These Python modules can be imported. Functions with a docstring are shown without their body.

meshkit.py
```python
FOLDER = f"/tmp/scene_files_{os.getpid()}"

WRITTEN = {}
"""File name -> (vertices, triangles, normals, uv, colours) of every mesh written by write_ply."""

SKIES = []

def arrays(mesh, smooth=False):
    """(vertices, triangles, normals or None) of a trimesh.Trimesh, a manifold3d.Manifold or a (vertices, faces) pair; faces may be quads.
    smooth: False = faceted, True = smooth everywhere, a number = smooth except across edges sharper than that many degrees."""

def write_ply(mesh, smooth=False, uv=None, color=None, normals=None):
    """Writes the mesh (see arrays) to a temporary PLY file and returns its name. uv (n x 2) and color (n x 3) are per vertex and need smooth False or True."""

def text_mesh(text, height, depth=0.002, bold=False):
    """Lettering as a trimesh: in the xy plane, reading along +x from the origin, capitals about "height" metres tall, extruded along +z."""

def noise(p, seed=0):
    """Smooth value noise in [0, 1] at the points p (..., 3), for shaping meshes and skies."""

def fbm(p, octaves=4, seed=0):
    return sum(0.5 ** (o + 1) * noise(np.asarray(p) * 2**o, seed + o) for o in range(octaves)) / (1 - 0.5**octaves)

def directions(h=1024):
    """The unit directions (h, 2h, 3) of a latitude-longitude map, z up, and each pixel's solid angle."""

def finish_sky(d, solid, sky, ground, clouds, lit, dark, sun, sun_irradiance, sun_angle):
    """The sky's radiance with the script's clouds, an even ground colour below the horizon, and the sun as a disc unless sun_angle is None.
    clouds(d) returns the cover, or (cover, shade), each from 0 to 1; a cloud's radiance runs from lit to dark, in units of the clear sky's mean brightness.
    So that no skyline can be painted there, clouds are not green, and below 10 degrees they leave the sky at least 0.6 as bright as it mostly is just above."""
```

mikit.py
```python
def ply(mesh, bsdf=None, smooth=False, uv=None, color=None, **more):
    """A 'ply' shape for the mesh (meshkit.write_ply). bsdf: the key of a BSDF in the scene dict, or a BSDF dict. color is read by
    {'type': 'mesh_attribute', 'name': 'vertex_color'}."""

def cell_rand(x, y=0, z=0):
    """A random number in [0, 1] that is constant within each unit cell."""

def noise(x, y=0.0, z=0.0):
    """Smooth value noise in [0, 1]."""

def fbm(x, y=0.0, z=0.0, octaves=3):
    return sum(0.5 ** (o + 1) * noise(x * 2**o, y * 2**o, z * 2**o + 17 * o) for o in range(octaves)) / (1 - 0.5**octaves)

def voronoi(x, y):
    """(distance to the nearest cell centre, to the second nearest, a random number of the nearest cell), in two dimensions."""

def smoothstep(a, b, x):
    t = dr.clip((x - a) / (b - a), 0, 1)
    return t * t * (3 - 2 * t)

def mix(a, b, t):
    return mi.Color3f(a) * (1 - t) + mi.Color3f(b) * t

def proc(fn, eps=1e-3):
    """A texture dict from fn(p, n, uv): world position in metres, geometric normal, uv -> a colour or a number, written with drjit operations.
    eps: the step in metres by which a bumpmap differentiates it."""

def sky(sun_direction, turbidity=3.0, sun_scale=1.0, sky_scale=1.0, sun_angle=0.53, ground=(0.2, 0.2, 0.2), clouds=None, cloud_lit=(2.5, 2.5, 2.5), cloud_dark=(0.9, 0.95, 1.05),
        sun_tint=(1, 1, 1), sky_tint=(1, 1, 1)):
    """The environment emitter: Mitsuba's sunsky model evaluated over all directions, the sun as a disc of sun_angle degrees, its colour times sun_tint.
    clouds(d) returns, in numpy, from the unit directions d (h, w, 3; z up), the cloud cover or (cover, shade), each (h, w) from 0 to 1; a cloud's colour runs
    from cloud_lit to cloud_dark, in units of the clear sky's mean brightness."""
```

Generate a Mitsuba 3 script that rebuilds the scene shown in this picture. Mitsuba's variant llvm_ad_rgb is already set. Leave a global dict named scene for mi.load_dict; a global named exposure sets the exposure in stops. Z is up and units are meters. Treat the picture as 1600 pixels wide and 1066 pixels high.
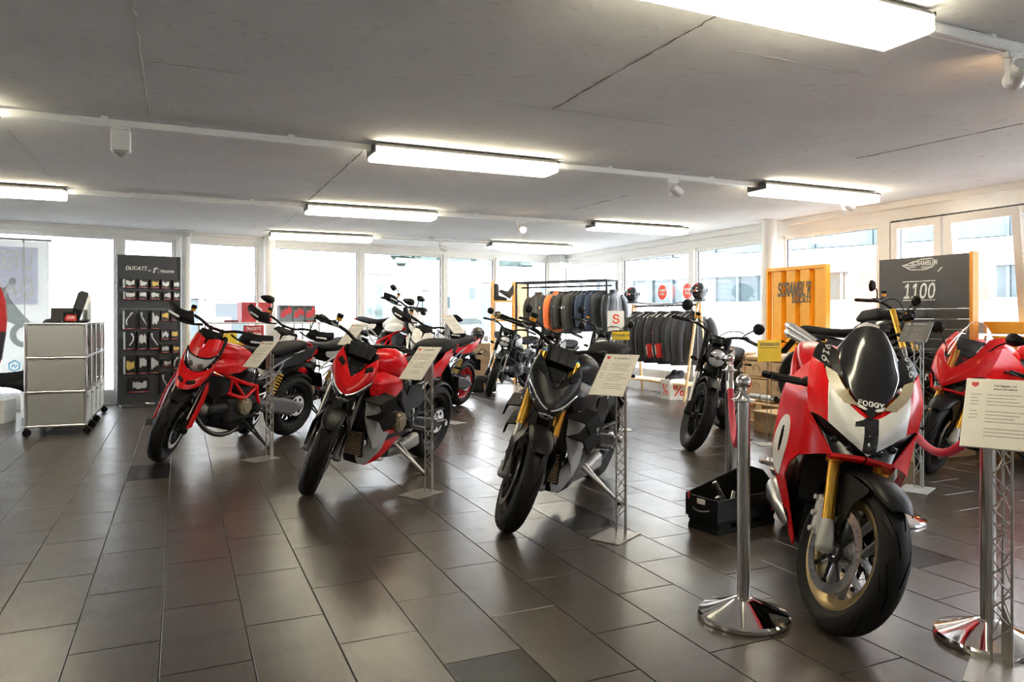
import math, random
import numpy as np, trimesh, mitsuba as mi, mikit, meshkit
import manifold3d as m3
import drjit as dr
from shapely.geometry import Polygon, LineString, box as sbox
from shapely import affinity
from shapely.ops import unary_union, triangulate
from scipy.interpolate import CubicSpline
T = mi.ScalarTransform4f
rnd = random.Random(7)
PI = math.pi
# ------------------------------------------------------------------ camera, sky, exposure
F_PX, HZ, YAW, EYE = 1151.1, 497.8, 0.42369, 1.2
exposure = 2.3
SKY = 18.0
LAMP = 3.7
scene, labels = {}, {}
scene['camera'] = {'type': 'perspective', 'fov': math.degrees(2 * math.atan(800 / F_PX)), 'fov_axis': 'x', 'near_clip': 0.05, 'far_clip': 2000.0,
    'principal_point_offset_x': 0.0, 'principal_point_offset_y': (533.0 - HZ) / 1066.0,
    'to_world': T().look_at(origin=[0, 0, EYE], target=[math.sin(YAW), math.cos(YAW), EYE], up=[0, 0, 1])}
def overcast(d):
    n = meshkit.fbm(d * [3, 3, 6] + 4.0, 4)
    return np.ones(d.shape[:2]), np.clip((n - 0.45) * 1.6, 0, 1) * 0.5
scene['sky'] = mikit.sky([0.3, -0.5, 0.8], turbidity=6.0, sun_scale=0.0, sky_scale=SKY, clouds=overcast, cloud_lit=(0.94, 1.0, 1.06), cloud_dark=(0.76, 0.82, 0.90), ground=(0.3, 0.3, 0.3), sky_tint=(0.94, 1.0, 1.07))

# ------------------------------------------------------------------ helpers
def mat(name, **d):
    scene[name] = d
    return name
def pr(name, col, rough=0.5, metal=0.0, coat=0.0, cr=None, spec=0.5, two=True, bump=None, **kw):
    c = col if isinstance(col, dict) else {'type': 'rgb', 'value': list(col)}
    b = {'type': 'principled', 'base_color': c, 'roughness': rough, 'metallic': metal, 'specular': spec, **kw}
    if coat:
        b['clearcoat'] = coat; b['clearcoat_gloss'] = 0.95 if cr is None else cr
    if bump: b = {'type': 'bumpmap', 'nested': b, 'arbitrary': bump[0], 'scale': bump[1]}
    if two: b = {'type': 'twosided', 'nested': b}
    scene[name] = b
    return name
def srgb(r, g, b):
    f = lambda c: (c / 255 / 12.92) if c / 255 <= 0.04045 else ((c / 255 + 0.055) / 1.055) ** 2.4
    return (f(r), f(g), f(b))
_count = {}
def numbered(key):
    if key not in scene and key not in labels and key not in _count:
        _count[key] = 0; return key
    _count[key] = _count.get(key, 0) + 1
    return f"{key}_{_count[key]:03d}"
def tag(key, label=None, cat=None, group=None, kind=None):
    d = labels.setdefault(key, {})
    if label: d['label'] = label
    if cat: d['category'] = cat
    if group: d['group'] = group
    if kind: d['kind'] = kind
    return key
def add(name, shape, parent=None, tw=None, **tags):
    """shape: a ply dict (from P); makes it one entry of the scene."""
    key = numbered((parent + '__' if parent else '') + name)
    s = dict(shape)
    if tw is not None: s['to_world'] = tw
    scene[key] = s
    if tags: tag(key, **tags)
    return key
def P(mesh, m, smooth=35, **kw):
    return mikit.ply(mesh, m, smooth=smooth, **kw)
def thing(name, label, cat, group=None):
    key = numbered(name)
    return tag(key, label, cat, group)
def struct(name, mesh, m, smooth=False, label=None, tw=None):
    key = add(name, P(mesh, m, smooth), tw=tw)
    tag(key, label or name.replace('_', ' '), kind='structure')
    return key
def M4(tx=(0, 0, 0), rz=0, ry=0, rx=0, s=1):
    """rotation order: Rz Ry Rx, degrees"""
    t = T().translate(list(tx)).rotate([0, 0, 1], rz)
    if ry: t = t.rotate([0, 1, 0], ry)
    if rx: t = t.rotate([1, 0, 0], rx)
    if s != 1: t = t.scale(s)
    return t
cat = trimesh.util.concatenate
def bx(x0, x1, y0, y1, z0, z1, r=0):
    """box from its limits; r: chamfer"""
    if r:
        q = []
        for x, sx in ((x0, 1), (x1, -1)):
            for y, sy in ((y0, 1), (y1, -1)):
                for z, sz in ((z0, 1), (z1, -1)):
                    q += [(x + sx * r, y + sy * r, z), (x + sx * r, y, z + sz * r), (x, y + sy * r, z + sz * r)]
        return hullp(q)
    b = trimesh.creation.box([x1 - x0, y1 - y0, z1 - z0]); b.apply_translation([(x0 + x1) / 2, (y0 + y1) / 2, (z0 + z1) / 2])
    return b
def tm(man):
    k = man.to_mesh(); return trimesh.Trimesh(np.array(k.vert_properties[:, :3]), np.array(k.tri_verts), process=False)
def hullp(pts): return trimesh.Trimesh(*_hull(np.asarray(pts, float)), process=False)
def _hull(p):
    h = trimesh.convex.convex_hull(p); return h.vertices, h.faces
_ico = {k: trimesh.creation.icosphere(subdivisions=k).vertices for k in (1, 2)}
def hs(pts, r=0.01, sub=1):
    """hull of spheres at pts (radius r, or one each)"""
    pts = np.asarray(pts, float); r = np.broadcast_to(r, len(pts))
    return hullp(np.vstack([p + _ico[sub] * q for p, q in zip(pts, r)]))
def sym(pts):
    pts = [tuple(p) for p in pts]
    return pts + [(p[0], -p[1], p[2]) for p in pts]
def mirror(m):
    m = m.copy(); m.vertices = m.vertices * [1, -1, 1]; m.invert(); return m
def both(m): return cat([m, mirror(m)])
def spl(pts, n=24):
    pts = np.asarray(pts, float)
    if len(pts) < 3:
        t = np.linspace(0, 1, n)[:, None]; return pts[0] * (1 - t) + pts[-1] * t
    d = np.r_[0, np.cumsum(np.linalg.norm(np.diff(pts[:, :3], axis=0), axis=1))]
    return CubicSpline(d, pts)(np.linspace(0, d[-1], n))
def tube(pts, r=0.01, n=10, seg=None, caps=True, smooth_path=True):
    """round tube through pts (splined); r a number or one per point"""
    pts = np.asarray(pts, float)
    r = np.broadcast_to(np.asarray(r, float), len(pts))
    q = np.c_[pts, r]
    if smooth_path and len(pts) > 2: q = spl(q, seg or 8 * len(pts))
    p, rr = q[:, :3], q[:, 3]
    t = np.gradient(p, axis=0); t /= np.linalg.norm(t, axis=1, keepdims=True) + 1e-12
    a = np.cross(t[0], [0, 0, 1] if abs(t[0][2]) < 0.9 else [1, 0, 0]); a /= np.linalg.norm(a)
    rings, ang = [], np.arange(n) * 2 * PI / n
    for i in range(len(p)):
        a = a - t[i] * (a @ t[i]); a /= np.linalg.norm(a)
        b = np.cross(t[i], a)
        rings.append(p[i] + rr[i] * (np.cos(ang)[:, None] * a + np.sin(ang)[:, None] * b))
    return skin(np.array(rings), caps)
def skin(rings, caps=True, closed=True):
    """rings (k, n, 3) -> a surface; closed: the rings close on themselves"""
    k, n, _ = rings.shape
    v = rings.reshape(-1, 3); f = []
    i = np.arange(n if closed else n - 1); j = (i + 1) % n
    for a in range(k - 1):
        o, u = a * n, (a + 1) * n
        f.append(np.c_[o + i, o + j, u + j]); f.append(np.c_[o + i, u + j, u + i])
    v = list(v)
    if caps:
        for o, inv in ((0, True), ((k - 1) * n, False)):
            c = len(v); v.append(np.mean(v[o:o + n], axis=0))
            f.append(np.c_[o + j, o + i, np.full(len(i), c)] if inv else np.c_[o + i, o + j, np.full(len(i), c)])
    m = trimesh.Trimesh(np.array(v), np.vstack(f), process=False)
    return m
def lathe(prof, n=32, axis='z', closed=False):
    """revolve (r, h) points about an axis; closed: the profile is a loop"""
    prof = np.asarray(prof, float)
    if closed: prof = np.vstack([prof, prof[:1]])
    a = np.arange(n) * 2 * PI / n
    rings = np.array([[[r * math.cos(t), r * math.sin(t), h] for t in a] for r, h in prof])
    m = skin(rings, False)
    if axis == 'y': m.vertices = m.vertices[:, [0, 2, 1]] * [1, 1, 1]; m.invert()
    if axis == 'x': m.vertices = m.vertices[:, [2, 0, 1]]
    return m
def ext(poly, h, z0=0.0):
    """extrude a shapely polygon (or points) from z0 to z0 + h"""
    if not hasattr(poly, 'geom_type'): poly = Polygon(poly).buffer(0)
    ms = [trimesh.creation.extrude_polygon(g, h, engine='earcut') for g in getattr(poly, 'geoms', [poly]) if g.area > 1e-9]
    m = cat(ms); m.apply_translation([0, 0, z0]); return m
def slab(poly, t, y0=0.0):
    """a plate in the xz plane, thickness t from y0 towards +y"""
    m = ext(poly, t); m.vertices = np.c_[m.vertices[:, 0], m.vertices[:, 2] + y0, m.vertices[:, 1]]; m.invert(); return m
def rot(m, ax, deg, about=(0, 0, 0)):
    m = m.copy(); m.apply_transform(trimesh.transformations.rotation_matrix(math.radians(deg), ax, about)); return m
def mv(m, x=0, y=0, z=0):
    m = m.copy(); m.apply_translation([x, y, z]); return m
def rpoly(pts, r, q=4):
    p = Polygon(pts); return p.buffer(-r).buffer(r, quad_segs=q) if r else p
def loft(secs, n=20, caps=True, smooth_n=None):
    """secs: (x, zc, half_width, half_height, exponent[, yc]) superellipses across x; splined along x"""
    s = np.array([list(q) + [0] * (6 - len(q)) for q in secs], float)
    if smooth_n: s = np.array(CubicSpline(np.arange(len(s)), s)(np.linspace(0, len(s) - 1, smooth_n)))
    a = np.arange(n) * 2 * PI / n; c, d = np.cos(a), np.sin(a)
    rings = []
    for x, zc, w, h, e, yc in s:
        w, h, e = max(w, 1e-3), max(h, 1e-3), max(e, 1.2)
        rings.append(np.c_[np.full(n, x), yc + w * np.sign(c) * np.abs(c) ** (2 / e), zc + h * np.sign(d) * np.abs(d) ** (2 / e)])
    return skin(np.array(rings), caps)
def shell(poly, yfun, t=0.006, step=0.03, curve=True):
    """a curved panel: the outline (x, z) is meshed and every point pushed out to y = yfun(x, z); thickness t inwards"""
    poly = poly if hasattr(poly, 'geom_type') else Polygon(poly).buffer(0)
    line = np.array(poly.exterior.segmentize(step).coords)[:-1]
    inner = []
    x0, y0, x1, y1 = poly.bounds
    core = poly.buffer(-step * 0.45)
    from shapely import contains_xy
    gx, gy = np.meshgrid(np.arange(x0, x1, step), np.arange(y0, y1, step * 0.87)); gx[1::2] += step / 2
    g = np.c_[gx.ravel(), gy.ravel()]
    g = g[contains_xy(core, g[:, 0], g[:, 1])] if not core.is_empty else g[:0]
    holes = [np.array(h.segmentize(step).coords)[:-1] for h in poly.interiors]
    p = np.vstack([line] + holes + [g])
    from scipy.spatial import Delaunay
    tri = Delaunay(p + 1e-7 * np.random.RandomState(1).rand(*p.shape)).simplices
    c = p[tri].mean(1)
    tri = tri[contains_xy(poly.buffer(1e-5), c[:, 0], c[:, 1])]
    a, b, d = p[tri[:, 0]], p[tri[:, 1]], p[tri[:, 2]]
    cr = (b[:, 0] - a[:, 0]) * (d[:, 1] - a[:, 1]) - (b[:, 1] - a[:, 1]) * (d[:, 0] - a[:, 0])
    tri = tri[np.abs(cr) > 1e-10]; cr = cr[np.abs(cr) > 1e-10]
    tri[cr > 0] = tri[cr > 0][:, ::-1]
    y = np.array([yfun(*q) for q in p])
    front = np.c_[p[:, 0], y, p[:, 1]]
    back = front - [0, t, 0]
    n = len(p); f = [tri, tri[:, ::-1] + n]
    e = np.sort(np.vstack([tri[:, [0, 1]], tri[:, [1, 2]], tri[:, [2, 0]]]), axis=1)
    ed = np.vstack([tri[:, [0, 1]], tri[:, [1, 2]], tri[:, [2, 0]]])
    _, idx, cnt = np.unique(e, axis=0, return_index=True, return_counts=True)
    for i, k in zip(idx, cnt):
        if k == 1:
            u, w = ed[i]; f.append([[w, u, u + n], [w, u + n, w + n]])
    return trimesh.Trimesh(np.vstack([front, back]), np.vstack(f), process=False)
def text(s, h, depth=0.002, bold=True, center=True, squeeze=1.0, slant=0.0):
    m = meshkit.text_mesh(s, h, depth, bold)
    v = m.vertices.copy(); v[:, 0] = v[:, 0] * squeeze + v[:, 1] * slant
    if center: v[:, 0] -= (v[:, 0].min() + v[:, 0].max()) / 2
    m.vertices = v; return m
def fit(s, h, w, slant=0.0, depth=0.002, center=True):
    """text of height h stretched to width w"""
    m = text(s, h, depth, True, center, 1.0, 0.0); v = m.vertices.copy(); e = v[:, 0].max() - v[:, 0].min()
    v[:, 0] = v[:, 0] * w / e + v[:, 1] * slant; m.vertices = v; return m
def stand_up(m):
    """xy plane -> xz plane, reading along +x seen from -y"""
    m = m.copy(); m.vertices = np.c_[m.vertices[:, 0], -m.vertices[:, 2], m.vertices[:, 1]]; return m
# ------------------------------------------------------------------ materials of the setting
def _tile(p, n, uv):
    cx, cy = dr.floor((p.x + 0.665) / 0.29975), p.y
    row = dr.floor((p.y - 2.734 + dr.select(dr.abs(cx * 0.5 - dr.floor(cx * 0.5)) < 0.25, 0.3078, 0.0)) / 0.6155)
    k = mikit.cell_rand(cx, row, 3)
    g = mikit.fbm(p.x * 9, p.y * 9, 0.3, 4)
    h = mikit.fbm(p.x * 60, p.y * 14, 1.3, 2)
    return mikit.mix((0.034, 0.027, 0.022), (0.066, 0.054, 0.045), 0.25 * k + 0.45 * g + 0.3 * h)
def _tile_r(p, n, uv):
    return 0.22 + 0.12 * mikit.fbm(p.x * 5, p.y * 5, 0.7, 3)
pr('floor_tile_glaze', mikit.proc(_tile), mikit.proc(_tile_r), spec=0.85, two=False)
pr('dark_tile_glaze', (0.012, 0.012, 0.012), 0.22, spec=0.6, two=False)
pr('grout', (0.018, 0.016, 0.015), 0.8)
def _ceil(p, n, uv):
    g = mikit.fbm(p.x * 2.5, p.y * 2.5, 0.5, 4)
    d = mikit.smoothstep(0.84, 0.9, mikit.noise(p.x * 23, p.y * 23, 2.0))
    return mikit.mix((0.50, 0.505, 0.50), (0.59, 0.595, 0.59), g) * (1 - 0.10 * d)
def _ceil_b(p, n, uv):
    return mikit.fbm(p.x * 3, p.y * 22, 0.2, 3) + 0.8 * mikit.smoothstep(0.8, 0.95, mikit.noise(p.x * 31, p.y * 31, 5.0))
pr('ceiling_paint', mikit.proc(_ceil), 0.85, spec=0.2, bump=(mikit.proc(_ceil_b, 0.01), 0.004))
pr('seam_paint', (0.42, 0.415, 0.40), 0.8)
pr('crack_dark', (0.16, 0.155, 0.15), 0.9)
pr('frame_white', (0.66, 0.655, 0.635), 0.45)
pr('sill_alu', (0.62, 0.63, 0.63), 0.4, 0.4)
pr('wall_paint', (0.80, 0.79, 0.77), 0.9)
pr('gasket', (0.05, 0.05, 0.055), 0.6)
pr('column_paint', (0.70, 0.69, 0.67), 0.5)
pr('white_plastic', (0.75, 0.75, 0.73), 0.4)
pr('lamp_casing', (0.045, 0.043, 0.040), 0.5)
pr('grey_box_paint', (0.45, 0.46, 0.45), 0.6)
mat('pane_glass', type='thindielectric', int_ior=1.5)
# ------------------------------------------------------------------ floor and its tiles
ZC = 2.47
struct('floor', bx(-6.2, 7.6, -3.2, 14.2, -0.08, -0.0035), 'grout', label='dark grey tiled showroom floor with thin joints')
TX0, TW, TL = -0.665, 0.29975, 0.6155
tile_mesh = hullp([(sx * (0.1476 - c), sy * (0.3055 - c), z) for sx in (-1, 1) for sy in (-1, 1) for c, z in ((0, -0.02), (0, -0.0012), (0.0014, 0.0))])
tiles = []
S, C = math.sin(YAW), math.cos(YAW)
def project(x, y, z):
    d = x * S + y * C
    return (800 + F_PX * (x * C - y * S) / d, HZ - F_PX * (z - EYE) / d, d) if d > 0.05 else (9e9, 9e9, d)
DARK = {(1, 5), (5, -2), (-4, 10), (9, 1), (13, -1), (1, 10)}
for i in range(-18, 27):
    ph = 2.734 + (0.3078 if i % 2 else 0.0)
    for j in range(-10, 19):
        x, y = TX0 + (i + 0.5) * TW, ph + (j + 0.5) * TL
        if x > 7.3 or y > 12.0 + 0.21 * x + 0.3 or y < -3.1: continue
        px_, py_, d = project(x, y, 0)
        vis = d > 0.5 and -60 < px_ < 1660 and py_ < 1120
        tiles.append((0 if vis else 1, d, i, j, x, y))
tiles.sort()
tile_ply, dark_ply = P(tile_mesh, 'floor_tile_glaze', False), P(tile_mesh, 'dark_tile_glaze', False)
far = []
for k, (v, d, i, j, x, y) in enumerate(tiles):
    if (i, j) in DARK and not v:
        key = add('tile', dark_ply, 'floor', tw=M4((x, y, 0))); tag(key, 'glossy black floor tile')
    elif k < 292 and not v: add('tile', tile_ply, 'floor', tw=M4((x, y, 0)))
    else: far.append(mv(tile_mesh, x, y))
key = add('far_tiles', P(cat(far), 'floor_tile_glaze', False), 'floor'); tag(key, kind='stuff')
# ------------------------------------------------------------------ ceiling
struct('ceiling', bx(-6.2, 7.7, -3.2, 14.2, ZC, ZC + 0.2), 'ceiling_paint', label='grey painted concrete ceiling')
def seam(pts, m, r=0.004, amp=0.006, seed=0):
    p = np.array(pts, float); n = max(6, int(np.linalg.norm(p[-1] - p[0]) / 0.04))
    q = spl(p, n); rs = np.random.RandomState(seed); q[:, :2] += rs.randn(n, 2) * amp * 0.5
    add('seam', P(tube(np.c_[q, np.full(n, ZC + 0.001)], r * (0.6 + 0.8 * rs.rand(n)), 5, smooth_path=False), m, True), 'ceiling')
for k, (a, b, m) in enumerate([((-0.17, 3.0), (-0.17, 5.25), 'seam_paint'), ((2.06, 3.98), (2.05, 2.45), 'crack_dark'), ((1.27, 5.5), (1.26, 8.2), 'crack_dark'), ((-1.05, 8.1), (-1.05, 5.9), 'seam_paint'), ((-0.17, 4.05), (0.3, 4.06), 'seam_paint'),
        ((1.68, 3.96), (2.45, 3.97), 'seam_paint'), ((2.1, 3.97), (3.0, 3.99), 'seam_paint'), ((2.35, 2.75), (3.3, 2.74), 'seam_paint'), ((4.9, 4.2), (5.0, 3.0), 'crack_dark'), ((0.1, 2.85), (0.4, 2.86), 'seam_paint'), ((4.2, 7.6), (4.2, 6.4), 'crack_dark'), ((1.28, 9.1), (1.3, 10.2), 'seam_paint')]):
    seam([a, b], m, seed=k)
# ------------------------------------------------------------------ window walls
BA = math.radians(11.83); BT = np.array([math.cos(BA), math.sin(BA)]); BN = np.array([BT[1], -BT[0]]); B0 = np.array([0, 11.876])
def bwall(s, off=0.0):
    q = B0 + BT * s + BN * off; return float(q[0]), float(q[1])
def wall_tw(kind):
    """local frame of a window wall: x along it, y out of the room"""
    return T().translate([0, 11.876, 0]).rotate([0, 0, 1], math.degrees(BA)) if kind == 'b' else T().translate([7.17, 0, 0]).rotate([0, 0, 1], -90)
def window(kind, x0, x1, z0, z1, n, fr=0.05, gasket=True, label=None):
    tw = wall_tw(kind); root = f'window_{n}'
    tag(root, label or 'tall fixed shop window', kind='structure')
    def frame(x0, x1, z0, z1, f, y0, y1): return cat([bx(x0, x0 + f, y0, y1, z0, z1), bx(x1 - f, x1, y0, y1, z0, z1), bx(x0 + f, x1 - f, y0, y1, z0, z0 + f), bx(x0 + f, x1 - f, y0, y1, z1 - f, z1)])
    add('frame', P(frame(x0, x1, z0, z1, fr, 0.02, 0.09), 'frame_white', False), root, tw)
    pane = trimesh.Trimesh([[x0 + fr, 0.06, z0 + fr], [x1 - fr, 0.06, z0 + fr], [x1 - fr, 0.06, z1 - fr], [x0 + fr, 0.06, z1 - fr]], [[0, 1, 2], [0, 2, 3]], process=False)
    add('pane', P(pane, 'pane_glass', False), root, tw)
    if gasket: add('gasket', P(frame(x0 + fr - 0.002, x1 - fr + 0.002, z0 + fr - 0.002, z1 - fr + 0.002, 0.007, 0.045, 0.07), 'gasket', False), root, tw)
ZT, ZB = 2.335, 0.145
bs = [-5.6, -2.75, -0.78, -0.02, 1.18, 2.88, 4.525, 5.685, 7.0]   # mullion centres of the back wall
for k in range(len(bs) - 1): window('b', bs[k] + 0.02, bs[k + 1] - 0.02, ZB, ZT + 0.03, k + 1, 0.045)
tb = wall_tw('b')
def bstruct(name, m, mt, label): struct(name, m, mt, label=label, tw=tb)
bstruct('wall_back', cat([bx(-5.7, 7.35, 0.0, 0.14, ZT + 0.03, ZC + 0.01), bx(-5.7, 7.35, -0.0, 0.14, -0.05, ZB)]), 'frame_white', 'pale header beam and plinth of the window wall at the back')
for k, s in enumerate(bs): add('mullion', P(bx(s - 0.034, s + 0.034, -0.02, 0.11, ZB, ZT + 0.03), 'frame_white', False), 'wall_back', tb)
bstruct('trim_1', bx(-5.7, 7.3, -0.07, 0.0, 2.425, ZC), 'frame_white', 'white blind box along the top of the back windows')
bstruct('baseboard_back', bx(-5.7, 7.3, -0.012, 0.0, 0.0, 0.13), 'sill_alu', 'brushed metal plinth below the back windows')
# right wall: local x = -Y
rs_ = [13.42, 11.22, 9.17, 7.36, 5.80]
n0 = 8
for k in range(4): window('r', -rs_[k] + 0.03, -rs_[k + 1] - 0.03, 0.3, ZT - 0.06, n0 + k + 1, 0.05)
tr = wall_tw('r')
def rstruct(name, m, mt, label): struct(name, m, mt, label=label, tw=tr)
rstruct('wall_right', cat([bx(-13.45, 3.1, 0.0, 0.14, ZT - 0.06, ZC + 0.01), bx(-13.45, -5.8, 0.0, 0.14, -0.05, 0.3), bx(-5.8, 3.1, 0.0, 0.14, -0.05, 1.0)]), 'frame_white', 'pale header beam and parapet of the window wall on the right')
for s in rs_: add('mullion', P(bx(-s - 0.06, -s + 0.06, -0.03, 0.11, 0.3, ZT - 0.06), 'frame_white', False), 'wall_right', tr)
rstruct('trim_2', bx(-13.4, -7.55, -0.09, 0.0, 2.39, ZC), 'frame_white', 'white blind box along the top of the right windows')
rstruct('trim_3', bx(-7.2, 3.0, -0.09, 0.0, 2.40, ZC), 'frame_white', 'white blind box with a lit edge above the right windows')
window('r', -5.70, -4.20, 1.05, ZT - 0.06, 13, 0.07, label='wide casement window with a tilted sash')
window('r', -4.14, -1.5, 1.05, ZT - 0.06, 14, 0.07, label='wide casement window')
window('r', -1.44, 3.0, 1.05, ZT - 0.06, 15, 0.07, label='wide casement window behind the camera')
for s in (5.75, 4.17, 1.47): add('mullion', P(bx(-s - 0.05, -s + 0.05, -0.03, 0.11, 1.0, ZT - 0.06), 'frame_white', False), 'wall_right', tr)
# the sash divider of the casement, its second sash tilted open into the room
add('sash_post', P(bx(-5.10, -5.00, 0.0, 0.08, 1.05, ZT - 0.08), 'frame_white', False), 'window_13', tr)
def sash(x0, x1, z0, z1, f=0.075): return cat([bx(x0, x0 + f, -0.035, 0.02, z0, z1), bx(x1 - f, x1, -0.035, 0.02, z0, z1), bx(x0 + f, x1 - f, -0.035, 0.02, z0, z0 + f), bx(x0 + f, x1 - f, -0.035, 0.02, z1 - f, z1)])
sm_ = sash(-4.98, -4.24, 1.09, 2.24); sm_ = rot(sm_, [1, 0, 0], 6.5, (0, 0, 1.09))
add('tilted_sash', P(sm_, 'frame_white', False), 'window_13', tr)
add('shadow_gap', P(cat([bx(-5.705, -4.2, -.004, .02, 2.262, 2.274), bx(-5.705, -5.692, -.004, .02, 1.05, 2.27)]), 'gasket', False), 'window_13', tr)
add('fixed_sash', P(sash(-5.68, -5.1, 1.09, 2.25), 'frame_white', False), 'window_13', tr)
# walls that close the room behind the camera and to the left
struct('wall_left', bx(-6.2, -6.05, -3.1, 11.0, -0.05, ZC), 'wall_paint', label='plain painted wall on the left')
struct('wall_front', bx(-6.2, 7.4, -3.2, -3.05, -0.05, ZC), 'wall_paint', label='plain painted wall behind the camera')
# ------------------------------------------------------------------ columns
def column(x, y, r, label, collar=True):
    k = thing('round_column', label, 'column')
    add('shaft', P(lathe([(0, 0), (r, 0), (r, ZC), (0, ZC)], 40), 'column_paint', 40), k, M4((x, y, 0)))
    if collar: add('collar', P(lathe([(r, ZC - 0.09), (r + 0.03, ZC - 0.03), (r + 0.06, ZC - 0.018), (r + 0.06, ZC)], 32), 'grey_box_paint', 30), k, M4((x, y, 0)))
x, y = bwall(0.03, 0.22); column(x, y, 0.068, 'slim round white column beside the black accessory rack')
x, y = bwall(1.26, 0.2); column(x, y, 0.088, 'round white column behind the pictures on the glass shelf', False)
column(6.93, 7.30, 0.093, 'round white column beside the orange corrugated panel', False)
k = thing('corner_post', 'square white post with a grey box on top in the far corner of the room', 'post')
add('shaft', P(bx(-0.1, 0.1, -0.1, 0.1, 0, 2.33), 'column_paint', False), k, M4((6.93, 13.10, 0), 25))
add('head_box', P(bx(-0.15, 0.15, -0.15, 0.15, 2.31, 2.465, 0.01), 'grey_box_paint', False), k, M4((6.93, 13.10, 0), 25))
# ------------------------------------------------------------------ ceiling lamps on their tracks
def diffuser_mesh(L, W):
    return hullp([(sx * (L / 2 - c), sy * (W / 2 - c), z) for sx in (-1, 1) for sy in (-1, 1) for c, z in ((0, 0.075), (0, 0.012), (0.012, 0.0))])
diff_ply = mikit.ply(diffuser_mesh(1.46, 0.24), pr('lamp_acrylic', (0.8, 0.8, 0.78), 0.3), smooth=False)
diff_ply['emitter'] = {'type': 'area', 'radiance': {'type': 'rgb', 'value': [LAMP * 1.0, LAMP * 0.90, LAMP * 0.66]}}
case_ply = P(cat([bx(-0.74, 0.74, -0.10, 0.10, 0.078, 0.098), bx(-0.742, -0.728, -0.118, 0.118, 0.03, 0.09), bx(0.728, 0.742, -0.118, 0.118, 0.074, 0.09)]), 'lamp_casing', False)
LROW = {1: 2.13, 2: 5.28, 3: 8.30, 4: 11.12}
lamp_names = {(1, 0): 'bright flat ceiling lamp in front, cut by the top edge', (2, 0): 'long ceiling lamp in the middle of the second track', (2, 1): 'long ceiling lamp at the right end of the second track, near the windows',
    (3, -1): 'long ceiling lamp cut by the left edge', (3, 0): 'long ceiling lamp in the middle of the third track', (3, 1): 'long ceiling lamp on the third track above the jacket racks',
    (4, 0): 'far ceiling lamp just before the back windows, beside the second round column', (4, 1): 'small far ceiling lamp above the corner jacket rack'}
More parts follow.
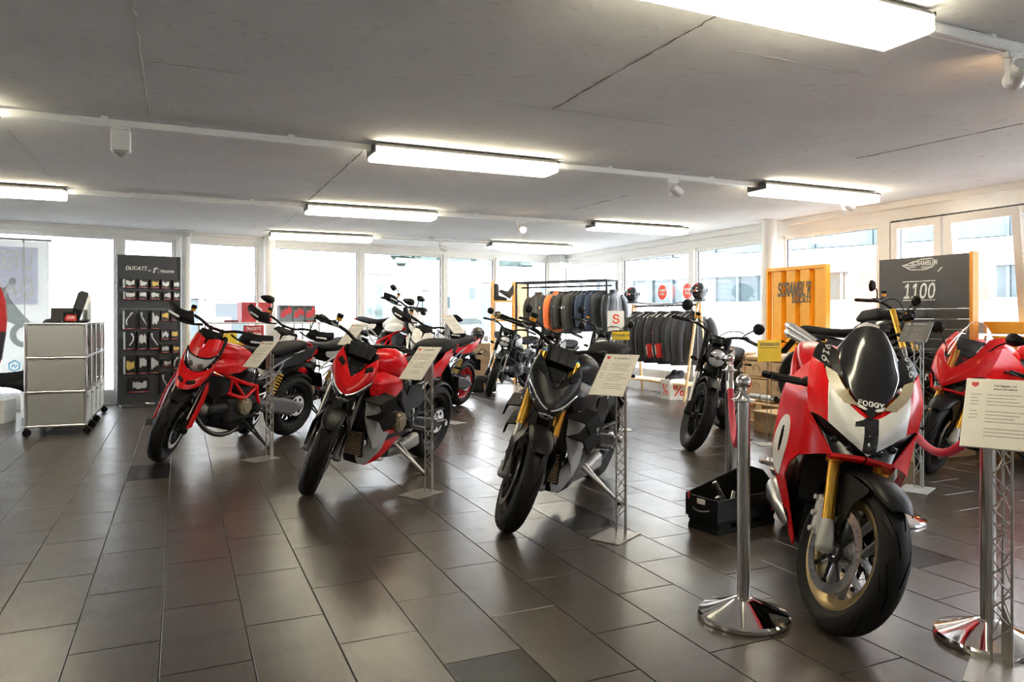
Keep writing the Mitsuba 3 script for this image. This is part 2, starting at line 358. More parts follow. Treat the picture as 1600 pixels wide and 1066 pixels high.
for r, c in [(1, 0), (2, 0), (2, 1), (3, -1), (3, 0), (3, 1), (4, 0), (4, 1), (1, -1), (2, -1)]:
    x = {-1: -1.74, 0: 2.0, 1: 5.6}[c] + (-0.1 if r == 4 else 0) + (0.05 if (r, c) == (1, 0) else 0)
    if r == 4: x = {0: 1.92, 1: 5.35}[c]
    if (r, c) == (1, -1): x = -1.9
    k = thing('ceiling_lamp', lamp_names.get((r, c), 'ceiling lamp on the %s track, out of the picture' % {1: 'front', 2: 'second'}.get(r)), 'ceiling lamp')
    tw = M4((x, LROW[r], 2.352))
    add('diffuser', diff_ply, k, tw); add('casing', case_ply, k, tw)
def track(x0, x1, y, label):
    k = thing('light_track', label, 'light track', None)
    tw = M4((x0, y, 0)); L = x1 - x0
    add('rail', P(cat([bx(0, L, -0.022, 0.022, 2.415, 2.448), bx(0, L, -0.030, 0.030, 2.448, 2.452)]), 'white_plastic', False), k, tw)
    add('groove', P(bx(0.01, L - 0.01, -0.008, 0.008, 2.4145, 2.416), 'grey_box_paint', False), k, tw)
    for i in range(max(1, int(L / 1.0))): add('clip', P(bx(-0.02, 0.02, -0.026, 0.026, 2.45, ZC, 0.003), 'white_plastic', False), k, M4((x0 + (i + 0.5) * L / max(1, int(L / 1.0)), y, 0)))
    return k
track(-1.1, 1.27, LROW[1], 'white light track at the left end of the front lamp'); track(2.79, 6.9, LROW[1], 'white light track leading right from the front lamp')
track(-1.0, 1.27, LROW[2], 'white light track left of the second-row lamp, carrying a white box'); track(2.74, 4.86, LROW[2], 'white light track between the two second-row lamps')
track(-1.0, 1.27, LROW[3], 'white light track left of the third-row lamp'); track(2.74, 4.86, LROW[3], 'white light track between the third-row lamps, carrying a lit spotlight')
track(2.66, 4.61, LROW[4], 'white light track between the two farthest lamps')
# ------------------------------------------------------------------ outside: ground, block wall, far buildings, trees
pr('asphalt', (0.46, 0.47, 0.47), 0.9)
pr('block_white', (0.36, 0.36, 0.36), 0.8)
pr('facade_white', (0.29, 0.29, 0.288), 0.8)
pr('facade_glass', (0.04, 0.06, 0.066), 0.15, spec=0.6)
pr('facade_blind', (0.12, 0.14, 0.145), 0.7)
pr('metal_band', (0.085, 0.112, 0.124), 0.5)
pr('roof_pale', (0.13, 0.12, 0.115), 0.8)
pr('house_wall', (0.27, 0.265, 0.25), 0.8)
pr('far_leaf', (0.075, 0.105, 0.10), 0.9)
pr('far_meadow', (0.16, 0.185, 0.165), 0.9)
pr('sign_grey', (0.09, 0.11, 0.14), 0.6)
pr('car_red', (0.45, 0.05, 0.05), 0.3)
pr('car_white', (0.7, 0.7, 0.7), 0.3)
pr('black_rubber', (0.018, 0.018, 0.018), 0.75)
struct('ground', bx(-60, 160, -40, 190, -0.5, -0.16), 'asphalt', label='pale forecourt outside the windows')
# ------------------------------------------------------------------ outside
def away(x, d):
    """world x, y at depth d (metres along the view) in the direction of picture column x"""
    l = (x - 800) / F_PX * d
    return d * S + l * C, d * C - l * S
# white block wall of the neighbour, with a glazed entrance
k = thing('block_building', 'pale building of large white blocks outside the left windows', 'building')
BX, BY = away(515, 22.0)
bw_tw = T().translate([BX, BY, 0]).rotate([0, 0, 1], math.degrees(-YAW) + 4)   # local x along the wall (to the right), y away
pr('block_joint', (0.20, 0.20, 0.20), 0.9)
add('wall', P(cat([bx(-30, -0.02, 0.03, 6.0, -0.3, 6.0)]), 'block_joint', False), k, bw_tw)
blk = P(hullp([(sx * (0.36 - c), y, sz * (0.113 - c)) for sx in (-1, 1) for sz in (-1, 1) for c, y in ((0, 0.1), (0, 0.012), (0.012, 0.0))]), 'block_white', False)
rest = []
blk_m = hullp([(sx * (0.36 - c), y, sz * (0.113 - c)) for sx in (-1, 1) for sz in (-1, 1) for c, y in ((0, 0.1), (0, 0.012), (0.012, 0.0))])
cnt = 0
for r in range(24):
    for c in range(40):
        x, z = -0.38 - 0.735 * c + (0.36 if r % 2 else 0), 0.0 + 0.242 * r
        if x > -0.3: x = -0.38
        if -6.2 < x < -2.2 and z < 1.9: continue
        if 0.4 < z < 4.0 and x > -15.5 and cnt < 290: cnt += 1; add('block', blk, k, bw_tw @ T().translate([x, 0, z]))
        else: rest.append(mv(blk_m, x, 0, z))
key = add('far_blocks', P(cat(rest), 'block_white', False), k, bw_tw); tag(key, kind='stuff')
add('entrance_glass', P(bx(-6.1, -2.3, -0.02, 0.0, -0.2, 1.75), 'facade_glass', False), k, bw_tw)
for x in (-6.15, -4.9, -3.7, -2.3): add('entrance_post', P(bx(x - 0.09, x + 0.09, -0.08, 0.02, -0.2, 1.85), 'facade_white', False), k, bw_tw)
add('entrance_head', P(bx(-6.3, -2.2, -0.25, 0.02, 1.78, 1.95), 'facade_white', False), k, bw_tw)
pr('poster_pink', (0.34, 0.13, 0.14), 0.6)
for x in (-5.6, -3.3): add('entrance_poster', P(bx(x - 0.3, x + 0.45, -0.04, -0.02, 0.3, 1.25), 'poster_pink', False), k, bw_tw)
# white office building across the road
k = thing('office_building', 'long white office building with two bands of windows outside the right windows', 'building')
OX, OY = away(1197, 36.0)
ow = T().translate([OX, OY, 0]).rotate([0, 0, 1], 90 + math.degrees(-YAW) + 46.9 - 1.2)   # local x along the facade, away from the viewer
OX1 = 13.5
def osl(x0, x1, z0, z1, y0=0.0, y1=0.4): return bx(x0, x1, y0 - 0.4, y1 - 0.4, z0, z1)
oy = lambda m: rot(m, [0, 0, 1], 0)
add('lower_wall', P(bx(-26, OX1, -0.3, 0.0, -0.3, 2.05), 'facade_white', False), k, ow)
add('parapet', P(bx(-26, OX1, -0.3, 0.0, 3.32, 4.45), 'facade_white', False), k, ow)
add('core', P(bx(-26, OX1, -6.0, -0.35, -0.3, 7.6), 'facade_blind', False), k, ow)
add('attic', P(bx(-26, OX1, -0.5, -0.2, 6.2, 8.2), 'facade_white', False), k, ow)
for i in range(30):
    x = -25.3 + i * 1.28
    add('window', P(bx(x + 0.06, x + 1.2, -0.34, -0.27, 2.05, 3.32), ('facade_glass', 'facade_blind', 'facade_glass')[i * 7 % 3], False), k, ow)
    add('window_post', P(bx(x - 0.06, x + 0.06, -0.34, -0.12, 2.05, 3.32), 'metal_band', False), k, ow)
for i in range(15):
    x = -25.3 + i * 2.56
    add('metal_panel', P(bx(x + 0.04, x + 2.50, -0.36, -0.26, 4.5, 6.2), 'metal_band', False), k, ow)
    add('panel_rib', P(bx(x - 0.05, x + 0.05, -0.36, -0.12, 4.45, 6.2), 'facade_glass', False), k, ow)
# hill with trees and houses
hx = np.linspace(-90, 160, 60); hy = np.linspace(55, 185, 30)
HXg, HYg = np.meshgrid(hx, hy)
def hill_z(x, y): return -0.4 + np.clip((y - 70) / 110, 0, 1) ** 1.3 * (12.0 + 5 * meshkit.fbm(np.stack([np.asarray(x) / 40.0, np.asarray(y) / 60.0, np.zeros(np.shape(x))], -1), 3))
hv = np.c_[HXg.ravel(), HYg.ravel(), hill_z(HXg, HYg).ravel()]
hf = np.array([[a * 60 + b, a * 60 + b + 1, (a + 1) * 60 + b + 1, (a + 1) * 60 + b] for a in range(29) for b in range(59)])
struct('hill', (hv, hf), 'far_meadow', True, label='pale hillside behind the houses')
def house(px_, d, w, dep, h, roof, label, rz=0.0, rm='roof_pale'):
    k = thing('house', label, 'house')
    x, y = away(px_, d); z = float(hill_z(np.array(x), np.array(y)))
    tw = M4((x, y, z), rz)
    add('wall', P(bx(-w / 2, w / 2, 0, dep, -1, h), 'house_wall', False), k, tw)
    rp = hullp([(sx * (w / 2 + 0.4), yy, h - 0.1) for sx in (-1, 1) for yy in (-0.5, dep + 0.5)] + [(sx * (w / 2 + 0.4), dep / 2, h + roof) for sx in (-1, 1)])
    add('roof', P(rp, rm, False), k, tw)
    n = max(2, int(w / 3))
    for i in range(n): add('window', P(bx(-w / 2 + (i + 0.35) * w / n, -w / 2 + (i + 0.65) * w / n, -0.05, 0.02, h * 0.45, h * 0.8), 'facade_glass', False), k, tw)
house(520, 62, 13, 10, 5.6, 4.2, 'large pale house with a steep gable roof right of the block building', 18)
house(612, 86, 16, 9, 4.0, 3.0, 'low wide pale house below the trees, behind the white and red bike', -10)
house(724, 104, 12, 9, 4.5, 3.2, 'pale gabled house seen just left of the wooden boot shelf', 8)
house(806, 120, 13, 9, 3.8, 3.0, 'distant house behind the boot shelf', -4)
def conifer(px_, d, h, label, kind=0):
    k = thing('tree', label, 'tree')
    x, y = away(px_, d); z = float(hill_z(np.array(x), np.array(y)))
    rs = np.random.RandomState(int(px_) + int(d))
    if kind == 0:
        prof = [(0.02, 1.0)] + [q for i in range(7) for q in ((0.05 + 0.28 * (i + 1) / 7 * 1.0, 0.98 - i * 0.12 - 0.09), (0.03 + 0.19 * (i + 1) / 7, 0.98 - i * 0.12 - 0.10))] + [(0.02, 0.1)]
        m = lathe([(r * h, zz * h) for r, zz in prof], 14)
        m.vertices[:, :2] *= (1 + 0.35 * (rs.rand(len(m.vertices), 1) - 0.5))
    else:
        m = trimesh.creation.icosphere(subdivisions=3, radius=1.0)
        m.vertices *= (1 + 0.55 * (meshkit.fbm(m.vertices * 2.2 + rs.rand(3) * 9, 3)[:, None] - 0.5)); m.vertices = m.vertices * [0.42 * h, 0.42 * h, 0.45 * h] + [0, 0, 0.56 * h]
    add('crown', P(m, 'far_leaf', True), k, M4((x, y, z)))
    add('trunk', P(tube([(0, 0, -0.3), (0, 0, 0.3 * h)], 0.03 * h, 6), 'roof_pale', True), k, M4((x, y, z)))
for px_, d, h, kind, lb in [(621, 148, 12.5, 0, 'tallest conifer on the skyline above the white and red bike'), (655, 158, 11.5, 0, 'slim conifer on the skyline right of the tallest one'), (668, 142, 10, 0, 'conifer on the skyline left of the fourth window post'), (634, 126, 4, 1, 'round dark bush on the skyline between two conifers'), (683, 152, 8, 0, 'small conifer beside the fourth window post'), (716, 150, 7, 1, 'broad tree on the skyline just right of the fourth window post'), (735, 158, 9.5, 0, 'conifer on the skyline in the fifth back window'), (758, 146, 6, 1, 'broad tree on the skyline left of the wooden boot shelf'),
        (574, 150, 7, 1, 'broad tree on the skyline at the left of the fourth window'), (600, 168, 9, 1, 'faint tree on the skyline left of the tallest conifer'), (790, 152, 9, 1, 'broad tree on the hill above the boot shelf'), (824, 148, 8, 0, 'conifer on the hill left of the corner post'), (548, 112, 8, 1, 'large tree above the gable of the large house'), (692, 126, 5, 1, 'small tree half way up the hill behind the fourth window post'), (530, 50, 3.4, 1, 'dark garden bush before the large gabled house'), (549, 44, 2.6, 1, 'garden bush at the right end of the third window'), (592, 48, 3.0, 1, 'garden bush before the low wide house'), (576, 53, 2.8, 1, 'small garden bush left of the low wide house')]:
    conifer(px_, d, h, lb, kind)
# advertising pylons and parked vehicles on the forecourt
def pylon(px_, d, w, z0, z1, label, star):
    k = thing('pylon_sign', label, 'sign')
    x, y = away(px_, d); tw = M4((x, y, 0), -math.degrees(YAW))
    add('board', P(bx(-w / 2, w / 2, 0, 0.15, z0, z1), 'sign_grey', False), k, tw)
    add('post', P(cat([bx(-w / 2 + 0.05, -w / 2 + 0.1, 0.03, 0.1, -0.2, z0), bx(w / 2 - 0.1, w / 2 - 0.05, 0.03, 0.1, -0.2, z0)]), 'sill_alu', False), k, tw)
    if star:
        zc, r = z1 - w * 0.52, w * 0.36
        ring = slab(Polygon([(r * math.cos(a), zc + r * math.sin(a)) for a in np.linspace(0, 2 * PI, 28)[:-1]], [[(0.86 * r * math.cos(a), zc + 0.86 * r * math.sin(a)) for a in np.linspace(0, 2 * PI, 28)[:-1]]]), 0.03, -0.03)
        arms = [slab(Polygon([(0.06 * r * math.cos(a + 2.1), zc + 0.06 * r * math.sin(a + 2.1)), (r * math.cos(a), zc + r * math.sin(a)), (0.16 * r * math.cos(a - 1.05), zc + 0.16 * r * math.sin(a - 1.05)), (0.16 * r * math.cos(a + 1.05), zc + 0.16 * r * math.sin(a + 1.05))]).convex_hull, 0.03, -0.03) for a in (PI / 2, PI / 2 + 2 * PI / 3, PI / 2 - 2 * PI / 3)]
        add('star_emblem', P(cat([ring] + arms), 'facade_white', False), k, tw)
pylon(668, 30, 0.32, 0.35, 1.0, 'grey-blue sign with a white three-pointed star left of the boot shelf', True)
pylon(744, 34, 0.34, 0.2, 0.95, 'pale grey sign with a round white mark right of the star sign', True)
pylon(759, 42, 0.45, 0.2, 3.0, 'tall slim grey-blue pylon with a star at its top beside the boot shelf', True)
def car(px_, d, rz, m, label):
    k = thing('parked_car', label, 'car')
    x, y = away(px_, d); tw = M4((x, y, -0.16), rz)
    body = Polygon([(-2.1, 0.3), (-2.15, 0.75), (-1.9, 0.95), (-1.2, 1.0), (-0.6, 1.42), (0.8, 1.45), (1.5, 1.05), (2.1, 0.9), (2.2, 0.5), (2.1, 0.28)]).buffer(-0.06).buffer(0.06)
    add('body', P(slab(body, 1.7, -0.85), m, 30), k, tw)
    add('glass', P(slab(Polygon([(-1.05, 1.0), (-0.52, 1.34), (0.75, 1.37), (1.3, 1.02)]), 1.72, -0.86), 'facade_glass', False), k, tw)
    for a in (-1.35, 1.35):
        for yy in (-0.88, 0.70): add('wheel', P(mv(lathe([(0.0, 0), (0.30, 0), (0.32, 0.03), (0.32, 0.15), (0.30, 0.18), (0, 0.18)], 20, 'y'), a, yy, 0.32), 'black_rubber', 30), k, tw)
car(560, 40, -15, 'car_white', 'white parked car outside the third back window'); car(725, 44, -20, 'car_white', 'white parked car outside, left of the boot shelf')
car(630, 46, -20, 'facade_blind', 'pale grey parked car outside the fourth back window')
# ------------------------------------------------------------------ materials of the motorcycles
RED = srgb(200, 6, 12)
pr('red_paint', (0.66, 0.005, 0.008), 0.24, coat=0.6, spec=0.18)
pr('eye_black', (0.006, 0.006, 0.007), 0.25)
pr('cast_light', (0.46, 0.45, 0.43), 0.42, 0.35)
pr('arm_grey', (0.11, 0.11, 0.115), 0.5, 0.2)
pr('exhaust_dark', (0.10, 0.09, 0.08), 0.35, 0.9)
pr('smoked_tan', (0.42, 0.34, 0.21), 0.2, coat=0.5)
pr('white_paint', (0.78, 0.77, 0.74), 0.35, coat=0.8)
pr('black_gloss', (0.006, 0.006, 0.007), 0.10, coat=1.0, spec=0.6)
pr('black_satin', (0.007, 0.007, 0.007), 0.40, spec=0.2)
pr('wing_black', (0.009, 0.009, 0.008), 0.55, spec=0.12)
pr('black_plastic', (0.009, 0.009, 0.009), 0.6, spec=0.15)
pr('graphite_satin', (0.013, 0.0135, 0.0145), 0.34, spec=0.28)
pr('grey_satin', (0.44, 0.44, 0.43), 0.38, 0.35)
pr('seat_vinyl', (0.011, 0.011, 0.0115), 0.65, spec=0.15)
pr('tyre_rubber', (0.011, 0.0105, 0.010), 0.55, spec=0.2)
pr('gold_anodised', (0.95, 0.54, 0.09), 0.26, 0.9)
pr('magnesium_gold', (0.38, 0.28, 0.14), 0.38, 0.85)
pr('bronze_cast', (0.30, 0.25, 0.17), 0.5, 0.7)
pr('aluminium', (0.66, 0.66, 0.65), 0.34, 1.0)
pr('cast_grey', (0.28, 0.28, 0.29), 0.5, 0.6)
pr('steel', (0.55, 0.54, 0.52), 0.25, 1.0)
pr('chrome', (0.86, 0.85, 0.83), 0.05, 1.0)
pr('dark_chrome', (0.30, 0.29, 0.28), 0.12, 1.0)
pr('radiator_fin', (0.50, 0.36, 0.26), 0.45, 0.3)
pr('engine_dark', (0.016, 0.016, 0.017), 0.5, 0.2, spec=0.3)
pr('lens_clear', (0.75, 0.77, 0.78), 0.08, 0.4, coat=1.0)
pr('lens_dark', (0.008, 0.009, 0.010), 0.08, coat=0.5)
pr('amber', (0.75, 0.33, 0.02), 0.25)
pr('spring_yellow', (0.80, 0.50, 0.03), 0.4)
pr('mirror_glass', (0.75, 0.76, 0.78), 0.03, 1.0)
pr('blue_anodised', (0.05, 0.25, 0.55), 0.3, 0.8)
pr('tail_red', (0.55, 0.01, 0.02), 0.2, coat=1.0)
pr('red_rim', (0.45, 0.01, 0.015), 0.35)
mat('screen_clear', type='thindielectric', int_ior=1.49)
# ------------------------------------------------------------------ surfaces
def dense(rows, nu=None, nv=None):
    """a fine grid of points through a coarse one"""
    g = np.asarray(rows, float); m, n, _ = g.shape
    nu, nv = nu or (m - 1) * 5 + 1, nv or (n - 1) * 5 + 1
    if m > 2: g = CubicSpline(np.arange(m), g, bc_type='natural')(np.linspace(0, m - 1, nu))
    else: g = g[0] + (g[-1] - g[0]) * np.linspace(0, 1, nu)[:, None, None]
    g = g.transpose(1, 0, 2)
    if n > 2: g = CubicSpline(np.arange(n), g, bc_type='natural')(np.linspace(0, n - 1, nv))
    else: g = g[0] + (g[-1] - g[0]) * np.linspace(0, 1, nv)[:, None, None]
    return g.transpose(1, 0, 2)
def solid(g, t=0.005, inside=None):
    """a sheet with thickness over a fine grid; its normals point away from inside"""
    m, n, _ = g.shape
    nr = np.cross(np.gradient(g, axis=0), np.gradient(g, axis=1)); nr /= np.linalg.norm(nr, axis=2, keepdims=True) + 1e-12
    c = np.array(inside) if inside is not None else g.reshape(-1, 3).mean(0) * [1, 0, 1] - [0.15, 0, 0.1]
    flip = ((g - c) * nr).sum() < 0
    if flip: nr = -nr
    v = np.vstack([g.reshape(-1, 3), (g - nr * t).reshape(-1, 3)])
    i = np.arange(m * n).reshape(m, n)
    q = np.stack([i[:-1, :-1], i[1:, :-1], i[1:, 1:], i[:-1, 1:]], -1).reshape(-1, 4)
    rim = np.r_[i[0, :-1], i[:-1, -1], i[-1, :0:-1], i[:0:-1, 0]]
    k = m * n
    side = np.array([[a, a + k, b + k, b] for a, b in zip(rim, np.roll(rim, -1))])
    f = np.vstack([q, q[:, ::-1] + k, side])
    if flip: f = f[:, ::-1]
    f = np.vstack([f[:, [0, 1, 2]], f[:, [0, 2, 3]]])
    return trimesh.Trimesh(v, f, process=False)
def patch(rows, t=0.005, nu=None, nv=None, inside=None):
    """smooth panel through a grid of points, with thickness"""
    return solid(dense(rows, nu, nv), t, inside)
def over(grid, axis, off=0.002):
    """from a fine grid: a function giving the coordinate along axis (0 or 1) of the surface over the other two"""
    from scipy.interpolate import LinearNDInterpolator, NearestNDInterpolator
    p = grid.reshape(-1, 3); o = [k for k in (0, 1, 2) if k != axis]
    L, N = LinearNDInterpolator(p[:, o], p[:, axis]), NearestNDInterpolator(p[:, o], p[:, axis])
    def fn(a, b):
        v = float(L(a, b)); return (v if v == v else float(N(a, b))) + off
    return fn
def front_decal(poly, fn, t=0.002, step=0.02):
    """outline (y, z) laid over a surface that looks forward"""
    m = shell(poly, fn, t, step); v = m.vertices; m.vertices = np.c_[v[:, 1], v[:, 0], v[:, 2]]; m.invert(); return m
def grid_decal(g, poly, off=0.003, t=0.0015, step=0.05):
    """outline in the grid's own 0..1 coordinates (first along the rows' order, second along each row) laid on the surface"""
    from scipy.ndimage import map_coordinates
    m, n, _ = g.shape
    nr = np.cross(np.gradient(g, axis=0), np.gradient(g, axis=1)); nr /= np.linalg.norm(nr, axis=2, keepdims=True) + 1e-12
    c = g.reshape(-1, 3).mean(0) * [1, .4, 1] - [0.15, 0, 0.1]
    if ((g - c) * nr).sum() < 0: nr = -nr
    pm = shell(poly, lambda a, b: 0.0, 1.0, step); v = pm.vertices
    at = lambda A: np.stack([map_coordinates(A[..., k], [v[:, 0] * (m - 1), v[:, 2] * (n - 1)], order=1, mode='nearest') for k in range(3)], -1)
    top = (v[:, 1] > -0.5)[:, None]
    pm.vertices = at(g) + at(nr) * np.where(top, off, off - t)
    return pm
def letters(s, h, squeeze=1.0, slant=0.0):
    """outline of a text as a polygon, centred on the origin"""
    m = text(s, h, 0.01, True, True, squeeze, slant)
    p = unary_union([Polygon(t) for t, n in zip(m.triangles[:, :, :2], m.face_normals) if n[2] > 0.9]).buffer(0.0004)
    return affinity.translate(p, 0, -h / 2)
def each(p): return list(getattr(p, 'geoms', [p]))
def patch_full(rows, **kw):
    """rows from the centre line (y = 0) outwards; mirrored to both sides"""
    r = np.asarray(rows, float)
    return patch(np.concatenate([r[:, :0:-1] * [1, -1, 1], r], axis=1), **kw)
def arcsheet(R, hw, a0, a1, crown=0.03, t=0.004, n=26, taper=0.5, c=(0, 0)):
    """mudguard: part of a ring about the axle (y axis), hw half width; angles in degrees from +x up"""
    a = np.radians(np.linspace(a0, a1, n)); u = np.linspace(-1, 1, 13)
    rows = []
    for k, q in enumerate(a):
        s = 2 * k / (n - 1) - 1
        w = hw * (1 - taper * abs(s) ** 6)
        rr = R - crown * np.abs(u) ** 2.2 * (w / hw)
        rows.append(np.c_[c[0] + rr * math.cos(q), w * np.sin(u * PI / 2.15), c[1] + rr * math.sin(q)])
    return patch(rows, t, 40, 25, inside=(c[0], 0, c[1]))
# ------------------------------------------------------------------ wheels
def tyre_mesh(R, w, rr, style):
    half = [(rr - 0.004, 0.30 * w), (rr + 0.006, 0.37 * w), (rr + 0.02, 0.44 * w)]
    Rs = R - (0.5 * w if style != 'knob' else 0.36 * w) * 0.93
    for a in np.linspace(88, 0, 9): half.append((Rs + (R - Rs) * math.cos(math.radians(a)), 0.5 * w * math.sin(math.radians(a)) ** 0.92))
    half = [h for h in half if h[0] >= rr - 0.01]
    prof = half + [(r, -h) for r, h in half[-2::-1]]
    m = lathe(prof, 80, 'y', closed=True)
    def on(th, s, d):
        a = s * math.radians(80); r = Rs + (R - Rs) * math.cos(a) + d; y = math.copysign(0.5 * w * abs(math.sin(a)) ** 0.92, s)
        return np.array([r * math.cos(th), y, r * math.sin(th)])
    cuts = []
    def groove(path, wd, dp):
        for (t0, s0), (t1, s1) in zip(path[:-1], path[1:]):
            d = np.array([R * (t1 - t0), w * 0.6 * (s1 - s0)]); d /= np.linalg.norm(d); e = np.array([-d[1], d[0]]) * wd / 2
            pts = []
            for (tt, ss) in ((t0, s0), (t1, s1)):
                for g in (1, -1):
                    for dd in (0.006, -dp): pts.append(on(tt + g * e[0] / R, ss + g * e[1] / (0.6 * w), dd))
            cuts.append(m3.Manifold.hull_points(np.array(pts)))
    if style == 'sport':
        n = 9
        for i in range(n):
            b = 2 * PI * i / n
            for sg in (1, -1):
                o = b + (0.35 if sg < 0 else 0)
                groove([(o, 0.10 * sg), (o + 0.30, 0.28 * sg), (o + 0.36, 0.40 * sg), (o + 0.62, 0.62 * sg)], 0.0060, 0.005)
                groove([(o + 0.25, 0.52 * sg), (o + 0.46, 0.80 * sg)], 0.0055, 0.005)
    else:
        n = 26
        for i in range(n):
            b = 2 * PI * i / n
            for sg in (1, -1):
                o = b + (PI / n if sg < 0 else 0)
                groove([(o, 0.02 * sg), (o + 0.05, 0.45 * sg), (o + 0.02, 0.98 * sg)], 0.008, 0.0055)
                groove([(o, 0.30 * sg), (o + 0.12, 0.40 * sg), (o + 2 * PI / n, 0.30 * sg)], 0.006, 0.005)
    m.merge_vertices()
    if m.volume < 0: m.invert()
    mm = m3.Manifold(m3.Mesh(np.asarray(m.vertices, np.float32), np.asarray(m.faces, np.uint32)))
    if mm.is_empty(): return m
    return tm(mm - m3.Manifold.batch_boolean(cuts, m3.OpType.Add))
def rim_mesh(rr, w, kind):
    hw = w * 0.36
    prof = [(rr + 0.004, hw), (rr + 0.004, hw - 0.006), (rr - 0.012, hw - 0.012), (rr - 0.030, hw * 0.55), (rr - 0.034, 0), (rr - 0.030, -hw * 0.55), (rr - 0.012, -hw + 0.012), (rr + 0.004, -hw + 0.006), (rr + 0.004, -hw), (rr - 0.006, -hw), (rr - 0.022, -hw + 0.010), (rr - 0.040, -hw * 0.5), (rr - 0.044, 0), (rr - 0.040, hw * 0.5), (rr - 0.022, hw - 0.010), (rr - 0.006, hw)]
    return lathe(prof[::-1], 64, 'y', closed=True)
def spokes_mesh(rr, w, kind):
    ms, ro = [], rr - 0.035
    P2 = lambda r, a, y: (r * math.cos(a), y, r * math.sin(a))
    if kind == 'wire':
        for i in range(36):
            a = 2 * PI * i / 36; sg = 1 if i % 2 else -1; tw = 0.28 * (1 if (i // 2) % 2 else -1)
            ms.append(tube([P2(0.035, a + tw * 4, sg * 0.03), P2(ro + 0.004, a, sg * 0.012)], 0.0024, 5))
    else:
        n, split = {'Y3': (3, 1), 'Y5': (5, 1), 'S10': (10, 0), 'V7': (7, 1)}[kind]
        for i in range(n):
            a = 2 * PI * i / n + 0.3
            if split:
                ms.append(hs([P2(0.03, a, 0.012), P2(0.03, a, -0.012), P2(0.42 * ro, a, 0.010), P2(0.42 * ro, a, -0.010)], [0.012, 0.012, 0.009, 0.009]))
                for g in (1, -1): ms.append(hs([P2(0.40 * ro, a, 0.010), P2(0.40 * ro, a, -0.010), P2(ro, a + g * 0.62 * PI / n / 1.0, 0.009), P2(ro, a + g * 0.62 * PI / n, -0.009)], [0.009, 0.009, 0.007, 0.007]))
            else:
                ms.append(hs([P2(0.035, a + 0.2, 0.014), P2(0.035, a + 0.2, -0.014), P2(ro, a, 0.008), P2(ro, a, -0.008)], [0.011, 0.011, 0.008, 0.008]))
    ms.append(lathe([(0.0, 0.05), (0.028, 0.05), (0.034, 0.03), (0.05, 0.02), (0.05, -0.02), (0.034, -0.03), (0.028, -0.05), (0.0, -0.05)][::-1], 24, 'y'))
    return cat(ms)
def disc_mesh(ro, ri, holes=36, t=0.005):
    c = lambda r, n=72: [(r * math.cos(a), r * math.sin(a)) for a in np.linspace(0, 2 * PI, n + 1)[:-1]]
    p = Polygon(c(ro), [c(ri)])
    hh = []
    for i in range(holes):
        a = 2 * PI * i / holes; r = ri + (ro - ri) * (0.25 + 0.5 * ((i * 2) % 3) / 2)
        hh.append(affinity.translate(Polygon(c(0.0042, 7)), r * math.cos(a), r * math.sin(a)))
    return mv(slab(p.difference(unary_union(hh)), t), 0, -t / 2)
def carrier_mesh(ri, y_out):
    ms = [lathe([(0.03, -0.004), (0.048, -0.004), (0.048, 0.004), (0.03, 0.004)][::-1], 24, 'y', closed=True)]
    for i in range(8):
        a = 2 * PI * i / 8
        for g in (-0.16, 0.16): ms.append(tube([(0.045 * math.cos(a + g), 0, 0.045 * math.sin(a + g)), ((ri + 0.003) * math.cos(a), 0, (ri + 0.003) * math.sin(a))], 0.0045, 5))
        ms.append(mv(lathe([(0, -0.006), (0.009, -0.006), (0.009, 0.006), (0, 0.006)][::-1], 10, 'y'), ri * math.cos(a), 0, ri * math.sin(a)))
    return cat(ms)
_cache = {}
def cached(fn, *a):
    k = (fn.__name__,) + a
    if k not in _cache: _cache[k] = fn(*a)
    return _cache[k]
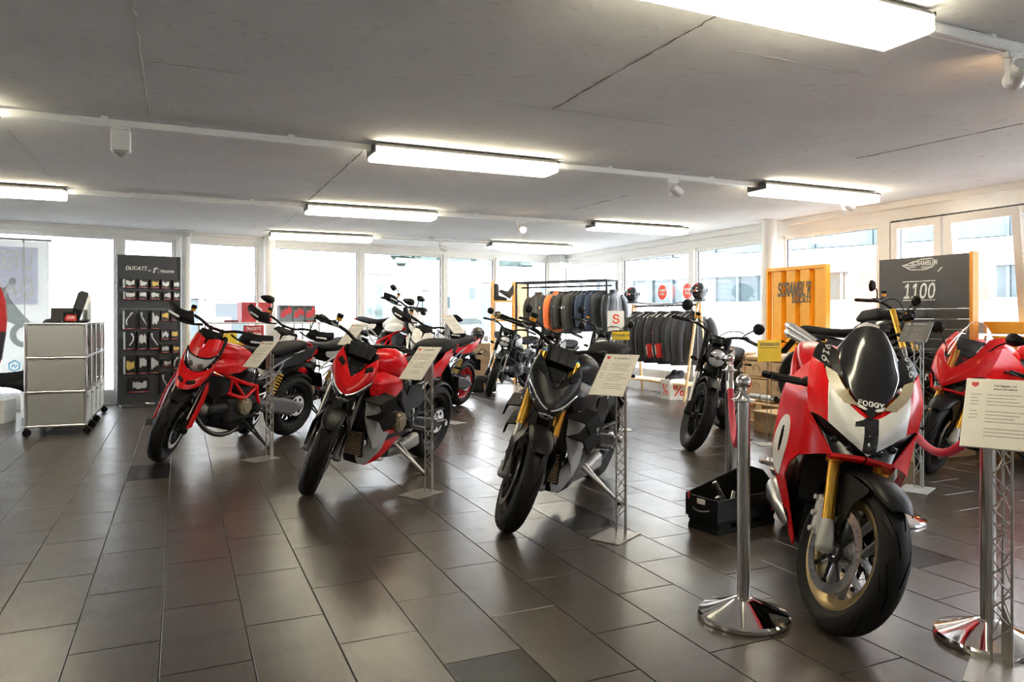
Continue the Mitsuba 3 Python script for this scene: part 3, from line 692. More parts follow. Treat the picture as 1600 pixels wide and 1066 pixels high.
# ------------------------------------------------------------------ the motorcycle: frames of reference
class Bike:
    """local frame: x forward from the rear contact, y left, z up. Parts go on the body or on the steered front."""
    def __init__(s, label, front, heading, lean, steer, z=0.0, WB=1.47, Rf=0.30, Rr=0.33, wf=0.12, wr=0.19, rake=24.5, trail=0.10, group=None, name='motorcycle'):
        s.key = thing(name, label, 'motorcycle', group)
        s.WB, s.Rf, s.Rr, s.wf, s.wr, s.rake = WB, Rf, Rr, wf, wr, math.radians(rake)
        s.u = np.array([-math.sin(s.rake), 0, math.cos(s.rake)]); s.n = np.array([math.cos(s.rake), 0, math.sin(s.rake)])
        ax = (WB + trail, 0, 0)
        St = T().translate(list(ax)).rotate([float(q) for q in s.u], steer).translate([-q for q in ax])
        a = np.arange(0, 2 * PI, PI / 180)
        ring = lambda R, w, x0, h: np.array([[x0 + (R - 0.5 * w * 0.93 + 0.5 * w * 0.93 * math.cos(b)) * math.cos(t), 0.5 * w * math.sin(b), h + (R - 0.465 * w + 0.465 * w * math.cos(b)) * math.sin(t)] for t in a for b in np.linspace(-1.2, 1.2, 13)])
        F, Rr_ = ring(Rf, wf, WB, Rf), ring(Rr, wr, 0, Rr)
        ap = lambda M, p: p @ np.array(M.matrix)[:3, :3].T + np.array(M.matrix)[:3, 3]
        pitch = 0.0
        for _ in range(6):
            L = T().rotate([0, 1, 0], pitch).rotate([1, 0, 0], -lean)
            zf, zr = ap(L @ St, F), ap(L, Rr_)
            pitch += math.degrees((zf[:, 2].min() - zr[:, 2].min()) / WB)
        q = zf[zf[:, 2].argmin()]
        base = T().translate([front[0], front[1], z]).rotate([0, 0, 1], heading).translate([-float(q[0]), -float(q[1]), -float(zr[:, 2].min()) + 0.0005])
        s.Bm = base @ L; s.Sm = s.Bm @ St; s.lean = math.radians(lean)
    def b(s, name, mesh, m, under=None, smooth=35, label=None):
        k = add(name, P(mesh, m, smooth), s.key if under is None else under, s.Bm)
        if label: tag(k, label)
        return k
    def f(s, name, mesh, m, under=None, smooth=35, label=None):
        k = add(name, P(mesh, m, smooth), s.key if under is None else under, s.Sm)
        if label: tag(k, label)
        return k
    def at(s, d, y, off=0.0):
        """a point on the fork line: d up from the axle, off forward of it"""
        return np.array([s.WB, 0, s.Rf]) + s.u * d + s.n * off + [0, y, 0]
    def mid(s, p): return s.Bm @ mi.ScalarPoint3f(*p)
    # --- shared running gear
    def wheels(s, kind, rim_m, rim_f=0.216, rim_r=0.216, style='sport', spoke_m=None, discs=2, disc_r=0.165, rear_kind=None, spoke_label=None, rear_sprocket='steel'):
        def put(adder, name, R, w, rr, c, kd):
            cx, cz = c
            k = adder(name, mv(cached(rim_mesh, rr, w, kd), cx, 0, cz), rim_m)
            adder('tyre', mv(cached(tyre_mesh, R, w, rr, style), cx, 0, cz), 'tyre_rubber', k)
            adder('spokes', mv(cached(spokes_mesh, rr, w, kd), cx, 0, cz), spoke_m or rim_m, k)
            return k
        k = s.fw = put(s.f, 'front_wheel', s.Rf, s.wf, rim_f, (s.WB, s.Rf), kind)
        for y in ((0.068, -0.068) if discs == 2 else (0.066,)):
            s.f('brake_disc', mv(cached(disc_mesh, disc_r, disc_r - 0.036), s.WB, y, s.Rf), 'steel', k)
            s.f('disc_carrier', mv(cached(carrier_mesh, disc_r - 0.038, 0), s.WB, y * 0.93, s.Rf), 'black_satin', k)
        s.f('axle', mv(lathe([(0, -0.135), (0.014, -0.135), (0.017, -0.12), (0.017, 0.12), (0.014, 0.135), (0, 0.135)][::-1], 16, 'y'), s.WB, 0, s.Rf), 'steel', k)
        k = s.rw = put(s.b, 'rear_wheel', s.Rr, s.wr, rim_r, (0, s.Rr), rear_kind or kind)
        s.b('brake_disc', mv(cached(disc_mesh, 0.122, 0.085, 24), 0, -0.075, s.Rr), 'steel', k)
        sp = []
        for i in range(40):
            a = 2 * PI * (i + 0.5) / 40; r = 0.104 if i % 2 else 0.098; sp.append((r * math.cos(a), r * math.sin(a)))
        hl = [affinity.translate(Polygon([(0.017 * math.cos(t), 0.017 * math.sin(t)) for t in np.linspace(0, 2 * PI, 15)[:-1]]), 0.07 * math.cos(a), 0.07 * math.sin(a)) for a in np.arange(6) * PI / 3]
        s.b('sprocket', mv(slab(Polygon(sp).difference(unary_union(hl)), 0.008, 0.098), 0, 0, s.Rr), rear_sprocket, k)
        s.b('hub', mv(lathe([(0, -0.12), (0.03, -0.12), (0.045, -0.09), (0.05, 0.09), (0.042, 0.11), (0.03, 0.125), (0, 0.125)][::-1], 28, 'y'), 0, 0, s.Rr), 'aluminium', k)
    def fork(s, outer_m, slider_m, y=0.105, split=0.30, top=0.75, ro=0.027, ri=0.0215, foot_m='cast_grey', caliper='cast_grey', cap_m='black_satin', n_cal=2):
        for g in (1, -1):
            k = s.f('fork_leg', tube([s.at(split, g * y), s.at(split + 0.012, g * y), s.at(split + 0.02, g * y), s.at(top - 0.01, g * y), s.at(top, g * y)], [ro * 1.08, ro * 1.08, ro, ro, ro * 0.9], 20, 24, smooth_path=False), outer_m)
            s.f('slider', tube([s.at(0.04, g * y), s.at(split + 0.01, g * y)], ri, 18, 2), slider_m, k)
            s.f('fork_foot', hs([s.at(0, g * y * 1.02), s.at(0, g * (y + 0.018)), s.at(0, g * (y - 0.012)), s.at(0.10, g * y), s.at(0.02, g * y, -0.03)], [0.026, 0.023, 0.023, 0.024, 0.014]), foot_m, k)
            s.f('fork_cap', tube([s.at(top - 0.002, g * y), s.at(top + 0.012, g * y)], [0.019, 0.016], 14, 2, smooth_path=False), cap_m, k)
            if n_cal == 2 or g > 0:
                c0, c1 = s.at(0.075, g * (y - 0.036), -0.095), s.at(0.20, g * (y - 0.036), -0.075)
                mid_ = (c0 + c1) / 2
                body = hs([c0 + [0, d, 0] for d in (-0.026, 0.032)] + [c1 + [0, d, 0] for d in (-0.026, 0.032)] + [mid_ + s.n * 0.02 + [0, d, 0] for d in (-0.022, 0.03)], 0.017)
                bolts = [mv(lathe([(0, 0), (0.011, 0), (0.011, 0.008), (0, 0.008)][::-1], 10, 'y'), *(q + [0, (0.046 if g > 0 else -0.054), 0])) for q in (c0, mid_, c1)]
                lug = hs([s.at(0.05, g * y), s.at(0.17, g * y), s.at(0.06, g * (y - 0.01), -0.07), s.at(0.19, g * (y - 0.01), -0.06)], 0.012)
                s.f('brake_caliper', cat([body, lug] + bolts), caliper, k)
        for d, nm in ((top - 0.05, 'top_yoke'), (top - 0.26, 'bottom_yoke')):
            s.f(nm, cat([hs([s.at(d, y), s.at(d + 0.03, y), s.at(d, 0, -0.035), s.at(d + 0.03, 0, -0.035)], 0.024), hs([s.at(d, -y), s.at(d + 0.03, -y), s.at(d, 0, -0.035), s.at(d + 0.03, 0, -0.035)], 0.024)]), 'black_satin')
        if n_cal:
            for g in ((1, -1) if n_cal == 2 else (1,)):
                s.f('brake_hose', tube([s.at(0.20, g * (y - 0.03), -0.07), s.at(0.32, g * (y - 0.035), -0.06), s.at(0.42, g * (y - 0.06), -0.03), s.at(top - 0.2, 0.02 * g, -0.01)], 0.004, 6), 'black_plastic')
    def bars(s, pts, grip=0.125, levers=True, res=('amber', -1), guard=None, grip_m='black_plastic', bar_m='black_satin', bar_end='black_satin'):
        """pts: the left half of the handlebar from the clamp outwards"""
        pts = [np.array(p, float) for p in pts]
        full = [p * [1, -1, 1] for p in pts[:0:-1]] + pts if abs(pts[0][1]) < 1e-6 else None
        if full: hb = s.f('handlebar', tube(full, 0.0125, 12, 40), bar_m)
        else: hb = s.f('handlebar', both(tube(pts, 0.0125, 12, 10)), bar_m)
        e, d = pts[-1], pts[-1] - pts[-2]; d /= np.linalg.norm(d)
        for g in (1, -1):
            M = np.array([1, g, 1])
            e_, d_ = e * M, d * M
            gr = s.f('grip', tube([e_ - d_ * grip, e_ - d_ * (grip - 0.004), e_ - d_ * 0.006, e_], [0.019, 0.0165, 0.0165, 0.019], 14, 4, smooth_path=False), grip_m)
            s.f('bar_end', tube([e_ - d_ * 0.002, e_ + d_ * 0.018, e_ + d_ * 0.03], [0.015, 0.015, 0.011], 12, 3, smooth_path=False), bar_end, gr)
            sw = e_ - d_ * (grip + 0.035)
            s.f('switch_cluster', hs([sw + d_ * 0.022, sw - d_ * 0.022, sw + d_ * 0.015 + [0.02, 0, 0.008], sw - d_ * 0.015 + [0.02, 0, 0.01], sw + [-0.02, 0, 0.012]], 0.016), 'black_plastic')
            mc = e_ - d_ * (grip + 0.075)
            s.f('master_cylinder', cat([hs([mc + [0.012, 0, 0], mc + d_ * 0.05 + [0.035, 0, 0.004]], 0.013), hs([mc + d_ * 0.03 + [0.035, 0, 0], mc + [0, 0, 0]], 0.011)]), 'cast_grey' if g < 0 else 'black_satin')
            if levers:
                p0 = e_ - d_ * (grip + 0.03) + [0.04, 0, 0.0]
                s.f('lever', tube([p0, p0 + d_ * 0.045 + [0.012, 0, -0.002], p0 + d_ * 0.10 + [0.004, 0, -0.004], p0 + d_ * 0.155 + [0.008, 0, -0.006], p0 + d_ * 0.165 + [0.010, 0, -0.004]], [0.010, 0.0085, 0.007, 0.007, 0.010], 8, 16), 'black_satin')
        if res:
            g = res[1]; c = e * [1, g, 1] - d * [1, g, 1] * (grip + 0.07) + [0.045, 0, 0.045]
            k = s.f('brake_reservoir', mv(lathe([(0, 0.026), (0.021, 0.026), (0.023, 0.024), (0.023, 0.047), (0.02, 0.05), (0, 0.05)][::-1], 18, 'z'), *c), 'black_plastic')
            s.f('reservoir_window', mv(lathe([(0, 0.0), (0.019, 0.0), (0.021, 0.003), (0.021, 0.026), (0, 0.026)][::-1], 18, 'z'), *c), res[0], k)
            s.f('reservoir_arm', tube([c + [0, 0, 0.01], c - [0.03, 0, 0.045]], 0.005, 6), 'black_satin', k)
        return hb
    def mirror(s, root, stalk, head, size=(0.075, 0.045), sides=(1, -1), lean=20, round_=False, adder=None):
        """root, stalk end and head centre on the left; the glass faces backwards"""
        adder = adder or s.f
        for g in sides:
            M = np.array([1, g, 1])
            r, e, h = (np.array(q, float) * M for q in (root, stalk, head))
            k = adder('mirror', tube([r, r * 0.65 + e * 0.35 + [0.01, 0, 0.02], e, h], 0.006, 8, 18), 'black_satin')
            w, t = size
            if round_: q = [(0.0, -0.03), (t * 0.75, -0.024), (t * 0.97, -0.006), (t, 0.004), (t - 0.006, 0.006), (0, 0.006)]; hm = lathe([(a, b) for a, b in q], 24, 'x'); gl = lathe([(0, -0.0070), (t - 0.007, -0.0070), (t - 0.007, -0.0055), (0, -0.0055)], 24, 'x')
            else:
                out = [(math.cos(a) * w * (1 + 0.12 * math.cos(a)), math.sin(a) * t * (1 - 0.25 * math.cos(a))) for a in np.linspace(0, 2 * PI, 23)[:-1]]
                hm = hullp([(0, a, b) for a, b in out] + [(0.012, a * 0.93, b * 0.93) for a, b in out] + [(0.034, a * 0.5 - 0.01, b * 0.45) for a, b in out])
                gl = hullp([(-0.001, a * 0.93, b * 0.92) for a, b in out] + [(0.001, a * 0.93, b * 0.92) for a, b in out])
            if round_: hm.vertices[:, 0] *= -1; hm.invert()
            for o in (hm, gl):
                o.vertices = o.vertices * [1, g, 1]
                if g < 0: o.invert()
                o.apply_transform(trimesh.transformations.rotation_matrix(math.radians(-g * 12), [0, 0, 1])); o.apply_translation(h)
            adder('mirror_shell', hm, 'black_satin', k); adder('mirror_pane', gl, 'mirror_glass', k)
    def side_stand(s, root, foot_xy, m='aluminium'):
        x, y = foot_xy; z = y * math.tan(s.lean) + 0.008; ft = np.array([x, y, z]); r = np.array(root)
        k = s.b('side_stand', cat([tube([r + [0.02, 0, 0], r * 0.45 + ft * 0.55 + [0.012, 0, 0], ft], [0.013, 0.011, 0.010], 10, 12), tube([r + [-0.045, 0, 0], r * 0.4 + ft * 0.6 + [-0.012, 0, 0], ft], [0.011, 0.009, 0.009], 10, 12)]), m)
        pd = hs([ft + [0.035, 0.0, -0.002], ft + [-0.04, 0.006, -0.002], ft + [0.02, 0.035, 0.004], ft + [-0.03, 0.035, 0.004]], 0.006)
        s.b('stand_foot', pd, 'black_satin', k)
    def engine(s, c=(0.78, 0.40), cover_m='bronze_cast', w=0.15, twin=False, body_m='engine_dark'):
        x, z = c
        k = s.b('engine', hs([(x - 0.20, g * w * 0.8, z - 0.06) for g in (1, -1)] + [(x + 0.14, g * w * 0.8, z - 0.08) for g in (1, -1)] + [(x - 0.18, g * w * 0.7, z + 0.09) for g in (1, -1)] + [(x + 0.12, g * w * 0.7, z + 0.08) for g in (1, -1)], 0.045), body_m)
        if twin: cyl = [((x + 0.10, z + 0.02), (x + 0.34, z + 0.03)), ((x - 0.02, z + 0.08), (x - 0.10, z + 0.30))]
        else: cyl = [((x + 0.08, z + 0.06), (x + 0.26, z + 0.16)), ((x - 0.06, z + 0.10), (x - 0.16, z + 0.28))]
        for a, b in cyl:
            a, b = np.array([a[0], 0, a[1]]), np.array([b[0], 0, b[1]])
            fins = []
            for q in np.linspace(0.25, 0.75, 6):
                p = a + (b - a) * q; dd = (b - a) / np.linalg.norm(b - a)
                nn = np.array([-dd[2], 0, dd[0]])
                fins.append(hullp([p + nn * u * 0.085 + [0, v * w * 0.86, 0] + dd * t for u in (-1, 1) for v in (-1, 1) for t in (-0.005, 0.005)]))
            s.b('cylinder', cat([hs([a + [0, g * w * 0.55, 0] for g in (1, -1)] + [b + [0, g * w * 0.6, 0] for g in (1, -1)], 0.065)] + fins), body_m, k)
            s.b('cam_cover', hs([b + [0, g * w * 0.62, 0] for g in (1, -1)] + [b + (b - a) * 0.2 + [0, g * w * 0.5, 0] for g in (1, -1)], 0.058), 'cast_grey', k)
        def cover(y, r, cx, cz, m, nm):
            prof = [(0, 0.030), (r * 0.55, 0.030), (r * 0.62, 0.022), (r * 0.86, 0.020), (r * 0.95, 0.012), (r, 0.0), (r, -0.04), (0, -0.04)]
            if y < 0: prof = [(a, -b) for a, b in prof][::-1]
            me = mv(lathe(prof[::-1], 32, 'y'), cx, y, cz)
            bl = [mv(lathe([(0, -0.012), (0.006, -0.012), (0.006, 0.014), (0, 0.014)][::-1], 8, 'y'), cx + r * 0.93 * math.cos(t), y + math.copysign(0.006, y), cz + r * 0.93 * math.sin(t)) for t in np.arange(9) * 2 * PI / 9]
            s.b(nm, cat([me] + bl), m, k)
        cover(w + 0.030, 0.078, x - 0.02, z + 0.03, cover_m, 'alternator_cover'); cover(-w - 0.030, 0.085, x - 0.04, z + 0.02, cover_m, 'clutch_cover')
        cover(w + 0.022, 0.05, x - 0.17, z - 0.005, 'black_satin', 'sprocket_cover')
        return k
    def header(s, pts, r=0.019, m='steel', name='exhaust_pipe'): return s.b(name, tube(pts, r, 12, 8 * len(pts)), m)
    def chain(s, fx=0.60, fz=0.40, y=0.098):
        r1, r2 = 0.102, 0.035
        a = np.linspace(PI / 2, 3 * PI / 2, 16); b = np.linspace(-PI / 2, PI / 2, 8)
        pts = [(r1 * math.cos(t), y, s.Rr + r1 * math.sin(t)) for t in a] + [(fx + r2 * math.cos(t), y, fz + r2 * math.sin(t)) for t in b]
        pts.append(pts[0]); s.b('drive_chain', tube(pts, 0.0065, 6, smooth_path=False), 'cast_grey')
    def swingarm(s, pivot=(0.56, 0.42), m='black_satin', sides=(1, -1), fat=0.028):
        px_, pz = pivot
        ms = [hs([(px_, 0.10, pz), (px_, -0.10, pz), (px_ - 0.12, 0.12, pz - 0.01), (px_ - 0.12, -0.12, pz - 0.01)], 0.04)]
        for g in sides:
            ms += [hs([(px_ - 0.05, g * 0.125, pz + 0.015), (px_ - 0.05, g * 0.125, pz - 0.035), (0.16, g * 0.145, s.Rr + 0.035), (0.16, g * 0.145, s.Rr - 0.02)], fat), hs([(0.18, g * 0.145, s.Rr + 0.015), (-0.05, g * 0.145, s.Rr), (0.18, g * 0.145, s.Rr - 0.01)], fat * 0.95)]
        k = s.b('swingarm', cat(ms), m)
        for g in sides: s.b('axle_nut', mv(lathe([(0, -0.012), (0.024, -0.012), (0.026, 0), (0.024, 0.012), (0, 0.012)][::-1], 6, 'y'), 0.0, g * 0.178, s.Rr), 'steel', k)
    def shock(s, a, b, spring_m='spring_yellow', r=0.034):
        a, b = np.array(a, float), np.array(b, float); d = b - a; L = np.linalg.norm(d); d /= L
        k = s.b('shock_absorber', cat([tube([a, a + d * L * 0.4], 0.022, 14, 2), tube([a + d * L * 0.3, b], 0.009, 10, 2), tube([a + d * L * 0.12, a + d * (L * 0.12 + 0.012)], r * 1.05, 16, 2), tube([b - d * (L * 0.12 + 0.012), b - d * L * 0.12], r * 1.05, 16, 2)]), 'cast_grey')
        n = np.cross(d, [0, 1, 0.01]); n /= np.linalg.norm(n); m2 = np.cross(d, n); t = np.linspace(0, 1, 90)
        hel = [a + d * L * (0.13 + 0.74 * q) + r * (math.cos(q * 7 * 2 * PI) * n + math.sin(q * 7 * 2 * PI) * m2) for q in t]
        s.b('spring', tube(hel, 0.0062, 8, smooth_path=False), spring_m, k)
    def pegs(s, x=0.60, z=0.36, y=0.19, m='cast_grey', bracket='aluminium', hanger=(0.50, 0.52)):
        for g in (1, -1):
            k = s.b('footrest', cat([tube([(x, g * (y - 0.03), z), (x, g * (y + 0.085), z + 0.004)], 0.011, 10, 2), hs([(x, g * (y + 0.02), z), (x, g * (y + 0.08), z + 0.003)], [0.012, 0.014])]), m)
            hx_, hz = hanger
            s.b('footrest_bracket', cat([tube([(x, g * (y - 0.03), z), (x - 0.01, g * (y - 0.035), z + 0.06), (hx_, g * (y - 0.05), hz)], [0.014, 0.011, 0.011], 8, 12), tube([(x, g * (y - 0.03), z), (hx_ + 0.10, g * (y - 0.05), hz - 0.02)], [0.013, 0.010], 8, 2), tube([(hx_, g * (y - 0.05), hz), (hx_ + 0.10, g * (y - 0.05), hz - 0.02)], 0.010, 8, 2)]), bracket, k)
            s.b('pedal', tube([(x + 0.02, g * (y - 0.02), z - 0.01), (x + 0.10, g * (y - 0.005), z - 0.02), (x + 0.15, g * y, z - 0.005), (x + 0.15, g * (y + 0.045), z)], [0.008, 0.008, 0.008, 0.009], 8, 16), 'aluminium', k)
            s.b('heel_guard', slab(rpoly([(x - 0.02, z + 0.02), (x - 0.10, z + 0.13), (x - 0.07, z + 0.15), (x + 0.0, z + 0.09)], 0.008), 0.004, g * (y - 0.03)), 'black_satin', k)
    def plate_holder(s, root, end, plate=True):
        r, e = np.array(root, float), np.array(end, float)
        k = s.b('plate_holder', hs([r + [0, g * 0.03, 0] for g in (1, -1)] + [e + [0, g * 0.035, 0] for g in (1, -1)], 0.014), 'black_plastic')
        if plate: s.b('number_plate_carrier', hs([e + [-0.015, g * 0.085, 0.03] for g in (1, -1)] + [e + [-0.05, g * 0.085, -0.12] for g in (1, -1)], 0.004), 'black_plastic', k)
        for g in (1, -1):
            t = r * 0.5 + e * 0.5 + [0, g * 0.03, 0.01]
            s.b('turn_signal', cat([tube([t, t + [0, g * 0.07, 0.01]], 0.005, 6, 2), hs([t + [0, g * 0.07, 0.01], t + [-0.02, g * 0.115, 0.012]], [0.010, 0.014])]), 'black_plastic', k)
    def radiator(s, x, z0, z1, w, lean=0.0, m='black_satin', fin_m='engine_dark', curve=0.02, nf=14):
        def q(y, z, o=0.0): return (x - lean * (z - z0) - curve * (y / w) ** 2 + o, y, z)
        k = s.b('radiator', patch([[q(y, z, -0.004) for y in np.linspace(-w, w, 5)] for z in np.linspace(z0, z1, 3)], 0.03, inside=(x - 1, 0, (z0 + z1) / 2)), m)
        fins = [patch([[q(y, z - 0.003, 0.0), q(y, z + 0.003, 0.0)] for y in np.linspace(-w * 0.94, w * 0.94, 5)], 0.004, 8, 2, inside=(x - 1, 0, z)) for z in np.linspace(z0 + 0.015, z1 - 0.015, nf)]
        for fm in fins: s.b('fin', fm, fin_m, k)
        return k
# ------------------------------------------------------------------ naked sport bikes with wings
def streetfighter(label, front, heading, paint, lean=10, steer=31, fork_gold=True, spoke_kind='S10', belly=('grey_satin', 'graphite_satin'), cap='black_satin'):
    B = Bike(label, front, heading, lean, steer, WB=1.49, Rf=0.30, Rr=0.335)
    B.wheels(spoke_kind, 'black_satin')
    if fork_gold: B.fork('gold_anodised', 'steel', split=0.30, top=0.76, foot_m='cast_grey', cap_m=cap)
    else: B.fork('black_satin', 'dark_chrome', split=0.52, top=0.76, ro=0.027, ri=0.024, cap_m=cap)
    c = (B.WB, B.Rf)
    # mudguard with its two side plates along the fork
    B.f('front_mudguard', arcsheet(B.Rf + 0.030, 0.074, 48, 142, 0.030, c=c, taper=0.55), 'black_satin')
    for g in (1, -1):
        pl = rpoly([(B.WB - 0.03, 0.30), (B.WB + 0.035, 0.33), (B.WB + 0.05, 0.47), (B.WB + 0.045, 0.57), (B.WB - 0.10, 0.64), (B.WB - 0.16, 0.60), (B.WB - 0.09, 0.44)], 0.012)
        m = shell(pl, lambda x, z: 0.078 + 0.05 * min(1, max(0, (0.60 - z) / 0.10)), 0.004, 0.02)
        B.f('fork_guard', m if g > 0 else mirror(m), 'black_satin')
    # headlight cowl: turns with the fork
    R0 = [(1.470, 0, .735), (1.448, .05, .752), (1.400, .10, .792), (1.330, .145, .845), (1.255, .150, .84)]
    cowl = [R0, [(1.445, 0, .780), (1.425, .05, .795), (1.382, .10, .835), (1.318, .150, .885), (1.250, .152, .885)],
            [(1.385, 0, .840), (1.372, .05, .862), (1.340, .098, .905), (1.288, .142, .945), (1.225, .146, .94)],
            [(1.335, .03, .880), (1.318, .055, .915), (1.292, .092, .955), (1.250, .128, .985), (1.19, .132, .98)]]
    k = B.f('headlight_cowl', patch_full(cowl[:3], t=0.008, nv=41), paint)
    up = [[(1.385, .002, .840), (1.372, .05, .862), (1.340, .098, .905), (1.288, .142, .945), (1.225, .146, .94)], [(1.325, .052, .895), (1.312, .066, .918), (1.292, .092, .952), (1.250, .126, .985), (1.19, .130, .98)]]
    B.f('upper_cowl', both(patch(up, t=0.008)), paint, k)
    notch = hs([(1.372, g * 0.006, .848) for g in (1, -1)] + [(1.30, g * 0.048, .905) for g in (1, -1)] + [(1.28, g * 0.05, .93) for g in (1, -1)] + [(1.26, 0, .88)], 0.006)
    B.f('cowl_insert', notch, 'graphite_satin', k)
    for j, q in enumerate((0.25, 0.5, 0.75)): B.f('insert_rib', hs([(1.368 - 0.075 * q, g * (0.012 + 0.03 * q), .862 + .055 * q) for g in (1, -1)], 0.006), 'black_plastic', k)
    for g in (1, -1):
        B.f('air_slot', hs([(1.345, g * 0.085, .897), (1.322, g * 0.118, .915), (1.31, g * 0.112, .932), (1.335, g * 0.08, .912)], 0.009), 'black_plastic', k)
    low = [R0, [(1.466, 0, .690), (1.444, .05, .704), (1.394, .10, .738), (1.326, .143, .788), (1.25, .147, .80)], [(1.415, 0, .668), (1.395, .045, .685), (1.355, .085, .72), (1.300, .115, .765), (1.24, .12, .77)]]
    hk = B.f('headlight', patch_full(low, t=0.006, nv=41), 'lens_dark')
    for g in (1, -1):
        M = np.array([1, g, 1])
        B.f('light_strip', tube([np.array(p) * M + [0.004, 0, -0.008] for p in ((1.470, .012, .737), (1.448, .05, .752), (1.400, .10, .792), (1.332, .147, .842))], 0.0048, 8, 20), 'lens_clear', hk)
        for t in (0.35, 0.62):
            p = np.array((1.440, .05, .722)) * (1 - t) + np.array((1.33, .14, .81)) * t
            B.f('lamp_lens', mv(lathe([(0, 0.012), (0.012, 0.008), (0.016, 0.0), (0.0, -0.004)][::-1], 16, 'x'), p[0] + .004, p[1] * g, p[2] - 0.006), 'dark_chrome', hk)
    B.f('nose_tip', hs(sym([(1.462, .012, .700), (1.440, .035, .690), (1.42, .02, .672)]), 0.010), 'grey_satin', hk)
    B.f('headlight_chin', hs(sym([(1.40, .03, .690), (1.33, .085, .735), (1.26, .08, .73), (1.30, .04, .68)]), 0.014), 'black_plastic')
    # dashboard
    k = B.f('dashboard', hs(sym([(1.275, .07, .975), (1.215, .085, 1.035), (1.19, .085, 1.03), (1.25, .065, .955)]), 0.014), 'black_plastic')
    for y in (-0.052, 0.0, 0.052): B.f('dashboard_facet', hs([(1.292, y - 0.02, .975), (1.292, y + 0.02, .975), (1.232, y + 0.022, 1.045), (1.232, y - 0.022, 1.045)], 0.007), 'graphite_satin', k)
    B.bars([(1.135, 0, 1.035), (1.135, 0.06, 1.035), (1.125, 0.13, 1.065), (1.075, 0.27, 1.085), (0.995, 0.40, 1.075)], res=('amber', -1), bar_end='magnesium_gold')
    B.f('bar_clamp', both(hs([(1.15, 0.05, 0.97), (1.135, 0.05, 1.035), (1.12, 0.05, 1.0)], 0.018)), 'black_satin')
    # tank, seat, tail
    B.b('tank', loft([(1.10, .89, .085, .06, 2.4), (1.04, .90, .135, .095, 2.5), (.93, .90, .170, .115, 2.6), (.80, .88, .165, .120, 2.6), (.68, .85, .120, .105, 2.5), (.58, .82, .075, .07, 2.4)], 36, smooth_n=30), paint)
    B.b('tank_cap', mv(lathe([(0, 0), (0.045, 0), (0.045, 0.008), (0.03, 0.012), (0, 0.012)][::-1], 24), .93, 0, 1.012), 'black_satin')
    B.b('seat', loft([(.66, .845, .075, .025, 2.5), (.56, .83, .12, .035, 2.8), (.42, .825, .150, .035, 2.8), (.28, .85, .135, .04, 2.8), (.20, .885, .11, .04, 2.5)], 28, smooth_n=24), 'seat_vinyl')
    B.b('passenger_seat', loft([(.26, .93, .10, .035, 2.5), (.16, .965, .13, .05, 2.6), (.02, .985, .13, .05, 2.6), (-.12, .995, .105, .04, 2.5), (-.20, 1.0, .07, .022, 2.4)], 28, smooth_n=24), 'seat_vinyl')
    tl = rpoly([(.50, .80), (.30, .86), (.10, .945), (-.22, 1.0), (-.27, .97), (-.05, .88), (.16, .76), (.36, .73)], 0.015)
    B.b('tail_fairing', both(shell(tl, lambda x, z: 0.150 - 0.28 * max(0, .18 - x) ** 1.0 * 0.75 + 0.03 * math.cos((z - .85) * 9) - 0.02, 0.006, 0.035)), paint)
    B.b('tail_core', hs(sym([(.40, .10, .77), (.10, .10, .86), (-.20, .05, .96), (.45, .1, .70)]), 0.03), 'black_plastic')
    B.b('tail_light', hs(sym([(-.26, .05, .975), (-.23, .07, .99)]), 0.010), 'tail_red')
    B.plate_holder((-.10, 0, .88), (-.30, 0, .66))
    # side panels beside the tank (air intakes), radiator shrouds, wings
    sp = rpoly([(1.23, .845), (1.05, .855), (.86, .80), (.80, .72), (.92, .665), (1.08, .640), (1.20, .70)], 0.02)
    B.b('intake_panel', both(shell(sp, lambda x, z: .165 + .035 * math.cos((x - 1.02) * 5) - 0.9 * max(0, z - .79) - 0.5 * max(0, x - 1.14), 0.006, 0.03)), paint)
    sh = rpoly([(1.235, .66), (1.16, .70), (1.04, .66), (.97, .50), (1.01, .42), (.98, .36), (1.04, .30), (1.12, .30), (1.19, .42), (1.235, .54)], 0.02)
    B.b('radiator_shroud', both(shell(sh, lambda x, z: .185 - 0.5 * max(0, x - 1.15) + 0.02 * math.sin((z - .3) * 6), 0.008, 0.03)), belly[0])
    for zr, dx, sc in ((.665, 0.0, 1.0), (.545, -.035, .95)):
        for g in (1, -1):
            a = [(1.27 + dx, .150, zr + .005), (1.085 + dx, .190, zr + .045)]
            bq = [(1.215 + dx, .150 + .105 * sc, zr - .018), (1.065 + dx, .175 + .105 * sc, zr + .030)]
            cq = [(1.185 + dx, .150 + .132 * sc, zr - .085), (1.07 + dx, .175 + .128 * sc, zr - .035)]
            w1 = cat([hs(a + bq, 0.006), hs(bq + cq, 0.006)])
            B.b('wing', w1 if g > 0 else mirror(w1), 'wing_black')
    B.radiator(1.245, .45, .72, .165, 0.22, fin_m='engine_dark', nf=12)
    B.b('radiator_guard', both(hs([(1.262, .035, .46), (1.24, .135, .48), (1.205, .14, .68), (1.20, .05, .70)], 0.004)), 'graphite_satin')
    B.radiator(1.17, .225, .425, .125, -0.12, fin_m='radiator_fin', nf=13)
    bl1 = rpoly([(1.17, .225), (1.10, .32), (1.00, .40), (.90, .40), (.95, .28), (1.06, .165), (1.13, .165)], 0.012)
    bl2 = rpoly([(.99, .405), (.78, .40), (.70, .37), (.74, .30), (.90, .20), (1.07, .15), (1.10, .17), (1.02, .26)], 0.012)
    B.b('belly_panel', both(shell(bl2, lambda x, z: .155 + .12 * (z - .3) - 0.35 * max(0, x - .98), 0.006, 0.03)), paint)
    B.b('belly_edge', both(shell(bl1, lambda x, z: .163 + .12 * (z - .3) - 0.35 * max(0, x - .98), 0.006, 0.03)), belly[0])
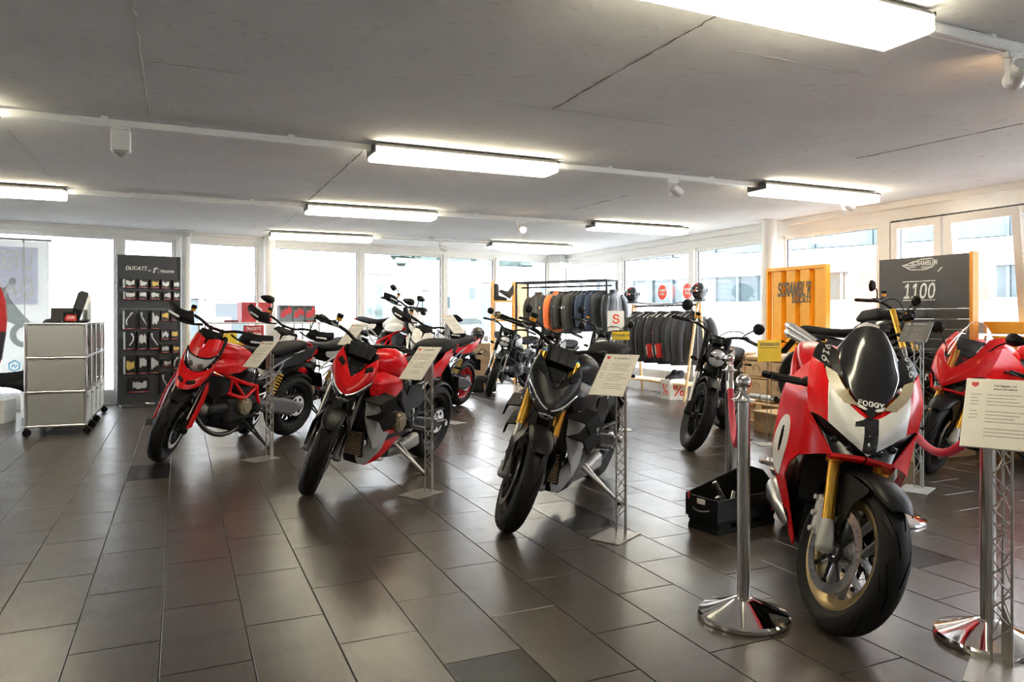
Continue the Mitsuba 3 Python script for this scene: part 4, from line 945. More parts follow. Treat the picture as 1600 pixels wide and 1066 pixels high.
    B.b('belly_pan', hs(sym([(1.08, .05, .17), (.75, .08, .17), (.62, .08, .20), (1.1, .05, .22)]), 0.02), 'black_satin')
    B.engine((.80, .42))
    B.b('frame', cat([both(hs([(1.16, .05, .86), (1.12, .05, .78), (.80, .155, .70), (.78, .155, .62)], 0.02)), both(hs([(.80, .155, .70), (.78, .155, .62), (.56, .12, .56), (.55, .12, .40)], 0.02))]), 'engine_dark')
    B.b('subframe', both(cat([tube([(.62, .11, .66), (.30, .12, .76), (.0, .09, .88)], 0.012, 10, 12), tube([(.55, .12, .52), (.42, .13, .66), (.25, .12, .78)], 0.011, 10, 12)])), 'grey_satin')
    B.swingarm((.56, .42), 'graphite_satin', fat=0.026)
    B.b('chain_guard', hs([(.48, .135, .47), (.05, .135, .455), (-.02, .135, .45), (.46, .11, .475), (0.02, .11, .46)], 0.006), 'black_satin')
    B.chain(.60, .41)
    B.shock((.52, 0, .42), (.44, 0, .72))
    B.b('rear_hugger', arcsheet(B.Rr + 0.018, 0.10, 62, 150, 0.035, c=(0, B.Rr), taper=0.3), 'black_satin')
    B.b('side_cover', both(shell(rpoly([(.66, .72), (.50, .72), (.38, .60), (.44, .52), (.60, .52), (.70, .60)], 0.015), lambda x, z: .14 + .02 * math.sin((z - .5) * 8), 0.006, 0.03)), 'graphite_satin')
    for g in (1, -1): B.header([(.98, g * .09, .40), (1.04, g * .10, .30), (.96, g * .09, .20), (.76, g * .07, .16)], 0.020)
    B.b('silencer', both(hs([(.72, .07, .175), (.66, .12, .22), (.46, .15, .285), (.44, .15, .235), (.56, .10, .185)], 0.036)), 'cast_light')
    B.pegs(.52, .38, .175)
    B.side_stand((.70, .13, .26), (.66, .40))
    return B
# ------------------------------------------------------------------ faired superbikes
def superbike(label, front, heading, lean, steer, number=False, mirrors=False, screen='black_gloss', rim='magnesium_gold', spoke='cast_grey', kind='Y5'):
    B = Bike(label, front, heading, lean, steer, WB=1.469, Rf=0.30, Rr=0.336)
    B.wheels(kind, rim, spoke_m=spoke)
    B.fork('gold_anodised', 'gold_anodised', split=0.34, top=0.74, ro=0.030, ri=0.0225, foot_m='cast_light', caliper='cast_light')
    c = (B.WB, B.Rf)
    k = B.f('front_mudguard', arcsheet(B.Rf + 0.030, 0.080, 50, 150, 0.034, c=c, taper=0.5), 'black_satin')
    for g in (1, -1):
        pl = rpoly([(B.WB + .10, .575), (B.WB - .13, .60), (B.WB - .155, .55), (B.WB - .07, .36), (B.WB - .015, .345), (B.WB + .005, .40), (B.WB + .03, .50)], 0.012)
        pl = pl.difference(rpoly([(B.WB - .075, .47), (B.WB - .035, .47), (B.WB - .03, .40), (B.WB - .05, .39)], 0.008))
        m = shell(pl, lambda x, z: 0.0765, 0.004, 0.018)
        B.f('mudguard_side', m if g > 0 else mirror(m), 'black_satin', k)
    # face of the fairing: number field in the middle, red cheeks outside
    rows = [[(1.505, 0, .690), (1.488, .032, .712), (1.445, .095, .752), (1.385, .160, .792), (1.318, .205, .800)],
            [(1.500, 0, .745), (1.484, .036, .757), (1.432, .100, .808), (1.355, .168, .858), (1.268, .220, .880)],
            [(1.462, 0, .802), (1.448, .040, .815), (1.400, .105, .862), (1.320, .172, .918), (1.215, .220, .952)],
            [(1.425, 0, .838), (1.408, .050, .865), (1.355, .108, .925), (1.270, .170, .985), (1.150, .210, 1.020)]]
    G = dense(rows, 19, 41); full = np.concatenate([G[:, :0:-1] * [1, -1, 1], G], axis=1)
    cut = 27
    kr = 16 if number else 19
    mid_ = full[:, 40 - cut:40 + cut + 1]
    k = B.b('nose_fairing', solid(mid_[:kr], 0.006), 'white_paint' if number else 'red_paint')
    if number: B.b('upper_nose', solid(mid_[kr - 1:], 0.006), 'red_paint', k)
    for g in (1, -1): B.b('cheek_panel', solid(G[:, cut:] * [1, g, 1], 0.006), 'red_paint', k)
    fx = over(mid_, 0, 0.0025)
    if number:
        one = affinity.translate(Polygon([(-.052, .044), (-.028, .054), (-.014, .066), (.030, .066), (.030, -.064), (-.020, -.064), (-.020, .034), (-.052, .028)]), 0, .764)
        B.b('number_one', front_decal(one, fx, 0.002, 0.02), 'black_gloss', k, label='large black number 1 on the white nose')
    # headlights: a dark recess under the brow, closed below by a red rim
    brow = G[0]
    rp = np.array([(1.492, .004, .682), (1.475, .035, .678), (1.445, .080, .670), (1.425, .110, .664), (1.322, .203, .796)])
    rimc = np.stack([np.interp(np.linspace(0, 1, 41), [0, .28, .55, .80, 1], rp[:, q]) for q in range(3)], -1)
    for g in (1, -1):
        M = np.array([1, g, 1])
        B.b('headlight', solid(np.array([brow * M, ((brow + rimc) / 2 + [-.035, 0, 0]) * M, rimc * M]), 0.004), 'eye_black', label='dark slit headlight')
        B.b('headlight_rim', solid(np.array([(rimc + [.002, 0, .004]) * M, (rimc + [.004, 0, -.010]) * M, (rimc + [-.030, .002, -.028]) * M]), 0.004), 'red_paint')
        for t in (14, 24):
            p = (brow[t] * .5 + rimc[t] * .5 + [-.02, 0, 0]) * M
            B.b('lamp_lens', mv(lathe([(0, 0.010), (0.012, 0.008), (0.017, 0.0), (0.0, -0.004)][::-1], 16, 'x'), *(p - [.012, 0, 0])), 'lens_dark')
    for g in (1, -1):
        cp = np.array([[(1.425, .112, .662), (1.378, .158, .730), (1.326, .204, .797)], [(1.365, .165, .640), (1.330, .192, .720), (1.296, .212, .810)], [(1.285, .205, .612), (1.272, .212, .715), (1.255, .220, .83)]]) * [1, g, 1]
        B.b('chin_panel', patch(cp, 0.005), 'red_paint')
    # screen
    sr = [[(1.440, 0, .815), (1.400, .046, .866), (1.352, .086, .915), (1.300, .108, .955)],
          [(1.378, 0, .905), (1.354, .056, .935), (1.304, .096, .975), (1.255, .114, .998)],
          [(1.270, 0, 1.060), (1.254, .062, 1.066), (1.207, .102, 1.060), (1.165, .118, 1.050)],
          [(1.150, 0, 1.175), (1.142, .053, 1.165), (1.114, .090, 1.130), (1.090, .110, 1.090)]]
    SG = dense(sr, 21, 17); SF = np.concatenate([SG[:, :0:-1] * [1, -1, 1], SG], axis=1)
    SF = SF + np.array([0.006, 0, 0.012])
    # rounded top: the last rows draw in towards the middle
    for i in range(15, 21):
        t = ((i - 14) / 6.0) ** 2.2; SF[i, :, 1] *= 1 - 0.06 * t; SF[i, :, 2] -= 0.03 * t * (np.abs(np.linspace(-1, 1, SF.shape[1])) ** 2)
    if screen == 'screen_clear':
        i = np.arange(SF.shape[0] * SF.shape[1]).reshape(SF.shape[:2])
        q = np.stack([i[:-1, :-1], i[1:, :-1], i[1:, 1:], i[:-1, 1:]], -1).reshape(-1, 4)
        k2 = B.b('windscreen', (SF.reshape(-1, 3), q), 'screen_clear', smooth=True)
        B.b('screen_edge', cat([tube(SF[:, e], 0.003, 6, smooth_path=False) for e in (0, -1)] + [tube(SF[-1], 0.003, 6, smooth_path=False)]), 'lens_clear', k2)
    else:
        k2 = B.b('windscreen', solid(SF, 0.004), screen, label='black tinted windscreen')
        fs = over(SF[:8], 0, 0.003)
        for pz in each(affinity.translate(letters('FOGGY', 0.018, 1.1), 0, .882)):
            B.b('screen_lettering', front_decal(pz, fs, 0.0015, 0.01), 'white_paint', k2)
        for g in (1, -1): B.b('screen_eyes', front_decal(rpoly([(g * .012, .862), (g * .052, .880), (g * .048, .864), (g * .02, .856)], 0.002), fs, 0.0015, 0.012), 'white_paint', k2)
    for g in (1, -1):
        M = np.array([1, g, 1])
        ed = np.array([[(1.412, .046, .862), (1.36, .098, .92), (1.30, .125, .968)], [(1.392, .098, .862), (1.325, .152, .928), (1.262, .168, .988)]]) * M + [0.006, 0, 0.006]
        B.b('screen_flank', patch(ed, 0.004), 'smoked_tan' if number else 'red_paint', k2)
        tp = np.array([[(1.315, .108, .962), (1.245, .168, .998), (1.150, .208, 1.022)], [(1.248, .116, 1.018), (1.185, .162, 1.045), (1.105, .196, 1.060)], [(1.172, .120, 1.066), (1.12, .150, 1.084), (1.07, .176, 1.088)]]) * M
        D = dense(tp, 11, 11); kk = B.b('upper_cheek', solid(D, 0.005), 'black_satin' if number else 'red_paint', k)
        if number:
            for pz in each(letters('916', .30, 1.15)):
                # text x runs down the panel, its top towards the picture's right
                m = affinity.affine_transform(pz, [-1.0, 0, 0, .85 * g, .52, .50])
                B.b('cheek_number', grid_decal(D, m), 'grey_satin', kk)
    # side fairings
    sf = rpoly([(1.300, .640), (1.300, .800), (1.262, .850), (1.215, .930), (1.150, 1.000), (1.05, 1.010), (.96, .930), (.86, .80), (.78, .66), (.70, .50), (.60, .36), (.62, .24), (.80, .165), (1.02, .165), (1.10, .24), (1.115, .36), (1.10, .48), (1.17, .56), (1.26, .610)], 0.02)
    sf = sf.difference(rpoly([(.98, .60), (.86, .58), (.80, .50), (.90, .50)], 0.02))
    def sy(x, z): return .200 + .072 * max(0, min(1, (1.29 - x) / .36)) * max(0, min(1, (z - .22) / .35)) - 0.26 * max(0, .50 - z) ** 1.15 - 0.38 * max(0, z - .86) - 0.12 * max(0, .85 - x) - 0.25 * max(0, x - 1.29)
    k = B.b('side_fairing', shell(sf, sy, 0.006, 0.028), 'red_paint'); B.b('side_fairing', mirror(shell(sf, sy, 0.006, 0.028)), 'red_paint')
    for g in (1, -1):
        if number:
            oval = affinity.rotate(affinity.scale(Polygon([(math.cos(t), math.sin(t)) for t in np.linspace(0, 2 * PI, 25)[:-1]]), .085, .15), -22, origin=(0, 0))
            for pg, off, mt in ((affinity.translate(oval, 1.01, .60), .003, 'white_paint'), (affinity.translate(affinity.rotate(affinity.scale(oval, .17, .42), 0), 1.025, .63), .0055, 'black_gloss')):
                m = shell(pg, lambda x, z: sy(x, z) + off, 0.003, 0.02); B.b('side_number_field', m if g > 0 else mirror(m), mt)
        for pz in each(affinity.translate(letters('DUCATI', 0.05, 1.05, 0.15), .90, .285)):
            m = shell(affinity.scale(pz, -g, 1, origin=(.90, .285)), lambda x, z: sy(x, z) + .0025, 0.002, 0.02)
            B.b('side_lettering', m if g > 0 else mirror(m), 'black_gloss' if number else 'white_paint')
    # winglets
    for g in (1, -1):
        w = cat([hs([(1.22, .235, .735), (1.06, .255, .72), (1.17, .30, .70), (1.05, .31, .70)], 0.005), hs([(1.17, .30, .70), (1.05, .31, .70), (1.13, .285, .60), (1.04, .29, .60)], 0.005)])
        if not number: B.b('winglet', w if g > 0 else mirror(w), 'red_paint')
    B.radiator(1.235, .42, .70, .17, 0.20, nf=12)
    B.radiator(1.16, .21, .40, .13, -0.1, nf=8)
    B.b('inner_fairing', hs(sym([(1.16, .17, .80), (1.20, .15, .68), (1.02, .20, .60), (1.00, .19, .90), (.9, .18, .7)]), 0.02), 'black_plastic')
    # cockpit
    B.f('dashboard', hs(sym([(1.285, .075, .985), (1.245, .085, 1.045), (1.235, .08, 1.03), (1.275, .07, .97)]), 0.010), 'black_plastic')
    B.bars([(1.175, .115, .890), (1.160, .17, .880), (1.11, .25, .865), (1.06, .355, .850)], res=('amber' if not number else 'black_plastic', -1))
    # tank, seat, tail
    B.b('tank', loft([(1.10, .90, .09, .06, 2.4), (1.02, .91, .15, .11, 2.5), (.90, .905, .185, .135, 2.7), (.76, .87, .165, .135, 2.6), (.64, .83, .10, .10, 2.5), (.56, .79, .07, .07, 2.4)], 36, smooth_n=30), 'red_paint')
    B.b('tank_cap', mv(lathe([(0, 0), (0.045, 0), (0.045, 0.008), (0.03, 0.012), (0, 0.012)][::-1], 24), .92, 0, 1.037), 'black_satin')
    B.b('seat', loft([(.66, .82, .08, .03, 2.5), (.54, .81, .13, .035, 2.8), (.40, .815, .15, .035, 2.8), (.28, .84, .13, .04, 2.6)], 28, smooth_n=20), 'seat_vinyl')
    kt = B.b('tail_fairing', loft([(.32, .875, .085, .035, 2.5), (.22, .925, .125, .050, 2.6), (.06, .985, .140, .055, 2.6), (-.12, 1.025, .125, .045, 2.6), (-.24, 1.035, .10, .022, 2.4)], 32, smooth_n=26), 'red_paint')
    for g in (1, -1):
        tb_ = tube([(.40, g * .12, .76), (.16, g * .125, .80), (-.06, g * .115, .885), (-.19, g * .105, .955), (-.22, g * .10, 1.015)], [.045, .04, .032, .028, .024], 14, 30)
        B.b('tail_arm', tb_, 'red_paint', kt)
    B.b('tail_core', hs(sym([(.40, .07, .78), (.10, .06, .87), (-.14, .05, .955), (.45, .08, .70)]), 0.025), 'black_plastic')
    B.b('tail_light', hs(sym([(-.235, .03, 1.015), (-.22, .08, 1.01)]), 0.010), 'tail_red')
    B.engine((.80, .42)); B.swingarm((.56, .42), 'aluminium', fat=0.028); B.chain(.60, .41); B.shock((.52, 0, .42), (.44, 0, .72))
    B.b('rear_hugger', arcsheet(B.Rr + 0.018, 0.10, 62, 150, 0.035, c=(0, B.Rr), taper=0.3), 'graphite_satin')
    B.b('belly_pan', hs(sym([(1.02, .08, .18), (.75, .11, .17), (.62, .10, .24), (1.02, .12, .30)]), 0.02), 'black_satin')
    B.b('silencer', both(hs([(.72, .10, .20), (.62, .15, .24), (.42, .17, .285), (.40, .16, .235)], 0.045)), 'aluminium')
    B.pegs(.42, .40, .18, m='steel')
    B.side_stand((.70, .13, .24), (.66, .38), 'black_satin')
    if mirrors:
        B.mirror((1.24, .17, .98), (1.20, .27, 1.08), (1.19, .30, 1.10), (0.080, 0.048), adder=B.b)
    return B
# ------------------------------------------------------------------ supermoto bikes with hand guards
def hypermoto(label, front, heading, lean=9, steer=30, tank='red_paint', beak='red_paint', frame='red_paint', tail='graphite_satin', rim='black_satin', guard='black_plastic', seat_top='seat_vinyl', mirrors=False, flank=None, z=0.0):
    B = Bike(label, front, heading, lean, steer, z, WB=1.495, Rf=0.30, Rr=0.325, wr=0.18, rake=25)
    B.wheels('V7' if rim != 'wire' else 'wire', 'black_satin' if rim == 'wire' else rim)
    B.fork('black_satin', 'dark_chrome', split=0.46, top=0.86, ro=0.027, ri=0.0235, foot_m='black_satin')
    c = (B.WB, B.Rf)
    B.f('front_mudguard', arcsheet(B.Rf + 0.028, 0.068, 62, 140, 0.028, c=c, taper=0.4), 'black_plastic')
    for g in (1, -1):
        a, b_ = B.at(.02, g * .128, .03), B.at(.40, g * .130, .03)
        gd = cat([hs([B.at(.03, g * .140, .045), B.at(.06, g * .150, -.02), B.at(.30, g * .150, .052), B.at(.30, g * .155, -.02)], 0.008), hs([B.at(.30, g * .150, .052), B.at(.30, g * .155, -.02), B.at(.44, g * .140, .045), B.at(.40, g * .145, -.02)], 0.008)])
        B.f('fork_guard', gd, beak)
    # headlight with the plate above it and the beak below
    R = [[(1.372, 0, .912), (1.360, .05, .916), (1.330, .105, .938), (1.278, .126, .965)], [(1.340, 0, .985), (1.330, .055, .985), (1.300, .112, .995), (1.248, .130, 1.01)], [(1.285, .012, 1.060), (1.275, .060, 1.085), (1.250, .105, 1.085), (1.205, .122, 1.075)]]
    k = B.f('headlight_plate', patch_full(R[:2], t=0.006, nv=33), beak)
    B.f('plate_horn', both(patch(R[1:], t=0.006)), beak, k)
    hl = [[(1.366, 0, .914), (1.352, .05, .918), (1.322, .108, .940), (1.262, .128, .965)], [(1.378, 0, .830), (1.362, .05, .832), (1.325, .098, .862), (1.262, .12, .90)], [(1.345, 0, .775), (1.330, .035, .780), (1.300, .060, .80), (1.25, .08, .83)]]
    hk = B.f('headlight', patch_full(hl, t=0.03, nv=33), 'lens_clear', label='clear triangular headlight')
    for g in (1, -1):
        B.f('lamp_lens', mv(lathe([(0, 0.014), (0.022, 0.010), (0.026, 0.0), (0.0, -0.004)][::-1], 18, 'x'), 1.372, g * .045, .842), 'dark_chrome', hk)
        B.f('headlight_rim', tube(np.array([(1.372, 0, .912), (1.358, .053, .916), (1.328, .110, .940), (1.29, .130, .955), (1.328, .103, .862), (1.337, .064, .80), (1.352, 0, .770)]) * [1, g, 1], 0.007, 8, 30), 'black_plastic', hk)
    bk = [[(1.395, 0, .790), (1.375, .060, .800), (1.335, .120, .850), (1.270, .142, .930)], [(1.490, 0, .735), (1.462, .055, .735), (1.385, .120, .775), (1.290, .150, .880)], [(1.560, 0, .670), (1.530, .045, .668), (1.430, .105, .700), (1.310, .135, .800)]]
    kb = B.f('beak', patch_full(bk, t=0.007, nv=41), beak)
    for g in (1, -1): B.f('beak_slot', hs([(1.522, g * .022, .712), (1.480, g * .070, .722), (1.468, g * .066, .738), (1.505, g * .022, .726)], 0.006), 'black_plastic', kb)
    B.f('beak_underside', patch_full([[(1.552, 0, .662), (1.52, .04, .660), (1.42, .095, .690), (1.30, .12, .79)], [(1.42, 0, .650), (1.40, .04, .655), (1.34, .08, .69), (1.26, .09, .76)]], t=0.005, nv=25, inside=(1.4, 0, .8)), 'black_plastic')
    B.f('dashboard', hs(sym([(1.27, .045, 1.085), (1.21, .08, 1.115), (1.19, .07, 1.08), (1.26, .03, 1.02)]), 0.014), 'black_plastic')
    B.bars([(1.105, 0, 1.125), (1.105, .06, 1.125), (1.095, .13, 1.15), (1.045, .27, 1.165), (.985, .425, 1.150)], res=('amber', -1))
    B.f('bar_clamp', both(hs([(1.13, .045, 1.06), (1.105, .05, 1.125), (1.09, .05, 1.07)], 0.018)), 'black_satin')
    for g in (1, -1):
        gp = [[(1.085, .235, 1.182), (1.125, .30, 1.196), (1.105, .38, 1.210), (1.03, .465, 1.222)], [(1.095, .215, 1.145), (1.150, .30, 1.150), (1.135, .39, 1.165), (1.05, .485, 1.185)], [(1.09, .20, 1.105), (1.130, .29, 1.098), (1.115, .385, 1.112), (1.04, .475, 1.140)]]
        B.f('hand_guard', patch(np.array(gp) * [1, g, 1], 0.006, inside=(.9, g * .3, 1.15)), guard)
        B.f('hand_guard_brace', tube(np.array([(1.09, .13, 1.12), (1.12, .22, 1.10), (1.11, .36, 1.10), (1.03, .46, 1.14), (.98, .45, 1.15)]) * [1, g, 1], 0.009, 8, 24), 'black_satin')
        B.f('turn_signal', hs(np.array([(1.155, .33, 1.135), (1.135, .42, 1.15)]) * [1, g, 1], 0.011), 'lens_clear')
    if mirrors: B.mirror((1.06, .22, 1.165), (1.07, .24, 1.30), (1.03, .31, 1.33), (0.075, 0.042))
    # tank and flat seat in one long line
    B.b('tank', loft([(1.14, .90, .085, .07, 2.4), (1.05, .91, .135, .095, 2.5), (.92, .895, .150, .10, 2.6), (.78, .88, .125, .085, 2.6), (.66, .86, .10, .06, 2.5)], 32, smooth_n=26), tank)
    B.b('tank_flank', both(shell(rpoly([(1.22, .84), (1.10, .88), (.86, .86), (.74, .80), (.90, .755), (1.08, .745), (1.20, .775)], 0.015), lambda x, z: .175 - .35 * max(0, x - 1.08) - .3 * max(0, .92 - x) - 0.6 * max(0, z - .83), 0.006, 0.03)), flank or tank)
    B.b('seat', loft([(.92, .965, .07, .025, 2.6), (.78, .935, .105, .035, 2.8), (.60, .905, .13, .04, 2.9), (.40, .90, .14, .045, 2.9), (.18, .925, .125, .045, 2.8), (-.02, .95, .095, .035, 2.6), (-.10, .955, .06, .02, 2.4)], 30, smooth_n=34), seat_top)
    ts = rpoly([(.62, .86), (.40, .855), (.05, .905), (-.16, .955), (-.20, .93), (-.06, .83), (.12, .77), (.36, .76), (.54, .79)], 0.02)
    B.b('tail_panel', both(shell(ts, lambda x, z: .145 - .12 * max(0, .1 - x) + .015 * math.sin((z - .7) * 9), 0.006, 0.035)), tail)
    B.b('tail_core', hs(sym([(.50, .09, .76), (.05, .09, .80), (-.12, .06, .90), (.5, .09, .82)]), 0.03), 'black_plastic')
    B.b('tail_light', hs(sym([(-.18, .05, .935), (-.15, .06, .95)]), 0.012), 'tail_red')
    B.plate_holder((-.08, 0, .82), (-.34, 0, .60))
    # trellis frame and subframe
    ft = []
    for g in (1, -1):
        q = lambda x, y, z: (x, g * y, z)
        ft += [tube([q(1.20, .05, .82), q(.98, .145, .70), q(.66, .145, .60)], .018, 10, 10), tube([q(1.22, .05, .70), q(1.00, .15, .56), q(.80, .15, .50)], .017, 10, 10), tube([q(.98, .145, .70), q(1.00, .15, .56)], .014, 8, 2), tube([q(.98, .145, .70), q(.80, .15, .50)], .015, 8, 2), tube([q(.66, .145, .60), q(.80, .15, .50)], .016, 8, 2), tube([q(.66, .145, .60), q(.60, .14, .42), q(.56, .13, .38)], .018, 8, 8)]
    B.b('trellis_frame', cat(ft), frame)
    B.b('subframe', both(cat([tube([(.66, .150, .66), (.40, .155, .80), (.02, .13, .90)], .012, 8, 14), tube([(.58, .150, .58), (.42, .155, .70), (.34, .155, .82)], .011, 8, 10), tube([(.66, .15, .66), (.42, .155, .70)], .010, 8, 2)])), 'cast_grey')
    B.engine((.84, .40), twin=True, cover_m='bronze_cast')
    B.header([(1.20, .0, .44), (1.24, .06, .34), (1.14, .12, .22), (.90, .13, .20), (.66, -.10, .24)], .021, 'exhaust_dark'); B.header([(.74, 0, .70), (.66, -.1, .66), (.60, -.14, .50), (.62, -.14, .30)], .02, 'exhaust_dark')
    B.b('silencer', both(hs([(.30, .075, .74), (.0, .085, .82), (-.10, .085, .845)], 0.045)), 'black_satin')
    B.b('radiator_shroud', both(shell(rpoly([(1.28, .70), (1.18, .74), (1.02, .68), (1.02, .58), (1.16, .52), (1.26, .58)], .015), lambda x, z: .16 - .2 * max(0, x - 1.12), 0.006, 0.03)), 'black_satin')
    B.radiator(1.20, .46, .72, .14, .22, nf=10)
    B.b('engine_guard', hs(sym([(1.12, .06, .28), (.80, .09, .19), (.62, .09, .22), (1.12, .08, .34)]), 0.02), 'black_plastic')
    # single-sided swingarm: massive on the left
    B.b('swingarm', cat([hs([(.58, .12, .42), (.58, -.12, .42), (.46, .13, .41), (.46, -.10, .41)], .045), hs([(.48, .13, .45), (.48, .13, .36), (.20, .165, .40), (.20, .165, .30), (.04, .165, .335)], .034), hs([(.46, -.10, .43), (.46, -.10, .38), (.24, -.13, .36)], .03)]), 'arm_grey')
    B.b('chain_guard', hs([(.50, .120, .475), (-.02, .135, .445), (-.03, .12, .44), (.5, .10, .478)], 0.008), 'black_satin')
    B.shock((.47, .13, .47), (.33, .13, .72), r=.038)
    B.chain(.60, .41); B.b('rear_hugger', arcsheet(B.Rr + 0.018, 0.095, 60, 140, 0.034, c=(0, B.Rr), taper=0.3), 'black_plastic')
    B.b('rear_fender', patch_full([[(.30, 0, .70), (.30, .07, .69), (.30, .12, .66)], [(.05, 0, .775), (.05, .08, .765), (.05, .12, .73)], [(-.20, 0, .74), (-.20, .07, .73), (-.20, .10, .70)]], t=.006), 'black_plastic')
    B.pegs(.56, .36, .17); B.side_stand((.72, .12, .26), (.68, .38), 'black_satin')
    return B
# ------------------------------------------------------------------ retro scramblers with a round headlight
def scrambler(label, front, heading, lean=9, steer=28, tank='black_gloss', fork=('black_satin', 'dark_chrome'), kind='S10', rim='black_satin', frame='black_satin', mirrors=True, seat='seat_vinyl', screen=False, usd=True, side='black_satin', z=0.0, big=False, chrome=False):
    B = Bike(label, front, heading, lean, steer, z, WB=1.46, Rf=0.325, Rr=0.325, wf=0.118, wr=0.18, rake=24, trail=.11)
    B.wheels(kind, rim, 0.236, 0.220, style='knob', discs=1)
    B.fork(fork[0], fork[1], split=0.40 if usd else 0.30, top=0.80, ro=0.028, ri=0.0225, foot_m='black_satin', n_cal=1)
    c = (B.WB, B.Rf)
    B.f('front_mudguard', arcsheet(B.Rf + 0.045, 0.066, 58, 128, 0.026, c=c, taper=0.35), tank if tank != 'black_gloss' else 'black_satin')
    B.f('mudguard_brace', both(tube([B.at(.28, .10), np.array([B.WB - .02, .07, B.Rf * 2 + .03])], .007, 8, 2)), 'dark_chrome')
    H = np.array([1.335, 0, .875])
    k = B.f('headlight', mv(lathe([(0, -.105), (.05, -.10), (.080, -.075), (.092, -.03), (.094, .018), (.088, .024), (0, .024)][::-1], 36, 'x'), *H), 'black_satin')
    B.f('lamp_glass', mv(lathe([(0, .046), (.04, .042), (.07, .032), (.084, .022), (.0, .020)][::-1], 32, 'x'), *H), 'lens_clear', k)
    B.f('lamp_ring', mv(lathe([(.083, .018), (.096, .018), (.096, .034), (.090, .038), (.083, .034)][::-1], 36, 'x', closed=True), *H), 'chrome' if chrome else 'black_satin', k)
    B.f('lamp_bulb', mv(lathe([(0, .052), (.018, .050), (.022, .040), (0, .036)][::-1], 18, 'x'), *H), 'dark_chrome', k)
    for g in (1, -1): B.f('lamp_bar', mv(hs([(.044, g * .03, .0), (.034, g * .072, .012), (.034, g * .072, -.012)], .004), *H), 'eye_black', k)
    B.f('headlight_bracket', both(hs([H + [-.03, .095, 0], H + [-.08, .10, .05], H + [-.09, .10, -.05]], .012)), 'black_satin')
    g_ = np.array([1.25, -.02, 1.005])
    ik = B.f('instrument', rot(mv(lathe([(0, -.03), (.045, -.03), (.054, -.01), (.054, .012), (.048, .018), (0, .018)][::-1], 28, 'z'), *g_), [0, 1, 0], -28, g_), 'black_satin')
    B.f('instrument_glass', rot(mv(lathe([(0, .019), (.044, .0185), (.046, .0195), (0, .021)][::-1], 24, 'z'), *g_), [0, 1, 0], -28, g_), 'lens_dark', ik)
    B.bars([(1.13, 0, 1.045), (1.13, .06, 1.045), (1.12, .13, 1.075), (1.06, .28, 1.105), (.975, .415, 1.085)], res=('amber', -1))
    B.f('bar_clamp', both(hs([(1.15, .045, .98), (1.13, .05, 1.045), (1.115, .05, .99)], 0.017)), 'black_satin')
    B.f('cable', cat([tube([(1.10, .22, 1.10), (1.24, .16, 1.16), (1.29, .02, 1.12), (1.25, -.03, .98)], .0042, 6, 30), tube([(1.10, -.22, 1.10), (1.22, -.2, 1.13), (1.25, -.10, 1.04), (1.22, -.03, .92)], .0042, 6, 30)]), 'black_plastic')
    if mirrors: B.mirror((1.05, .24, 1.10), (1.08, .33, 1.22), (1.06, .36, 1.235), (0.055, 0.055), round_=True)
    B.f('turn_signal', both(cat([tube([(1.30, .09, .80), (1.30, .17, .80)], .006, 6, 2), hs([(1.30, .17, .80), (1.29, .20, .80)], .018)])), 'black_plastic')
    B.b('tank', loft([(1.13, .86, .075, .07, 2.3), (1.04, .875, .125, .105, 2.3), (.92, .875, .150, .115, 2.4), (.78, .86, .125, .095, 2.4), (.66, .83, .08, .06, 2.3)], 36, smooth_n=30), tank)
    B.b('tank_panel', both(shell(rpoly([(1.06, .80), (1.05, .90), (.90, .935), (.76, .89), (.80, .81), (.93, .785)], .03), lambda x, z: .152 - .6 * (x - .92) ** 2 * 2.2 - .9 * (z - .86) ** 2 * 2.5 + .004, .005, .025)), 'grey_satin' if tank == 'black_gloss' else tank)
    B.b('tank_cap', mv(lathe([(0, 0), (.038, 0), (.038, .01), (.028, .016), (0, .016)][::-1], 20), .90, 0, .985), 'dark_chrome')
    B.b('seat', loft([(.74, .865, .085, .03, 2.6), (.60, .835, .115, .04, 2.8), (.42, .83, .135, .045, 2.9), (.22, .845, .13, .045, 2.9), (.04, .865, .11, .04, 2.8), (-.06, .87, .07, .025, 2.4)], 30, smooth_n=30), seat)
    B.b('tail_fender', patch_full([[(.16, 0, .80), (.16, .08, .79), (.16, .11, .75)], [(-.08, 0, .83), (-.08, .075, .82), (-.08, .10, .78)], [(-.24, 0, .79), (-.24, .06, .78), (-.24, .085, .75)]], t=.006), 'black_satin')
    B.b('tail_light', hs(sym([(-.20, .03, .83), (-.16, .045, .84)]), .018), 'tail_red')
    B.plate_holder((-.16, 0, .78), (-.34, 0, .60), plate=False)
    ft = []
    for g in (1, -1):
        q = lambda x, y, z: (x, g * y, z)
        ft += [tube([q(1.19, .05, .84), q(.96, .13, .72), (.66, g * .13, .66)], .016, 10, 10), tube([q(1.21, .05, .68), q(.98, .13, .54), q(.80, .14, .50)], .016, 10, 10), tube([q(.96, .13, .72), q(.98, .13, .54)], .013, 8, 2), tube([q(.96, .13, .72), q(.80, .14, .50)], .013, 8, 2), tube([q(.66, .13, .66), q(.80, .14, .50)], .013, 8, 2), tube([q(.66, .13, .66), q(.58, .13, .40)], .017, 8, 2), tube([q(.66, .13, .70), q(.30, .13, .78), q(.0, .11, .82)], .012, 8, 12), tube([q(.60, .13, .50), q(.36, .135, .66), q(.26, .13, .78)], .011, 8, 10)]
    B.b('trellis_frame', cat(ft), frame)
    B.b('side_cover', both(shell(rpoly([(.66, .74), (.44, .75), (.36, .66), (.46, .58), (.62, .60)], .02), lambda x, z: .145, .006, .03)), side)
    B.engine((.82, .40), twin=True, cover_m='cast_grey')
